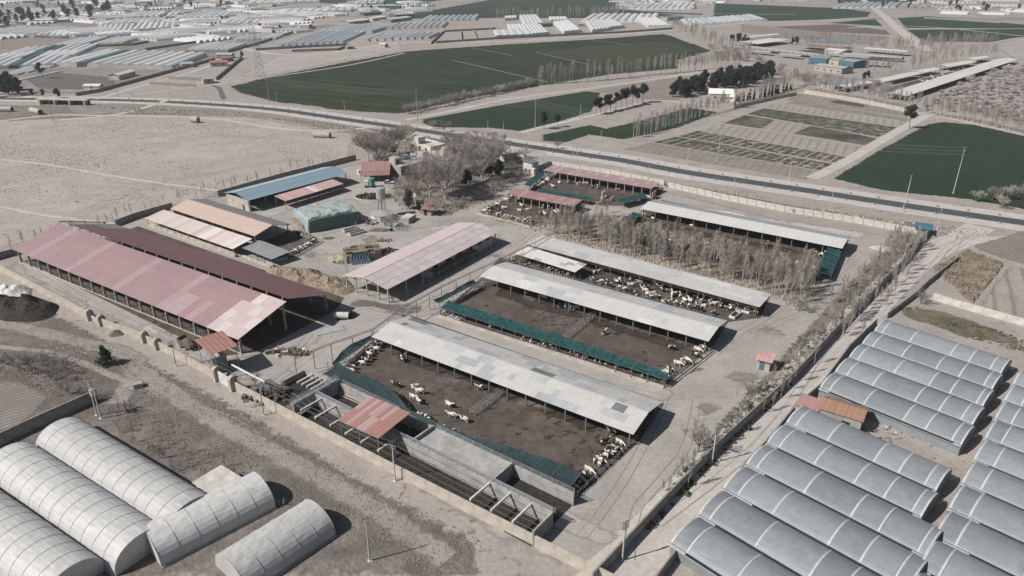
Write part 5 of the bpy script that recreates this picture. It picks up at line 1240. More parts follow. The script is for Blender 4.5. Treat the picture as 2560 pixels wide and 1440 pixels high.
grove('bushy', [(1990,196),(2090,200),(2240,222),(2260,240),(2120,226),(2000,214)], 34, 'bushy tree before the far long cow yard', (.7, 1.1), 4)
grove('bushy', [(1760,120),(1860,128),(1900,150),(1830,160),(1770,145)], 30, 'bushy tree between green field and dark clump', (.7, 1.1), 4)
grove('orchard', [(2310,275),(2350,235),(2440,196),(2560,160),(2700,175),(2700,330),(2560,312),(2420,285)], 250, 'pale orchard tree right of the long white roof', (.9, 1.5), 3.2)
for q, s in (((1085,324), 1.0), ((1110,330), 1.1), ((1168,352), .9), ((1195,352), 1.0), ((1230,356), 1.1), ((1260,356), .8)): tree('bushy', at(*q), s, 'bare tree along the highway opposite the houses', 'bare trees along the highway opposite the houses')
# trees round the houses
for q, s, l in (((957,420), 1.0, 'tallest bare plane tree, right behind the red workshop roof'), ((922,402), .85, 'bare plane tree at the left edge of the house group'), ((995,388), .9, 'bare plane tree left of the beige house'), ((1075,495), 1.0, 'bare plane tree in front of the lower flat roofed house'), ((1112,500), 1.1, 'pale stemmed plane tree in the middle of the garden'),
    ((1205,455), 1.05, 'pale stemmed plane tree at the garden wall'), ((1150,440), .95, 'bare plane tree right of the beige house'), ((1040,478), .55, 'bare plane tree beside the lower flat roofed house'), ((1185,400), .8, 'bare plane tree near the highway corner'), ((1240,410), .8, 'bare plane tree by the evergreen clump')): tree('plane', at(*q), s, l)
for q, s, l in (((990,508), 1.0, 'dark bare tree beside the water tower'), ((1082,535), 1.0, 'brown bare tree in front of the small red roofed shed'), ((980,572), .9, 'bare tree beside the rubbish heap by the round tank'), ((1262,405), 1.0, 'bare tree at the highway, left of the white gatehouse'), ((1292,408), 1.1, 'bare tree close to the white gatehouse'), ((1312,398), 1.0, 'bare tree behind the white gatehouse'), ((1394,372), .7, 'bare tree on the highway verge by the twin poles'), ((1060,520), .8, 'bare tree left of the brown one by the small shed')): tree('bushy', at(*q), s, l)
for q, s, l in (((884,592), 1.0, 'left one of two young trees before the green covered stack'), ((893,594), 1.1, 'right one of two young trees before the green covered stack')): tree('sapling', at(*q), s, l)
tree('dense', at(1165,468), .95, 'dark evergreen tree with a bent trunk inside the garden'); tree('dense', at(1245,446), 1.0, 'dark evergreen tree, right one, behind the garden wall'); tree('dense', at(1222,440), .9, 'dark evergreen tree, left one, behind the garden wall'); tree('olive', at(1022,522), 1.0, 'yellowish green tree by the white pump house'); tree('dense', at(1048,532), .5, 'dark round bush right of the white pump house'); tree('dense', at(985,385), .7, 'dark evergreen tree behind the tallest plane tree')
for q, s, l in (((938,416), .95, 'bare plane tree just left of the tallest one'), ((975,402), 1.0, 'bare plane tree just right of the tallest one'), ((1012,372), .8, 'bare plane tree at the left end of the highway garden'), ((1095,470), .95, 'bare plane tree before the corner of the low grey house'), ((1130,478), .9, 'bare plane tree left of the bent evergreen'), ((1160,425), .85, 'bare plane tree behind the bent evergreen'), ((1222,425), .85, 'bare plane tree between the two dark evergreens'), ((1140,395), .8, 'bare plane tree at the back of the garden near the highway')): tree('plane', at(*q), s, l)
for q, s, l in (((1018,488), .9, 'brown bare tree before the low grey house, left'), ((1048,495), 1.0, 'brown bare tree before the low grey house, right'), ((1095,518), .9, 'brown bare tree left of the garden wall corner'), ((1180,440), .9, 'bare tree behind the garden wall, middle'), ((1275,430), .9, 'bare tree behind the garden wall, right'), ((1000,470), .8, 'bare tree behind the white pump house')): tree('bushy', at(*q), s, l)
grove('greyorchard', [(1112,500),(1232,455),(1320,432),(1335,440),(1250,478),(1190,505),(1130,530)], 46, 'grey fruit tree in the strip garden', (.7, 1.1), 2.2)
# evergreens
for i, (q, s) in enumerate((((1490,287), .9), ((1502,284), 1.0), ((1514,281), 1.0), ((1526,278), 1.05), ((1539,274), 1.0), ((1552,270), 1.1), ((1566,267), 1.0), ((1580,263), 1.1), ((1594,259), 1.0), ((1606,256), 1.15))): tree('pine', at(*q), s * .95, 'dark pine tree in the row at the end of the middle green field', 'pine trees in the row at the end of the middle green field')
tree('pine', at(1360,322), .95, 'taller pine tree at the near edge of the middle green field'); tree('pine', at(1394,318), .65, 'smaller flat pine tree beside the track'); tree('pine', at(2273,322), 1.15, 'lone pine tree at the corner of the vegetable plots'); tree('pine', at(107,196), 1.2, 'lone twin stemmed pine tree before the white tunnels')
grove('dense', [(1660,240),(1700,225),(1790,205),(1880,192),(1925,182),(1930,200),(1850,222),(1760,238),(1690,250)], 54, 'evergreen tree in the clump by the white villa', (1.0, 1.5), 2.6)
tree_row('cypress', [(1832,262),(1870,252),(1910,243),(1950,232),(1980,224)], 26, 'cypress tree in the hedge by the white villa', (.6, 1.0), 1.5)
grove('dense', [(-60,236),(20,222),(60,226),(62,240),(-60,246)], 12, 'evergreen tree by the highway at the left edge', (1.2, 1.6), 3); tree('dense', at(82,240), .6, 'dark bush right of the evergreen clump by the highway'); tree('dense', at(108,241), .6, 'second dark bush right of the evergreen clump by the highway'); tree('dense', at(146,245), .8, 'dark spiky bush above the canal bridge')
for q, l in (((605,146), 'dark tree at the end of the dark wall on the plain'), ((700,74), 'dark tree above the short white tunnels'), ((650,70), 'dark tree beside the red roofs at the top left'), ((555,50), 'dark tree at the pale tunnels near the poles')): tree('dense', at(*q), .8, l)
grove(['dense', 'pine', 'bushy'], [(0,42),(120,30),(260,22),(330,26),(330,40),(200,50),(110,62),(20,78),(-40,78)], 64, 'dark tree in the upper left belt', (1.1, 1.8), 7)
grove(['dense', 'bushy', 'bushy'], [(0,14),(330,6),(650,10),(560,20),(300,20),(0,22)], 40, 'dark tree in the hazy top left belt', (.9, 1.4), 14)
grove(['dense', 'bushy'], [(1700,6),(1980,6),(2560,14),(2560,34),(2300,28),(2050,10)], 40, 'dark tree in the hazy top right belt', (.9, 1.4), 14)
grove(['dense', 'bushy'], [(880,12),(1000,10),(1050,22),(900,28)], 12, 'dark tree near the far warehouses', (.8, 1.1), 10)
grove('dense', [(1815,102),(1870,96),(1900,102),(1870,110)], 10, 'dark tree behind the white far barns', (.7, 1.0), 4); grove('dense', [(1975,108),(1992,106),(1995,114),(1978,116)], 3, 'dark tree right of the white roofed far barns', (.8, 1.0), 3); grove('dense', [(2155,196),(2170,192),(2172,200),(2158,202)], 3, 'dark tree between the far farm buildings', (.6, .8), 3)
# left foreground
tree('conifer', at(268,912), 1.05, 'dense blue green conifer at the bend of the dirt track')
grove('greyorchard', [(-20,905),(60,895),(160,905),(200,940),(150,960),(60,930),(-20,925)], 26, 'leafless fruit tree in the left edge thicket', (.6, .95), 2.2)
for k in range(12): tree('sapling', at(298 + 10*k + trr.uniform(-3,3), 1020 + 4.6*k + trr.uniform(-6,6)), trr.uniform(.4, .6), 'bare sapling planted in rows beside the transformer poles', 'saplings in rows beside the transformer poles')
for k in range(16): tree('sapling', at(430 + 17*k + trr.uniform(-5,5), 1110 + 10*k + trr.uniform(-30,30)), trr.uniform(.4, .6), 'bare sapling planted in rows above the white hut', 'saplings in rows above the white hut')
tree_row('sapling', [(0,640),(160,590),(300,556),(430,512),(560,478)], 26, 'thin sapling tree along the rear farm wall', (.7, 1.1), 2); tree_row('sapling', [(560,478),(680,448),(820,408)], 16, 'thin sapling tree behind the blue hall', (.7, 1.1), 2)
tree('bushy', at(640,965), .6, 'bare tangle of branches over the silage pits, left one'); tree('bushy', at(690,995), .65, 'bare tangle of branches over the silage pits, right one'); tree('bushy', at(228,1000), .55, 'bare bush behind the transformer poles'); tree('bushy', at(170,985), .6, 'bare bush at the corner of the furrowed field')
tree_row('greyorchard', [(1640,460),(1800,492),(1960,525),(2130,550),(2240,565)], 26, 'dry bush tree on the highway verge', (.35, .7), 2.5)

BRUSH = []; br_p = [poplar(5.5, 26, .42, .12, M_twig, .03, 4), poplar(5, 26, .5, .1, M_twig, .03, 4), poplar(6, 26, .4, .15, M_twig, .03, 4)]
BL = smooth_line([at(*p) for p in ((2290,606),(2230,682),(2140,775),(2060,862),(1975,950),(1890,1036),(1790,1140),(1690,1250))], 1.0)
for k in range(230):
    u = trr.random() ** 1.5; a = BL[int(u * (len(BL) - 1))]; b_ = BL[min(int(u * (len(BL) - 1)) + 1, len(BL) - 1)]; d = b_ - a; nn = Vector((d.y, -d.x, 0)).normalized() if d.length else Vector((-1, 0, 0))
    w_ = 7.5 if u < .45 else 3.5
    BRUSH.append((trr.choice(br_p), Matrix.Translation(a + nn * trr.uniform(.5, w_)) @ Matrix.Rotation(trr.uniform(0, 6.28), 4, 'Z') @ Matrix.Scale(trr.uniform(.45, .9) * (1 if u < .5 else .7), 4)))
SC = [at(*q).to_2d() for q in ((300,1000),(420,1090),(600,1190),(760,1300),(500,1230),(330,1110),(270,1030))]; SC2 = [at(*q).to_2d() for q in ((-60,880),(100,890),(230,930),(215,985),(140,1000),(0,940))]; SCRUB = []
for poly, n_ in ((SC, 120), (SC2, 60)):
    got_ = 0
    while got_ < n_:
        q = Vector((trr.uniform(min(p.x for p in poly), max(p.x for p in poly)), trr.uniform(min(p.y for p in poly), max(p.y for p in poly))))
        if inside(q, poly): got_ += 1; SCRUB.append((trr.choice(br_p), Matrix.Translation(q.to_3d()) @ Matrix.Rotation(trr.uniform(0, 6.28), 4, 'Z') @ Matrix.Rotation(trr.uniform(-.35, .35), 4, 'X') @ Matrix.Scale(trr.uniform(.18, .42), 4)))
def mass(name, label, items):
    """far rows of stems that read as one belt, joined"""
    import numpy as np
    V, F, MI, off = [], [], [], 0
    cache = {}
    for pair, M in items:
        for k, me in enumerate(pair):
            if me.name not in cache:
                v = np.empty(len(me.vertices) * 3, np.float32); me.vertices.foreach_get('co', v)
                q = np.array([tuple(p.vertices) for p in me.polygons if len(p.vertices) == 4], np.int32); cache[me.name] = (v.reshape(-1, 3), q)
            v, q = cache[me.name]; A = np.array(M); V.append(v @ A[:3, :3].T + A[:3, 3]); F.append(q + off); MI.append(np.full(len(q), k, np.int32)); off += len(v)
    V = np.concatenate(V); F = np.concatenate(F); MI = np.concatenate(MI)
    me = bpy.data.meshes.new(name); me.vertices.add(len(V)); me.vertices.foreach_set('co', V.astype(np.float32).ravel()); me.loops.add(F.size); me.loops.foreach_set('vertex_index', F.ravel()); me.polygons.add(len(F)); me.polygons.foreach_set('loop_start', np.arange(len(F), dtype=np.int32) * 4); me.materials.append(M_bark); me.materials.append(M_twig); me.polygons.foreach_set('material_index', MI); me.update(calc_edges=True); me.validate()
    return tag(tag(link(name, me), kind='stuff'), label, 'trees')
mass('bare_tree_belts', 'far belts and rows of bare grey brown poplars between the fields and round the far farms', MASS)
mass('bare_brush', 'tangled belt of bare brush and thin stems along the inner side of the dark wall', BRUSH)
mass('waste_scrub', 'leafless knee high scrub on the waste ground at the lower left', SCRUB)
# ------------------------------------------------------------ houses and small buildings
def house(label, A, B, dep, h, m, wins=((.2,1.2),(.5,1.2),(.8,1.2)), par=.5, name='house', cat='house', z=0.0, roofm=None, door=None, floors=1):
    a, b_ = at(*A), at(*B); d = b_ - a; L = d.length; rz = math.atan2(d.y, d.x)
    r = empty(name, a + Vector((0,0,z)), rz, label, cat)
    b = MB(); b.box(0, L, 0, .2, 0, h); b.box(0, .2, .2, dep, 0, h); b.box(L-.2, L, .2, dep, 0, h); b.box(.2, L-.2, dep-.2, dep, 0, h); b.build('wall', m, r)
    b = MB(); b.box(.2, L-.2, .2, dep-.2, h - par - .15, h - par); b.build('roof', roofm or M_conc_roof, r)
    for f in range(floors):
        for u, w_ in wins:
            b = MB(); b.box(-w_/2, w_/2, -.05, 0, 0, 1.3); w = b.build('window', M_hole, r, (u * L, -.003, 1.0 + f * 3.0)); b = MB(); b.bar((-w_/2-.08,-.06,-.06), (w_/2+.08,-.06,-.06), .16, .08); b.bar((0,-.06,0), (0,-.06,1.3), .05, .05); b.build('window_frame', M_pale, w)
    if door: b = MB(); b.box(-.55, .55, -.05, 0, 0, 2.1); b.build('door', door, r, (L * .36, -.003, 0))
    return r, L
M_conc_roof = paint('pale_flat_roof', (.45,.435,.41), .9, .2, .4)
M_bluepaint = paint('blue_paint', (.07,.15,.205), .6, .2); M_greenpaint = paint('green_paint', (.10,.26,.24), .6, .2)
M_house = paint('light_beige_render', (.58,.535,.475), .9, .15, .5)  # lighter beige paint of the house walls
hs, L = house('two storey beige house with flat roof beside the highway, behind the bare plane trees', (1026,387), (1078,402), 9, 6.6, M_house, ((.12,1.3),(.45,1.0),(.78,1.3)), floors=2, door=M_bluepaint)
b = MB(); b.box(3.4, 6.4, .3, 4.5, 6.65, 9.2); b.build('stair_tower', M_wallwhite, hs); b = MB(); b.box(7.6, 8.4, -.06, -.003, 1.5, 5.5); b.build('panel', M_wood, hs)
b = MB(); b.box(1.0, 2.2, 1, 2.2, 6.1, 7.2); b.build('roof_tank', M_lightsteel, hs)
hs2, L = house('beige house wing right of the two storey house, one floor lower', (1080,402), (1118,412), 8, 5.0, M_house, ((.3,1.2),(.7,1.2))); b = MB(); b.box(4.5, 7.4, 2, 6, 5.0, 6.8); b.build('stair_tower', M_wallwarm, hs2)
hs3, L = house('low grey house with a big flat white roof behind the water tower', (1003,440), (1066,424), 14, 4.2, M_wallgrey, ((.1,1.0),(.3,1.0),(.6,1.2),(.85,1.2)))
b = MB(); b.box(1.0, 4.2, 5, 9, 3.6, 6.6); b.build('stair_tower', M_wallwarm, hs3); b = MB(); b.box(2, 3.1, 4.95, 5.0, 3.6, 5.7); b.build('door', M_hole, hs3); b = MB(); b.box(9, 12, 9, 12, 3.6, 5.6); b.build('roof_room', M_wallwhite, hs3)
house('small round cornered beige building left of the low grey house', (975,420), (993,432), 6, 3.6, M_wallwarm, ((.5,1.0),)); house('white cube hut on the flat roofs between the houses', (1058,404), (1078,398), 4.5, 4.4, M_wallwhite, ())
house('white house with a bright roof edge right of the plane trees', (1235,396), (1262,404), 8, 3.2, M_wallwhite, ((.5,1.2),))
gt, L = house('white gatehouse tower beside the farm entrance', (1308,432), (1330,438), 4, 5.2, M_wallwhite, ((.3,1.2),(.75,1.0)), name='gatehouse', cat='gatehouse', floors=1); b = MB(); b.box(-.4, L+.4, -.4, 4.4, 5.2, 5.4); b.build('roof_slab', M_steel, gt); b = MB(); b.box(L + .2, L + 2.2, -1, .2, 0, 3.4); b.build('buttress', M_wallwhite, gt)
house('white pump house with flat roof right of the water tower', (995,514), (1040,512), 5, 3.2, M_wallwhite, ((.5,1.0),), name='pump_house', cat='hut'); house('small white and grey hut beside the red workshop', (892,438), (905,440), 4, 2.6, M_wallwhite, ((.6,.8),), par=.1, name='hut', cat='hut')
sl_, L = house('low concrete store with slanting flat white top before the pump house', (1000,557), (1022,560), 5.5, 1.9, M_wallgrey, (), par=.02, name='store', cat='hut')
kq, L = house('tiny red roofed shed under the brown bare tree', (1056,538), (1078,540), 3.5, 2.4, M_wallgrey, (), par=.1, name='small_shed', cat='shed', door=M_hole); slope(kq, -.6, L + 1.6, -.8, 2.5, 4.2, 3.0, 4, 1, M_tin, lambda i,j,u,v: vary((.27,.15,.14), .06))
kq, L = house('little kiosk with faded red roof and blue door beside the dark wall', (1892,922), (1922,930), 3.0, 2.6, M_wallwarm, (), par=.1, name='kiosk', cat='kiosk', door=M_bluepaint); slope(kq, -.5, L + .5, -.6, 2.62, 3.6, 3.1, 4, 2, M_tin, lambda i,j,u,v: vary((.44,.27,.26), .12))
kq, L = house('little brick shelter with a blue sheet roof at the corner of the dark wall', (2290,586), (2318,590), 4, 2.4, M_brickwall, (), par=.1, name='shelter', cat='shelter'); slope(kq, -1, L + 1, -.8, 2.5, 4.6, 2.9, 5, 1, M_tin, lambda i,j,u,v: vary((.05,.14,.19), .06))

# hopper tower at the end of the long red barn
hp, L = house('concrete feed hopper tower with stairs under a small brick red roof', (545,935), (572,925), 5, 4.2, M_wallgrey, (), name='hopper_tower', cat='tower')
slope(hp, -1.8, L + 2, -2.6, 6.6, 5.0, 7.4, 6, 1, M_tin, lambda i,j,u,v: vary((.315,.17,.145), .04))
post_parts(hp, [(-1.4,-2.2),(L+1.6,-2.2)], 6.6, .14, M_lightsteel); post_parts(hp, [(-1.4,4.7),(L+1.6,4.7)], 7.3, .14, M_lightsteel)
for k in range(13): b = MB(); b.box(-1.1, 0, 0, .28, 0, .07); b.build('step', M_lightsteel, hp, (-.3, -3.6 + .36*k, .25 + .31*k))
beam(hp, 'handrail', M_lightsteel, ((-1.4,-3.6,1.3), (-1.4,1,5.3), .05, .05), ((-.3,-3.6,1.3), (-.3,1,5.3), .05, .05), ((-1.4,-3.6,.2), (-1.4,1,4.1), .1, .2))
b = MB(); b.bar((-2.2, 1.2, 4.2), (0, 1.2, 4.2), 2.4, .1); b.build('landing', M_lightsteel, hp)
b = MB(); b.tube(at(580,912,4.0), at(662,955,4.3), .22, .2, 8); tag(b.build('slanting_pipe', M_wallwhite), 'long pale pipe slanting from the hopper tower over the silage pits', 'pipe')

# ------------------------------------------------------------ silage pits behind the front wall
pa = at(735,1049); pb_ = at(1330,1372); d = pb_ - pa; PL = d.length; prz = math.atan2(d.y, d.x)
pit = empty('silage_pits', pa, prz, 'row of open concrete silage pits with crossbeams and pipe railings behind the front wall', 'silage pits')
WH = 3.2
def pw(x0, x1, y0, y1, h=WH, name='pit_wall', m=None): b = MB(); b.box(x0, x1, y0, y1, 0, h); b.build(name, m or M_wallgrey, pit)
pw(0, PL, 5.6, 6.0); pw(0, PL, 12.2, 12.6, 2.6); pw(-.35, 0, .4, 12.6); pw(-12, -.35, 12.2, 12.5, 2.2); pw(-12, -11.7, 6, 12.2, 1.6); pw(PL - .3, PL, .4, 5.6)
for x in (27, 46): pw(x, x + .35, 6.0, 12.2)
b = MB(); b.box(27.35, 46, 6.0, 12.2, 2.3, 2.45); b.build('pit_deck', M_wallgrey, pit)
k = 0
while 4.4 * k < PL - 3:
    x = 2.2 + 4.4 * k; k += 1
    if not 26 < x < 45: b = MB(); b.box(x - .18, x + .18, .35, 5.6, WH - .45, WH - .1); b.build('cross_beam', M_pale, pit)
for y in (.9, 2.2, 3.5, 4.8):
    b = MB(); b.bar((.1, y, WH - .25), (PL - .4, y, WH - .25), .05, .05); b.build('wire', M_steel, pit)
def railing(x0, x1, y, z):
    b = MB()
    for r in (.35, .7, 1.05): b.bar((x0, y, z + r), (x1, y, z + r), .06, .06)
    b.build('railing', M_lightsteel, pit)
    n = int((x1 - x0) / 2.2)
    for i in range(n + 1): b = MB(); b.box(-.04, .04, -.04, .04, z, z + 1.1); b.build('railing_post', M_lightsteel, pit, (x0 + (x1 - x0) * i / max(1, n), y, 0))
b = MB(); b.box(-12, PL - .3, .35, 5.6, .02, .25); b.box(-11.7, PL - .3, 6.0, 12.2, .02, .2); b.build('pit_floor', M_black, pit)  # black floor colour stands in for the shade of deeper pits
railing(0, PL, 5.7, WH); railing(0, PL, 6.6, 2.4); railing(1, 18, 12.4, 2.6); railing(28, PL, 12.4, 2.6)
for xx in (-.2, -1.0):
    b = MB()
    for r in (.35, .7, 1.05): b.bar((xx, .4, WH + r), (xx, 12.4, WH + r), .06, .06)
    b.build('railing', M_lightsteel, pit)
    for i in range(6): b = MB(); b.box(-.04, .04, -.04, .04, WH, WH + 1.1); b.build('railing_post', M_lightsteel, pit, (xx, .4 + 2.4 * i, 0))
b = MB(); b.box(-1.1, -.1, .4, 12.4, WH - .12, WH); b.build('walkway', M_lightsteel, pit)
for k in range(5): b = MB(); b.box(-9 + 1.5*k, -8.6 + 1.5*k, 8, 12, 1.3, 1.7); b.build('loose_beam', M_pale, pit)
o, rz, L = frame_of((844,1050.5), (945,1097.5), 5.4)
pr_ = empty('pit_roof', o, rz, 'worn red tin roof on posts over the silage pits, paint peeling in streaks', 'shelter')
slope(pr_, 0, L, 0, 5.4, 9.0, 6.0, 11, 2, M_tin, lambda i,j,u,v: vary((.32,.175,.155) if random.random() < .72 else (.38,.265,.25), .06))
for x in (.4, L/2, L - .4):
    for y, zz in ((.4, 5.4), (8.6, 5.9)): post_parts(pr_, [(x, y)], zz, .16, M_steel)
beam(pr_, 'eave_beam', M_steel, ((0, .3, 5.3), (L, .3, 5.3), .1, .15), ((0, 8.7, 5.85), (L, 8.7, 5.85), .1, .15))
b = MB(); b.slab((0,0,1.4), (5,0,1.4), (5,2.6,1.7), (0,2.6,1.7), .05); tag(b.build('scrap_sheet', M_rust, None, at(715,1030), (0,0,prz)), 'small dusky red tin sheet behind the front wall left of the pits', 'tin sheet')

# pipe bridge that carries feed across the yards
gpts = [(743,942,0),(832,905,0),(936,868,0),(1010,812,0),(1105,757,0),(1242,690,0),(1395,612,0)]
gn = empty('pipe_bridge', at(743,942), 0, 'thin rusty pipe truss on tall posts running past the ends of the grey barns', 'pipe bridge'); G0 = at(743,942)
GP = [at(p[0], p[1]) - G0 for p in gpts]
for a, b_ in zip(GP, GP[1:]):
    n = max(1, round((b_ - a).length / 6))
    for z in (4.6, 5.0): b = MB(); b.bar(a + Vector((0,0,z)), b_ + Vector((0,0,z)), .09, .09); b.build('pipe', M_rust, gn)
    b = MB(); kk = n * 5
    for i in range(kk): b.bar(a.lerp(b_, i/kk) + Vector((0,0,4.6)), a.lerp(b_, (i+1)/kk) + Vector((0,0,5.0)), .04, .04)
    b.build('lattice', M_rust, gn)
    for i in range(n): b = MB(); b.box(-.08, .08, -.08, .08, 0, 4.6); b.build('post', M_rail, gn, a.lerp(b_, i / n))

# ------------------------------------------------------------ stacks and heaps
def heap(label, P, rx, ry, h, m, rz=0.0, seed=1, rough=.35, name='heap', cat='heap', fr=.45, flat=1.6, z=0.0):
    rr = 14; n = 40; b = MB(); vs = [(0,0,0)]; p0 = at(*P)
    def hh(x, y, u):
        q = Vector((x * fr + seed * 7.3, y * fr, seed)); return max(0, h * max(0, 1 - u ** flat) * (1 + rough * noise.noise(q) * 1.5) + rough * h * .5 * noise.noise(q * 2.7) * (1 - u) + .12 * h * noise.noise(q * 6) * (1 - u * .8)) if u < 1 else -.05
    vs[0] = (0, 0, hh(0, 0, 0))
    for i in range(1, rr + 1):
        for j in range(n):
            u = i / rr; a = 6.2832 * j / n; k = 1 + .22 * noise.noise(Vector((math.cos(a) * 1.5, math.sin(a) * 1.5, seed * 3.1)))
            x, y = rx * u * k * math.cos(a), ry * u * k * math.sin(a); vs.append((x, y, hh(x, y, u)))
    fs = [(0, 1 + j, 1 + (j+1) % n) for j in range(n)] + [(1 + i*n + j, 1 + (i+1)*n + j, 1 + (i+1)*n + (j+1) % n, 1 + i*n + (j+1) % n) for i in range(rr-1) for j in range(n)]
    b.add(vs, fs); o = b.build(name, m, None, p0 + Vector((0,0,z)), (0,0,rz), smooth=False); return tag(o, label, cat)
M_hay = paint('hay', (.255,.205,.15), .95, .45, 1.6, bump=.8); M_hay2 = paint('grey_straw', (.33,.30,.21), .95, .3, 1.2, bump=.6)
M_whiteheap = paint('pale_lime', (.55,.53,.50), .9, .2, .8, bump=.4); M_sandheap = paint('pale_sand', (.43,.40,.355), .95, .2, .8, bump=.3); M_soil = paint('brown_soil', (.13,.105,.085), .95, .35, 2, bump=.6)
heap('left part of the loose brown hay heap behind the dark red roof', (712,688), 7.5, 5.5, 2.6, M_hay, R(-30), 2, .3, 'hay_heap', 'hay heap', .3)
heap('middle part of the loose brown hay heap, with the deep dark hollow', (768,700), 7, 6, 3.0, M_hay, R(-20), 3, .5, 'hay_heap', 'hay heap', .35); heap('right part of the loose brown hay heap nearest the pink hall', (825,716), 8, 6.5, 2.4, M_hay, R(-35), 5, .45, 'hay_heap', 'hay heap', .4)
heap('low straw litter at the left of the bale stack', (846,645), 3.5, 3, 1.2, M_hay2, 0, 6, .5, 'hay_heap', 'hay heap')
heap('big black silage heap at the far left edge', (62,775), 10.5, 6, 3.6, M_black, R(-25), 7, .5, 'silage_heap', 'silage heap', .25); heap('second black silage mound cut by the left edge', (-5,765), 7, 5, 3.0, M_black, R(-25), 17, .5, 'silage_heap', 'silage heap', .25)
heap('white lime heap beside the black silage heap at the left edge', (28,733), 6.5, 4.5, 2.6, M_whiteheap, R(-20), 8, .4, 'lime_heap', 'heap', .3)
heap('small round brown heap between the small cow yard and the bale stack', (822,596), 2.2, 1.6, .6, M_soil, 0, 9, .4, 'soil_heap', 'heap'); heap('flat purple brown heap left of the small dark barrel', (950,576), 4.5, 2, .5, M_soil, 0, 10, .4, 'soil_heap', 'heap'); heap('heap of soil beside the fourth gate pier', (292,835), 2, 1.6, 1.0, M_soil, 0, 12, .5, 'soil_heap', 'heap'); heap('low sand heap near the end of the cream barn', (2205,622), 4, 2.6, .9, M_sandheap, R(-20), 13, .3, 'sand_heap', 'heap')
heap('dark heap of old tyres right of the long red barn', (868,792), 3.2, 2, 1.2, M_black, R(20), 14, .9, 'tyre_heap', 'heap', 1.4); heap('pale bank of sand behind the cream white barn', (1830,540), 26, 2.6, 1.1, M_sandheap, R(-33), 15, .4, 'sand_bank', 'heap', .12)

# the straw stack under green sheets
def soft_box(L, Wd, H, n, amp, seed):
    b = MB(); nx, ny, nz = n
    def P(x, y, z):
        q = Vector((x*.35 + seed, y*.35, z*.35)); k = 1 - .06 * (z / H) ** 2
        w = amp * noise.noise(q) + amp * .5 * noise.noise(q * 3.1)
        cx, cy = L/2, Wd/2; rnd = 1 - .035 * max(0, z / H - .75) * 4
        return (cx + (x - cx) * k * rnd + w, cy + (y - cy) * k * rnd + w * .8, z + (w * 1.4 - .25 * (abs(x - cx) / cx) ** 6 - .25 * (abs(y - cy) / cy) ** 6 if z == H else w * .3) if z else -.05)
    def face(f, m_, k_):
        base = len(b.v); W_ = k_ + 1
        b.add([f(i / m_, j / k_) for i in range(m_ + 1) for j in range(k_ + 1)], [(i*W_+j, (i+1)*W_+j, (i+1)*W_+j+1, i*W_+j+1) for i in range(m_) for j in range(k_)])
    face(lambda u, v: P(u*L, v*Wd, H), nx, ny); face(lambda u, v: P(u*L, 0, v*H), nx, nz); face(lambda u, v: P((1-u)*L, Wd, v*H), nx, nz); face(lambda u, v: P(L, u*Wd, v*H), ny, nz); face(lambda u, v: P(0, (1-u)*Wd, v*H), ny, nz)
    return b
def tarp_mat():
    m, t, p = new_mat('patched_green_sheets'); tc = nd(t, 'TexCoord'); v = tc.outputs['Object']
    vo = nd(t, 'TexVoronoi', feature='F1'); val(vo, Scale=.28, Randomness=.9); t.links.new(v, vo.inputs['Vector'])
    hs_ = nd(t, 'SeparateColor'); t.links.new(vo.outputs['Color'], hs_.inputs[0])
    c = mix(t, noise_fac(t, v, .9, 5, .42, .6), (.27,.36,.33), (.33,.34,.31)); s_ = nd(t, 'MapRange'); s_.inputs[1].default_value = .62; s_.inputs[2].default_value = .66; t.links.new(hs_.outputs[0], s_.inputs[0])
    c = mix(t, math_n(t, 'MULTIPLY', s_.outputs[0], .8), c, (.26,.29,.36)); s2 = nd(t, 'MapRange'); s2.inputs[1].default_value = .7; s2.inputs[2].default_value = .74; t.links.new(hs_.outputs[1], s2.inputs[0]); c = mix(t, math_n(t, 'MULTIPLY', s2.outputs[0], .8), c, (.36,.32,.27))
    c = mix(t, noise_fac(t, v, 2.2, 4, .6, .68), c, (.10,.15,.14)); t.links.new(c, p.inputs['Base Color']); p.inputs['Roughness'].default_value = .55
    b_ = nd(t, 'Bump'); b_.inputs['Strength'].default_value = .6; b_.inputs['Distance'].default_value = .12; t.links.new(noise_fac(t, v, 1.3, 5, .2, .8, dist=1), b_.inputs['Height']); t.links.new(b_.outputs[0], p.inputs['Normal']); return m
M_tarp = tarp_mat(); M_bluetarp = paint('blue_tarpaulin', (.085,.13,.17), .6, .3, 1.5); M_greentarp = paint('green_tarpaulin', (.10,.27,.20), .6, .3, 1.2); M_sidegreen = paint('dark_green_sheet', (.10,.155,.135), .7, .3, .8)
a = at(772,583); b2_ = at(904,556); d = b2_ - a; SL = d.length
stk = empty('straw_stack', a, math.atan2(d.y, d.x), 'big straw stack wrapped in pale green patched sheets before the blue hall', 'straw stack')
soft_box(SL, 15, 5.2, (44, 26, 8), .38, 3).build('sheet_cover', M_tarp, stk, smooth=True)
b = soft_box(SL - .2, .5, 4.7, (40, 1, 8), .2, 9); b.build('hanging_sheet', M_sidegreen, stk, (.1, -.42, 0), smooth=True); soft_box(.4, 11, 2.2, (1, 14, 5), .2, 5).build('straw_face', M_hay, stk, (-.5, 3.5, 0))
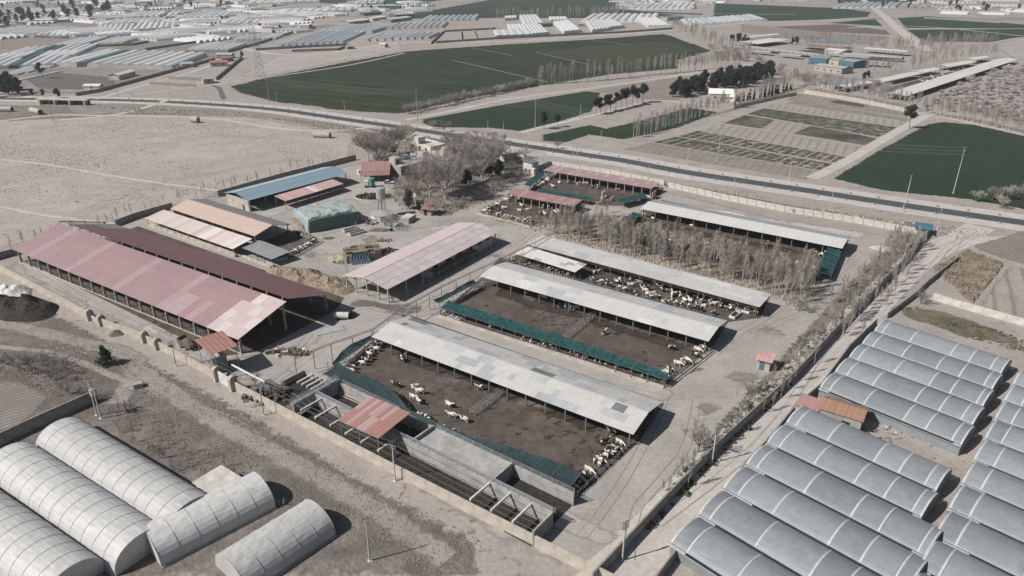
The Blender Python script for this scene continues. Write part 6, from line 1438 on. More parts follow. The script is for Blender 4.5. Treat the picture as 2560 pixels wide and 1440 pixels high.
# straw bales, terraced, with a blue tarpaulin
a = at(868,660); b2_ = at(932,652); d = b2_ - a
bs = empty('bale_stack', a, math.atan2(d.y, d.x) , 'terraced stack of brown straw bales with a blue tarpaulin hanging over its front', 'bale stack')
b = MB(); b.box(0, 2.1, 0, 1.05, 0, .85); bale = b.mesh('bale', M_hay); br = random.Random(4); cnt = 0
for lv in range(4):
    for i in range(5):
        for j in range(9):
            if lv >= 4 - max(0, (j - 4)) * .7 - (br.random() < .12) or (lv == 3 and br.random() < .2): continue
            link('straw_bale', bale, bs, (i * 2.16 + br.uniform(-.12,.12), j * 1.1 + br.uniform(-.08,.08), lv * .87), (br.uniform(-.03,.03), br.uniform(-.03,.03), br.uniform(-.08,.08))); cnt += 1
b = MB(); nx, ny = 26, 12
vs = [(1.0 + 6.2*i/nx + .25*math.sin(j*.7), -.15 - .28*abs(math.sin(i*.85)) - max(0, j/ny - .15)*1.1 - (.5*(j/ny)**3), 3.62 - 3.55*(j/ny) if j else 3.58) for i in range(nx+1) for j in range(ny+1)]
vs2 = [(x, y + .04, z - .02) for x, y, z in vs]; W_ = ny + 1
b.add(vs + vs2, [(i*W_+j, i*W_+j+1, (i+1)*W_+j+1, (i+1)*W_+j) for i in range(nx) for j in range(ny)] + [(len(vs)+(i+1)*W_+j, len(vs)+(i+1)*W_+j+1, len(vs)+i*W_+j+1, len(vs)+i*W_+j) for i in range(nx) for j in range(ny)])
tag(b.build('tarpaulin', M_bluetarp, None, bs.location, bs.rotation_euler, smooth=True), 'crumpled blue tarpaulin hanging over the front of the bale stack', 'tarpaulin')

def rubble(label, P, rx, ry, n, mats, smin=.2, smax=.9, h=.5, name='rubble'):
    rr = random.Random(label); b = MB(); p0 = at(*P)
    for k in range(n):
        a = rr.uniform(0, 6.28); u = math.sqrt(rr.random()); x, y = rx*u*math.cos(a), ry*u*math.sin(a); s_ = rr.uniform(smin, smax); b.cur = rr.randrange(len(mats)); z = rr.uniform(0, h) * (1 - u)
        if rr.random() < .45: v = Vector((rr.uniform(-1,1), rr.uniform(-1,1), rr.uniform(-.1,.35))) * s_; b.bar((x, y, z + .1), (x + v.x, y + v.y, z + .1 + abs(v.z)), .12, .08)
        else: b.cbox((x, y, z - .03), s_*.6, s_*.4, s_*.35, rr.uniform(0, 3))
    o = b.build(name, mats, None, p0); return tag(o, label, 'rubble', kind='stuff')
M_redp = paint('dull_red_paint', (.30,.07,.075), .6, .3); MR = [M_rust, M_wallwhite, M_wood, M_steel]
rubble('scrap and crates beside the round tank', (930,555), 3.0, 3.5, 60, [M_redp, M_steel, M_wood, M_black], .4, 1.6, 1.8, 'scrap_pile'); rubble('rubbish heap with a green sheet by the flat store', (982,562), 3.6, 3, 70, [M_wallwhite, M_greenpaint, M_steel, M_bluetarp], .3, 1.2, .8, 'rubbish_heap')
rubble('firewood and scrap at the edge of the pink roof', (972,628), 3.2, 1.6, 60, [M_rust, M_wood, M_black], .4, 1.6, 1.2, 'scrap_pile'); rubble('branches lying near the pink roof', (962,602), 2.4, 1.5, 40, [M_wood, M_hay], .3, 1.2, .4, 'branch_pile'); rubble('planks and scrap iron in front of the red barn end', (722,882), 5.5, 1.8, 60, [M_wood, M_steel, M_rust, M_pale], .5, 2.6, .6, 'scrap_pile')
rubble('torn sheets left of the bale stack', (858,656), 3.2, 1.8, 50, [M_greenpaint, M_bluetarp, M_hay2], .3, 1.2, .3, 'torn_sheets'); rubble('litter beside the greenhouse shed', (2215,1078), 6, 3, 60, [M_wallwhite, M_wood, M_steel], .2, .9, .4, 'litter'); rubble('branches and frames over the silage pits', (668,990), 5, 4, 120, [M_wood, M_steel, M_twigd], .6, 2.6, 2.2, 'branch_pile')
rubble('stones scattered outside the front wall', (620,1030), 11, 5, 120, [M_wallwhite, M_wallwarm, M_soil], .1, .5, .1, 'stones'); rubble('stones below the fruit tree thicket', (200,872), 12, 3, 90, [M_wallwhite, M_wallwarm], .1, .45, .1, 'stones')
b = MB()
for k in range(3): b.slab((0, .9*k, .2 + .05*k), (7, .9*k, .2 + .05*k), (7, .9*k + .8, .24 + .05*k), (0, .9*k + .8, .24 + .05*k), .1)
tag(b.build('roof_sheets', M_filmg, None, at(793,840), (0,0,R(28))), 'pale metal sheets lying on the ground right of the red barn', 'metal sheets')
def frame_bed(label, A, B, w):
    a, b_ = at(*A), at(*B); d = b_ - a; L = d.length; r = empty('block_frame', a, math.atan2(d.y, d.x), label, 'trough', 'low block frames on the yard')
    b = MB(); b.box(0, L, 0, .3, 0, .8); b.box(0, L, w - .3, w, 0, .8); b.box(0, .3, .3, w - .3, 0, .8); b.build('block_wall', M_wallwarm, r)
frame_bed('low block frame nearer the green stack on the open yard', (862,583), (900,574), 2.4); frame_bed('low block frame nearer the bale stack on the open yard', (877,592), (918,581), 2.2)

# ------------------------------------------------------------ tanks, vehicles
def cyl(b, c, r, h, n=18, top=0.0):
    vs = [(c[0] + r*math.cos(6.2832*i/n), c[1] + r*math.sin(6.2832*i/n), z) for z in (c[2], c[2] + h) for i in range(n)] + [(c[0], c[1], c[2] + h + top)]
    b.add(vs, [tuple(range(n))[::-1]] + [(i, (i+1) % n, n + (i+1) % n, n + i) for i in range(n)] + [(n + i, n + (i+1) % n, 2*n) for i in range(n)])
wt = empty('water_tower', at(956,540), 0, 'grey cylindrical water tank on four thin legs above the white round tank', 'water tower')
b = MB(); cyl(b, (0,0,6.8), 1.7, 3.8, 20, .35); b.build('tank', M_lightsteel, wt)
for k in range(4): a = .785 + 1.571*k; b = MB(); b.tube((2.1*math.cos(a), 2.1*math.sin(a), 0), (1.3*math.cos(a), 1.3*math.sin(a), 6.8), .09, .09, 5); b.build('leg', M_steel, wt)
b = MB(); b.tube((0,0,0), (0,0,6.8), .25, .25, 8); b.build('riser_pipe', M_steel, wt)
beam(wt, 'brace', M_steel, ((1.2,1.2,3.4), (-1.2,1.2,3.4), .06, .06), ((1.2,-1.2,3.4), (-1.2,-1.2,3.4), .06, .06), ((1.2,1.2,3.4), (1.2,-1.2,3.4), .06, .06), ((-1.2,1.2,3.4), (-1.2,-1.2,3.4), .06, .06))
rt = empty('round_tank', at(956,548), 0, 'white round concrete water tank with grey conical lid at the foot of the water tower', 'tank'); b = MB(); cyl(b, (0,0,0), 4.2, 2.3, 12, 0); b.build('basin', M_wallwhite, rt); b = MB(); cyl(b, (0,0,2.302), 4.35, .12, 12, .7); b.build('lid', M_lightsteel, rt)
gk = empty('spray_tank', at(930,468), 0, 'pale green upright tank with a white cab, in front of the red workshop', 'tank'); b = MB(); cyl(b, (0,0,1.0), 1.3, 2.8, 16, .3); b.build('tank', M_greenpaint, gk); b = MB(); b.box(-3, -1.4, -.8, .8, .8, 2.8); b.build('cab', M_wallwhite, gk)
for x in (-2.4, .8):
    for y in (-.9, .9): b = MB(); b.tube((x, y - .15, .5), (x, y + .15, .5), .5, .5, 12); b.build('wheel', M_black, gk)
b = MB(); b.box(-3, 1.4, -.5, .5, .75, .95); b.build('chassis', M_steel, gk)
b = MB(); b.tube((0,0,.9), (3.4,1.2,.9), .9, .9, 14); o = b.build('barrel_tank', M_wallwhite, None, at(838,796), (0,0,R(-20))); tag(o, 'white barrel shaped tank lying at the dark end of the red barn', 'tank')
def pipe(label, A, B, r):
    a, b_ = at(*A), at(*B); d = b_ - a; L = d.length; n = 18; b = MB(); ro, ri = r, r * .84
    vs = [(x, q*math.cos(6.2832*i/n), r + q*math.sin(6.2832*i/n)) for x in (0, L) for q in (ro, ri) for i in range(n)]
    b.add(vs, [(i, (i+1)%n, 2*n+(i+1)%n, 2*n+i)[::-1] for i in range(n)] + [(n+i, n+(i+1)%n, 3*n+(i+1)%n, 3*n+i) for i in range(n)] + [(i, (i+1)%n, n+(i+1)%n, n+i) for i in range(n)] + [(2*n+i, 2*n+(i+1)%n, 3*n+(i+1)%n, 3*n+i)[::-1] for i in range(n)])
    tag(b.build('concrete_pipe', M_pipe, None, a, (0,0,math.atan2(d.y, d.x))), label, 'concrete pipe')
M_pipe = paint('cream_concrete', (.40,.385,.33), .85, .2, .6)
pipe('big cream concrete pipe lying on the plain behind the blue hall', (785,343), (826,345), 1.5); pipe('short grey green concrete pipe in the middle of the plain', (480,306), (497,307), 1.7); pipe('cream concrete pipe in front of the canal bridge', (80,281), (103,287), 1.6); pipe('cream concrete pipe cut by the left edge below the highway', (-10,278), (32,279), 1.5)
def vehicle_wheels(r, pts, rad, w=.3):
    for x, y in pts: b = MB(); b.tube((x, y - w/2, rad), (x, y + w/2, rad), rad, rad, 14); wh = b.build('wheel', M_black, r); b = MB(); b.tube((x, y - w/2 - .01, rad), (x, y + w/2 + .01, rad), rad*.5, rad*.5, 10); b.build('rim', M_lightsteel, wh)
tr = empty('trailer', at(472,868), R(-35), 'rusty brown trailer loaded with soil beside the long red barn', 'trailer')
b = MB(); b.box(-2.6, 2.6, -1.2, 1.2, .8, .95); b.box(-2.6, 2.6, -1.2, -1.1, .95, 1.9); b.box(-2.6, 2.6, 1.1, 1.2, .95, 1.9); b.box(-2.6, -2.5, -1.1, 1.1, .95, 2.3); b.box(2.5, 2.6, -1.1, 1.1, .95, 1.6); b.build('box', M_rust, tr)
hp_ = heap('x', (472,868), 2.4, 1.05, 1.3, M_soil, 0, 21, .3, 'soil_load'); hp_.parent = tr; hp_.location = (0, 0, 1.2)
for k_ in ('label', 'category'): del hp_[k_]
vehicle_wheels(tr, ((-1.2,-1.25), (-1.2,1.25), (.9,-1.25), (.9,1.25)), .5); beam(tr, 'drawbar', M_steel, ((-2.6,0,.8), (-4.2,0,.6), .15, .15))
car = empty('car', at(972,459), R(10), 'small white car parked under the bare trees near the red workshop', 'car')
b = MB(); b.add([(-2.1,-.8,.35),(2.1,-.8,.35),(2.1,.8,.35),(-2.1,.8,.35),(-2.1,-.8,.85),(2.15,-.8,.75),(2.15,.8,.75),(-2.1,.8,.85)], [(0,3,2,1),(4,5,6,7),(0,1,5,4),(1,2,6,5),(2,3,7,6),(3,0,4,7)]); b.build('body', M_wallwhite, car)
b = MB(); b.add([(-1.9,-.75,.86),(.9,-.75,.8),(.9,.75,.8),(-1.9,.75,.86),(-1.4,-.62,1.4),(.2,-.62,1.42),(.2,.62,1.42),(-1.4,.62,1.4)], [(4,5,6,7),(0,1,5,4),(1,2,6,5),(2,3,7,6),(3,0,4,7)]); b.build('window_band', M_hole, car); b = MB(); b.box(-1.42, .22, -.63, .63, 1.425, 1.46); b.build('roof', M_wallwhite, car); vehicle_wheels(car, ((-1.3,-.75), (-1.3,.75), (1.35,-.75), (1.35,.75)), .32, .2)
b = MB(); b.tube((0,-.5,.55), (0,.5,.55), .55, .55, 12); tag(b.build('barrel', M_black, None, at(978,578)), 'small dark barrel alone on the open yard', 'barrel')
fb = empty('flower_bed', at(936,492), 0, 'oval planted bed with dark shrubs in the paved yard', 'flower bed'); b = MB(); n = 24
b.add([(r_*8*math.cos(6.2832*i/n)*1.0, r_*5*math.sin(6.2832*i/n), z) for r_, z in ((1, -.02), (1, .25), (.95, .25), (.95, .15)) for i in range(n)], [(k*n+i, k*n+(i+1)%n, (k+1)*n+(i+1)%n, (k+1)*n+i) for k in range(3) for i in range(n)]); b.build('kerb', M_pale, fb)
b = MB(); b.add([(.95*8*math.cos(6.2832*i/n), .95*5*math.sin(6.2832*i/n), .15) for i in range(n)], [tuple(range(n))]); b.build('soil', M_soil, fb)
b = MB(); fr_ = random.Random(2)
for k in range(260): a = fr_.uniform(0,6.28); u = math.sqrt(fr_.random()) * .9; p = Vector((8*u*math.cos(a), 5*u*math.sin(a), .15)); s_ = fr_.uniform(.15,.4); v = Vector((fr_.uniform(-.3,.3), fr_.uniform(-.3,.3), fr_.uniform(.3,.8))); e = v.orthogonal().normalized()*s_; b.add([p - e, p + e, p + v], [(0,1,2)])
tag(b.build('shrubs', M_needle2, fb), kind='stuff')

# bridge over the dry canal
br_ = empty('canal_bridge', at(95,262), 0, 'low concrete road bridge with dark openings at the left below the highway', 'bridge')
a, c_ = at(100,262), at(212,264); d = c_ - a; br_.location = a; br_.rotation_euler[2] = math.atan2(d.y, d.x); L = d.length
b = MB(); b.box(-2, L + 2, 0, 3.6, 3.0, 3.7); b.build('deck', M_pale, br_)
for i in range(4): b = MB(); b.box(L*i/3 - .5, L*i/3 + .5, -.2, 3.4, 0, 3.0); b.build('pier', M_wallwarm, br_)
b = MB(); b.box(-2, L + 2, 3.0, 3.3, 0, 2.98); b.build('back_wall', M_hole, br_)
b = MB(); b.box(-.9,.9,-.7,.7,0,1.1); tag(b.build('culvert_box', M_wallgrey, None, at(346,968), (0,0,R(30))), 'small concrete culvert box beside the dirt track', 'culvert')

# ------------------------------------------------------------ far sheds and villages
def far_shed(label, A, B, wid, h, col, wall_m=None, rise=.9, open_=False, nx=8, group=None, cat='barn', end=None):
    a, b_ = at(*A), at(*B); d = b_ - a; L = d.length; r = empty('far_shed', a, math.atan2(d.y, d.x), label, cat, group)
    slope(r, -.4, L + .4, -.4, h, wid/2 - .02, h + rise, nx, 1, M_tin, lambda i,j,u,v: vary(col, .04)); slope(r, -.4, L + .4, wid + .4, h, wid/2 + .02, h + rise, nx, 1, M_tin, lambda i,j,u,v: vary(tuple(x*.9 for x in col), .04))
    if open_:
        n = max(2, int(L / 7))
        for i in range(n + 1): b = MB(); b.box(-.15,.15,-.15,.15,0,h - .02); b.build('post', M_steel, r, (L*i/n, .3, 0)); b = MB(); b.box(-.15,.15,-.15,.15,0,h - .02); b.build('post', M_steel, r, (L*i/n, wid - .3, 0))
    else:
        b = MB(); b.box(0, L, 0, .25, 0, h - .01); b.box(0, .25, .25, wid - .25, 0, h - .01); b.box(L - .25, L, .25, wid - .25, 0, h - .01); b.box(0, L, wid - .25, wid, 0, h - .01); b.build('wall', wall_m or M_wallgrey, r)
        n = max(1, int(L / 6))
        for i in range(n): b = MB(); b.box(-.7,.7,-.05,0,1.2,2.4); b.build('window', M_hole, r, (L*(i+.5)/n, -.003, 0))
    return r
WHT = (.58,.56,.53); GRY = (.34,.34,.335); TAN = (.40,.36,.32)
FF = 'roofs of the far cattle farm'
for lab, A, B, w, h, c, op in (('narrow white roof at the back of the far cattle farm', (1859,104), (1947,95), 9, 4, WHT, 1), ('broad white hipped barn left of the far dark trees', (1892,120), (1974,109), 26, 4, WHT, 1), ('long grey roof in the front row of the far cattle farm, left part', (1853,125), (1945,136), 12, 3.5, GRY, 1), ('long grey roof in the front row of the far cattle farm, right part', (1946,136), (2034,147), 12, 3.5, GRY, 1), ('short dark grey roof before the long grey one, left', (1862,134), (1922,140), 8, 3, GRY, 1), ('short dark grey roof before the long grey one, right', (1945,144), (1998,149), 8, 3, GRY, 1),
    ('long brick red roof in the middle of the far cattle farm', (2003,122), (2108,130), 14, 4, (.30,.17,.15), 1), ('thin blue roof behind the brick red one', (2012,115), (2120,122), 9, 4.5, (.08,.17,.24), 1), ('bright white gable roof right of the brick red one', (2060,134), (2104,139), 16, 4, WHT, 0), ('small white roof in front of the bright gable', (2088,143), (2120,136), 8, 3, WHT, 1), ('long white roof at the right rear of the far cattle farm', (2158,132), (2262,141), 12, 4, (.48,.47,.45), 1), ('long grey roof at the right front of the far cattle farm', (2078,150), (2165,158), 18, 4, (.30,.305,.31), 1), ('second grey roof at the right front of the far cattle farm', (2105,145), (2250,156), 9, 3.5, (.36,.36,.36), 1), ('low grey roof at the right end of the far cattle farm', (2160,166), (2215,170), 10, 3.5, (.30,.30,.305), 1),
    ('tan hall in front of the blue sheds', (2035,176), (2103,186), 14, 4.5, TAN, 0), ('grey glass roof behind the poplar row', (2085,224), (2150,214), 14, 3, (.24,.265,.28), 0), ('white roof end behind the poplar row', (2110,232), (2180,219), 9, 3.5, WHT, 1), ('white roof of the near long cow yard, first piece', (2203,217), (2302,195), 9, 3.5, WHT, 1), ('white roof of the near long cow yard, second piece', (2303,193), (2348,184), 9, 3.5, WHT, 1), ('white roof of the near long cow yard, third piece', (2369,178), (2440,165), 10, 3.5, WHT, 1), ('white roof of the near long cow yard, fourth piece', (2434,160), (2472,153), 9, 3.5, WHT, 1), ('very long white roof running to the upper right', (2262,254), (2540,159), 13, 3.5, WHT, 1)):
    far_shed(lab, A, B, w, h, c, None, .9, op, 14 if 'very' in lab else 8, FF)
floor([(2206,222),(2475,156),(2535,158),(2262,252),(2230,240)]); floor([(1970,128),(2070,136),(2120,132),(2040,124)]); floor([(2130,146),(2260,150),(2260,142),(2150,138)])
cows_at([(2300 + 9*k % 130, 200 + (k*37) % 22 - ((9*k % 130) * .28)) for k in range(26)], 'pale cow in the far long cow yard beside the very long white roof', ('stand','lie'), .66)
for lab, A, B, w, h, m, c in (('blue walled shed left of the yellowish one', (2020,160), (2064,164), 14, 5.5, M_bluepaint, (.17,.25,.30)), ('yellowish roofed shed between the two blue ones', (2064,163), (2096,166), 14, 5, M_wallwarm, (.33,.29,.20)), ('blue walled shed with grey roof, right one', (2098,167), (2132,172), 18, 5.5, M_bluepaint, (.27,.30,.33)), ('villa with a dazzling white gable roof before the dark clump', (1772,250), (1832,252), 16, 4.2, M_wallwarm, (.72,.71,.69)), ('white roofed hut beside the villa', (1818,252), (1836,254), 5, 2.6, M_wallwhite, (.6,.59,.57))):
    far_shed(lab, A, B, w, h, c, m, 2.2 if 'villa' in lab else 1.0, False, 6, None, 'shed' if 'villa' not in lab else 'house')
for lab, A, B, w, h, c, m in (('low white hall, front left of the far group by the silver tunnels', (874,62), (925,56), 18, 4, WHT, M_wallgrey), ('low white hall, behind the first one', (932,53), (968,48), 18, 4, WHT, M_wallwhite), ('long white hall with a tall rear roof', (978,57), (1030,50), 20, 4.5, (.45,.47,.46), M_blockwall), ('green grey hall behind the long white one', (990,47), (1035,44), 18, 6, (.38,.42,.42), M_sidegreen), ('green sided warehouse near the top', (945,24), (1000,24), 20, 7, (.35,.42,.41), M_sidegreen), ('dark green shed near the top', (910,40), (955,36), 10, 4, (.10,.15,.15), M_sidegreen), ('white roofed pale shed near the top edge', (918,14), (940,14), 14, 5, WHT, M_wallgrey), ('red roofed house before the dark wall on the plain', (527,167), (570,165), 10, 3.4, (.34,.16,.145), M_wallwarm), ('second red roof behind the red roofed house', (555,156), (585,152), 9, 3.2, (.32,.165,.15), M_wallgrey), ('long flat shed at the end of the white tunnels', (540,146), (580,146), 8, 3.5, (.38,.385,.38), M_wallwarm), ('pale blue hut left of the red roofed house', (455,170), (485,168), 9, 3.2, (.35,.38,.39), M_wallwarm), ('grey hut at the end of the dark wall', (510,210), (535,208), 8, 3.4, GRY, M_wallgrey), ('tiny house beside the curved lane', (948,118), (962,119), 6, 3, WHT, M_wallwarm), ('dark shed beside the silver tunnels', (868,124), (886,123), 7, 3, GRY, M_blockwall), ('white house with pitched roof by the far wall', (748,70), (772,71), 9, 4, WHT, M_wallgrey), ('small red roofed house at the upper left', (655,76), (682,76), 9, 3.5, (.36,.20,.18), M_wallwarm), ('bright white flat shed right of the upper tunnels', (500,70), (525,71), 9, 4, WHT, M_wallwhite), ('blue roofed shed beside the flat silver block', (1668,52), (1710,50), 14, 5, (.10,.22,.30), M_wallgrey), ('small block house among the film houses', (1445,67), (1462,67), 7, 3.5, GRY, M_wallgrey), ('green flat shed among the film houses', (1355,68), (1382,66), 10, 4, (.09,.16,.155), M_sidegreen), ('small white tunnel house standing alone before the ribbed wall', (298,200), (340,188), 8, 3.4, WHT, M_wallwhite), ('long white shed below the ribbed wall at the left', (210,226), (250,226), 6, 3, WHT, M_wallwhite), ('white shed at the left edge among the dark trees', (60,58), (170,56), 12, 4, WHT, M_wallgrey), ('bright white shed at the left edge', (0,72), (30,70), 14, 5, (.62,.61,.6), M_wallwhite)):
    far_shed(lab, A, B, w, h, c, m, 1.2, False, 5, None, 'house' if 'house' in lab else 'shed')
# villages and film houses thinning out toward the top of the picture
vr = random.Random(21); b = MB(); mats_ = [M_filmw, M_filmg, M_wallwarm, M_wallwhite, M_blockwall, M_conc_roof]
b2m = MB()
for k in range(620):
    left = vr.random() < .62
    if left: px = vr.uniform(-250, 1180); py = vr.choice((vr.uniform(-30, 12), vr.uniform(-8, 30)))
    else: px = vr.uniform(1560, 2800); py = vr.uniform(-34, 22)
    if 1000 < px < 1560 or (1180 > px > 690 and -14 < py < 16) or (px > 1760 and px < 2340 and 4 < py) or (500 < px < 740 and 18 < py < 42) or (px < 245 and 8 < py < 30) or (2100 < px < 2260 and py > -14): continue
    p = at(px, py); L = vr.uniform(14, 60); w_ = vr.uniform(8, 26); h_ = vr.uniform(2.6, 5); rz = vr.choice((R(-33), R(57), R(-20), R(60))) + vr.uniform(-.1, .1); b2m.cur = vr.choice((0, 0, 0, 0, 1, 1, 2, 3, 4, 5))
    if b2m.cur < 2:
        n = vr.randint(2, 7)
        for j in range(n):
            base = len(b2m.v); m8 = [(0, -4 + 8*i/6, 3.4*math.sin(math.pi*i/6)) for i in range(7)]; ca, sa = math.cos(rz), math.sin(rz); oy = j * 7.8
            T = lambda x, y, z: (p.x + x*ca - (y + oy)*sa, p.y + x*sa + (y + oy)*ca, z)
            b2m.add([T(0, y, z) for _, y, z in m8] + [T(L, y, z) for _, y, z in m8], [(i, i+1, 8+i, 7+i)[::-1] for i in range(6)] + [tuple(range(7)), tuple(range(7, 14))[::-1]])
    else: b2m.cbox((p.x, p.y, 0), L * .5, w_ * .6, h_, rz)
for x0, x1, y0, y1, nn in ((-80, 250, 76, 96, 26), (330, 560, 84, 104, 22), (420, 760, 40, 84, 50), (-100, 330, 26, 62, 40), (560, 900, 24, 44, 30), (240, 560, 28, 66, 30), (860, 1060, 6, 34, 22), (1560, 1800, -8, 14, 26), (2300, 2640, 8, 36, 30)):
    for k in range(nn):
        p = at(vr.uniform(x0, x1), vr.uniform(y0, y1)); L = vr.uniform(22, 55); rz = R(57) + vr.uniform(-.06, .06) if vr.random() < .7 else R(-33); n = vr.randint(2, 6); b2m.cur = vr.choice((0, 0, 0, 1, 1, 5)); ca, sa = math.cos(rz), math.sin(rz)
        for j in range(n):
            oy = j * 7.8; T = lambda x, y, z: (p.x + x*ca - (y + oy)*sa, p.y + x*sa + (y + oy)*ca, z)
            b2m.add([T(0, -4 + 8*i/6, 3.3*math.sin(math.pi*i/6)) for i in range(7)] + [T(L, -4 + 8*i/6, 3.3*math.sin(math.pi*i/6)) for i in range(7)], [(i, i+1, 8+i, 7+i)[::-1] for i in range(6)] + [tuple(range(7)), tuple(range(7, 14))[::-1]])
o = b2m.build('distant_village', mats_); tag(o, kind='stuff'); tag(o, 'hazy mass of tiny film houses and huts along the top of the picture', 'village')

# ------------------------------------------------------------ poles and wires
M_conpole = paint('concrete_pole', (.46,.45,.42), .85, .15, .8); M_steelpole = paint('grey_steel_pole', (.34,.37,.385), .6, .15)
def pole(label, base, topy, kind='plain', group=None, lean=0.0, topx=None):
    p = at(*base); dist = (p - Vector((0, 0, CAM_H))).length; dep = math.asin(CAM_H / dist)
    # the height whose tip falls on row topy
    lo, hi = 1.0, 60.0
    for _ in range(40):
        h = (lo + hi) / 2; c = math.cos(PITCH); s_ = math.sin(PITCH); y, z = p.y, h - CAM_H
        f_ = y * c - z * s_; v = -(y * s_ + z * c) / f_; row = 720 + FOC * v
        if row > topy: lo = h
        else: hi = h
    r = empty('power_pole', p, math.atan2(.55, .83) if kind != 'cross' else R(-33), label, 'pole', group); m = M_steelpole if kind == 'tall' else M_conpole
    b = MB(); w0, w1 = (.24, .13) if h < 13 else (.34, .16)
    b.add([(-w0/2,-w0/2,-.2),(w0/2,-w0/2,-.2),(w0/2,w0/2,-.2),(-w0/2,w0/2,-.2),(-w1/2,-w1/2,h),(w1/2,-w1/2,h),(w1/2,w1/2,h),(-w1/2,w1/2,h)], [(0,3,2,1),(4,5,6,7),(0,1,5,4),(1,2,6,5),(2,3,7,6),(3,0,4,7)]); b.build('shaft', m, r)
    n = {'plain': 1, 'tall': 3, 'arms': 4, 'cross': 2, 'bare': 0}[kind]
    for i in range(n):
        z = h - .3 - i * (1.4 if kind == 'tall' else .45); l_ = 1.1 if kind == 'tall' else .7
        b = MB(); b.box(-l_, l_, -.05, .05, z - .05, z + .05); a_ = b.build('crossarm', M_steel, r)
        for x in (-l_ + .08, l_ - .08): b = MB(); b.tube((x, 0, z + .05), (x, 0, z + .3), .05, .04, 5); b.build('insulator', M_wallwhite, a_)
    b = MB(); b.box(-.35,.35,-.35,.35,-.05,.12); b.build('footing', M_pale, r)
    r['h'] = h; return r, h
TP = [pole(l, bs_, ty, 'tall') for l, bs_, ty in (('tall grey steel pole at the left tip of the big green field', (674,256), 186), ('tall grey steel pole at the left end of the middle green field', (1044,306), 224), ('tall grey steel pole before the middle green field', (1338,322), 250), ('tall grey steel pole among the vegetable plots', (1794,402), 303), ('tall leaning looking steel pole in the right green field', (2383,483), 368))]
for l, bs_, ty, k in (('slim pole right of the tall one at the big green field', (693,260), 229, 'plain'), ('slim pole on the near edge of the big green field', (863,287), 250, 'plain'), ('slim pole close to the tall one at the middle green field', (1053,316), 281, 'plain'), ('left slim pole along the highway before the middle green field', (1220,340), 302, 'plain'), ('right slim pole along the highway before the middle green field', (1259,345), 302, 'plain'), ('slim pole standing inside the middle green field', (1451,297), 260, 'plain'), ('pale pole at the near edge of the vegetable plots', (1501,381), 326, 'plain'), ('left one of the twin poles by the farm entrance', (1431,420), 367, 'plain'), ('right one of the twin poles by the farm entrance', (1441,421), 369, 'plain'), ('slim pole on the brown beds at the left', (1718,412), 365, 'plain'), ('slim pole on the brown beds at the right', (1972,450), 400, 'plain'), ('slim pole at the lower edge of the right green field', (2268,487), 438, 'plain'), ('pole on the verge behind the farthest cow yard', (1621,456), 413, 'plain'), ('second pole on the verge behind the cream barn', (1832,484), 441, 'plain'), ('third pole on the verge behind the cream barn', (2075,523), 480, 'plain'), ('fourth pole on the verge near the junction', (2256,530), 481, 'plain'),
    ('pole at the corner of the dark wall by the junction', (2343,574), 519, 'arms'), ('pole standing in the dirt road below the junction corner', (2254,668), 606, 'bare'), ('stout pole with many arms halfway down the dark wall', (2134,793), 724, 'arms'), ('pale pole beside the dirt road right of the pink kiosk', (1988,941), 857, 'arms'), ('pole beside the dirt road near the bushy tree', (1780,1158), 1064, 'arms'), ('pole at the dirt road low in the picture', (1556,1402), 1300, 'arms'), ('lattice concrete pole before the front wall right of the gate piers', (441,916), 850, 'arms'), ('pole before the front wall at the silage pits', (660,1038), 957, 'plain'), ('pole before the front wall right of the red pit roof', (988,1202), 1111, 'cross'), ('pole on the waste ground at the bottom', (925,1402), 1292, 'plain'),
    ('slim pole on the plain below the highway', (337,276), 231, 'plain'), ('slim pole at the left below the highway', (134,304), 246, 'plain'), ('slim pole above the highway at the left', (296,243), 217, 'plain'), ('slim pole above the highway near the ruin', (427,247), 206, 'plain'), ('slim pole at the fork of the lanes', (514,249), 221, 'plain'), ('slim pole before the red roofed houses', (405,200), 176, 'plain'), ('slim pole at the short bright tunnels', (560,130), 112, 'plain'), ('slim pole before the silver block', (685,125), 106, 'plain'), ('slim pole beside the curved lane', (765,135), 114, 'plain'), ('slim pole among the far tunnels', (820,52), 27, 'plain'), ('second slim pole among the far tunnels', (850,50), 25, 'plain'), ('third slim pole among the far tunnels', (700,68), 46, 'plain'), ('slim pole before the empty plots', (1160,110), 92, 'plain'), ('slim pole before the white film houses', (1295,102), 84, 'plain'), ('second slim pole before the white film houses', (1390,96), 78, 'plain'), ('third slim pole before the white film houses', (1475,90), 70, 'plain'), ('slim pole beside the straight far road', (2232,62), 43, 'plain'), ('second slim pole beside the straight far road', (2242,64), 47, 'plain'), ('third slim pole beside the straight far road', (2250,67), 51, 'plain'), ('slim pole behind the striped plots', (2162,262), 228, 'plain'), ('pole at the corner of the right green field', (2372,306), 268, 'plain')):
    pole(l, bs_, ty, k, 'slim power poles')
r1, h = pole('left pole of the transformer pair beside the dark wall', (243,1038), 952, 'cross'); r2, h2 = pole('right pole of the transformer pair beside the dark wall', (253,1046), 976, 'cross')
tx = empty('transformer', at(248,1042), R(-33), 'grey transformer box hung between the pair of poles', 'transformer'); b = MB(); b.box(-.5,.5,-.4,.4,5.2,6.6); b.build('tank', M_lightsteel, tx); b = MB()
for x in (-.3, 0, .3): b.tube((x, 0, 6.6), (x, 0, 7.0), .06, .04, 6)
b.build('bushings', M_wallwhite, tx); b = MB(); b.box(-.9,.9,-.1,.1,5.05,5.19); b.build('platform', M_steel, tx)
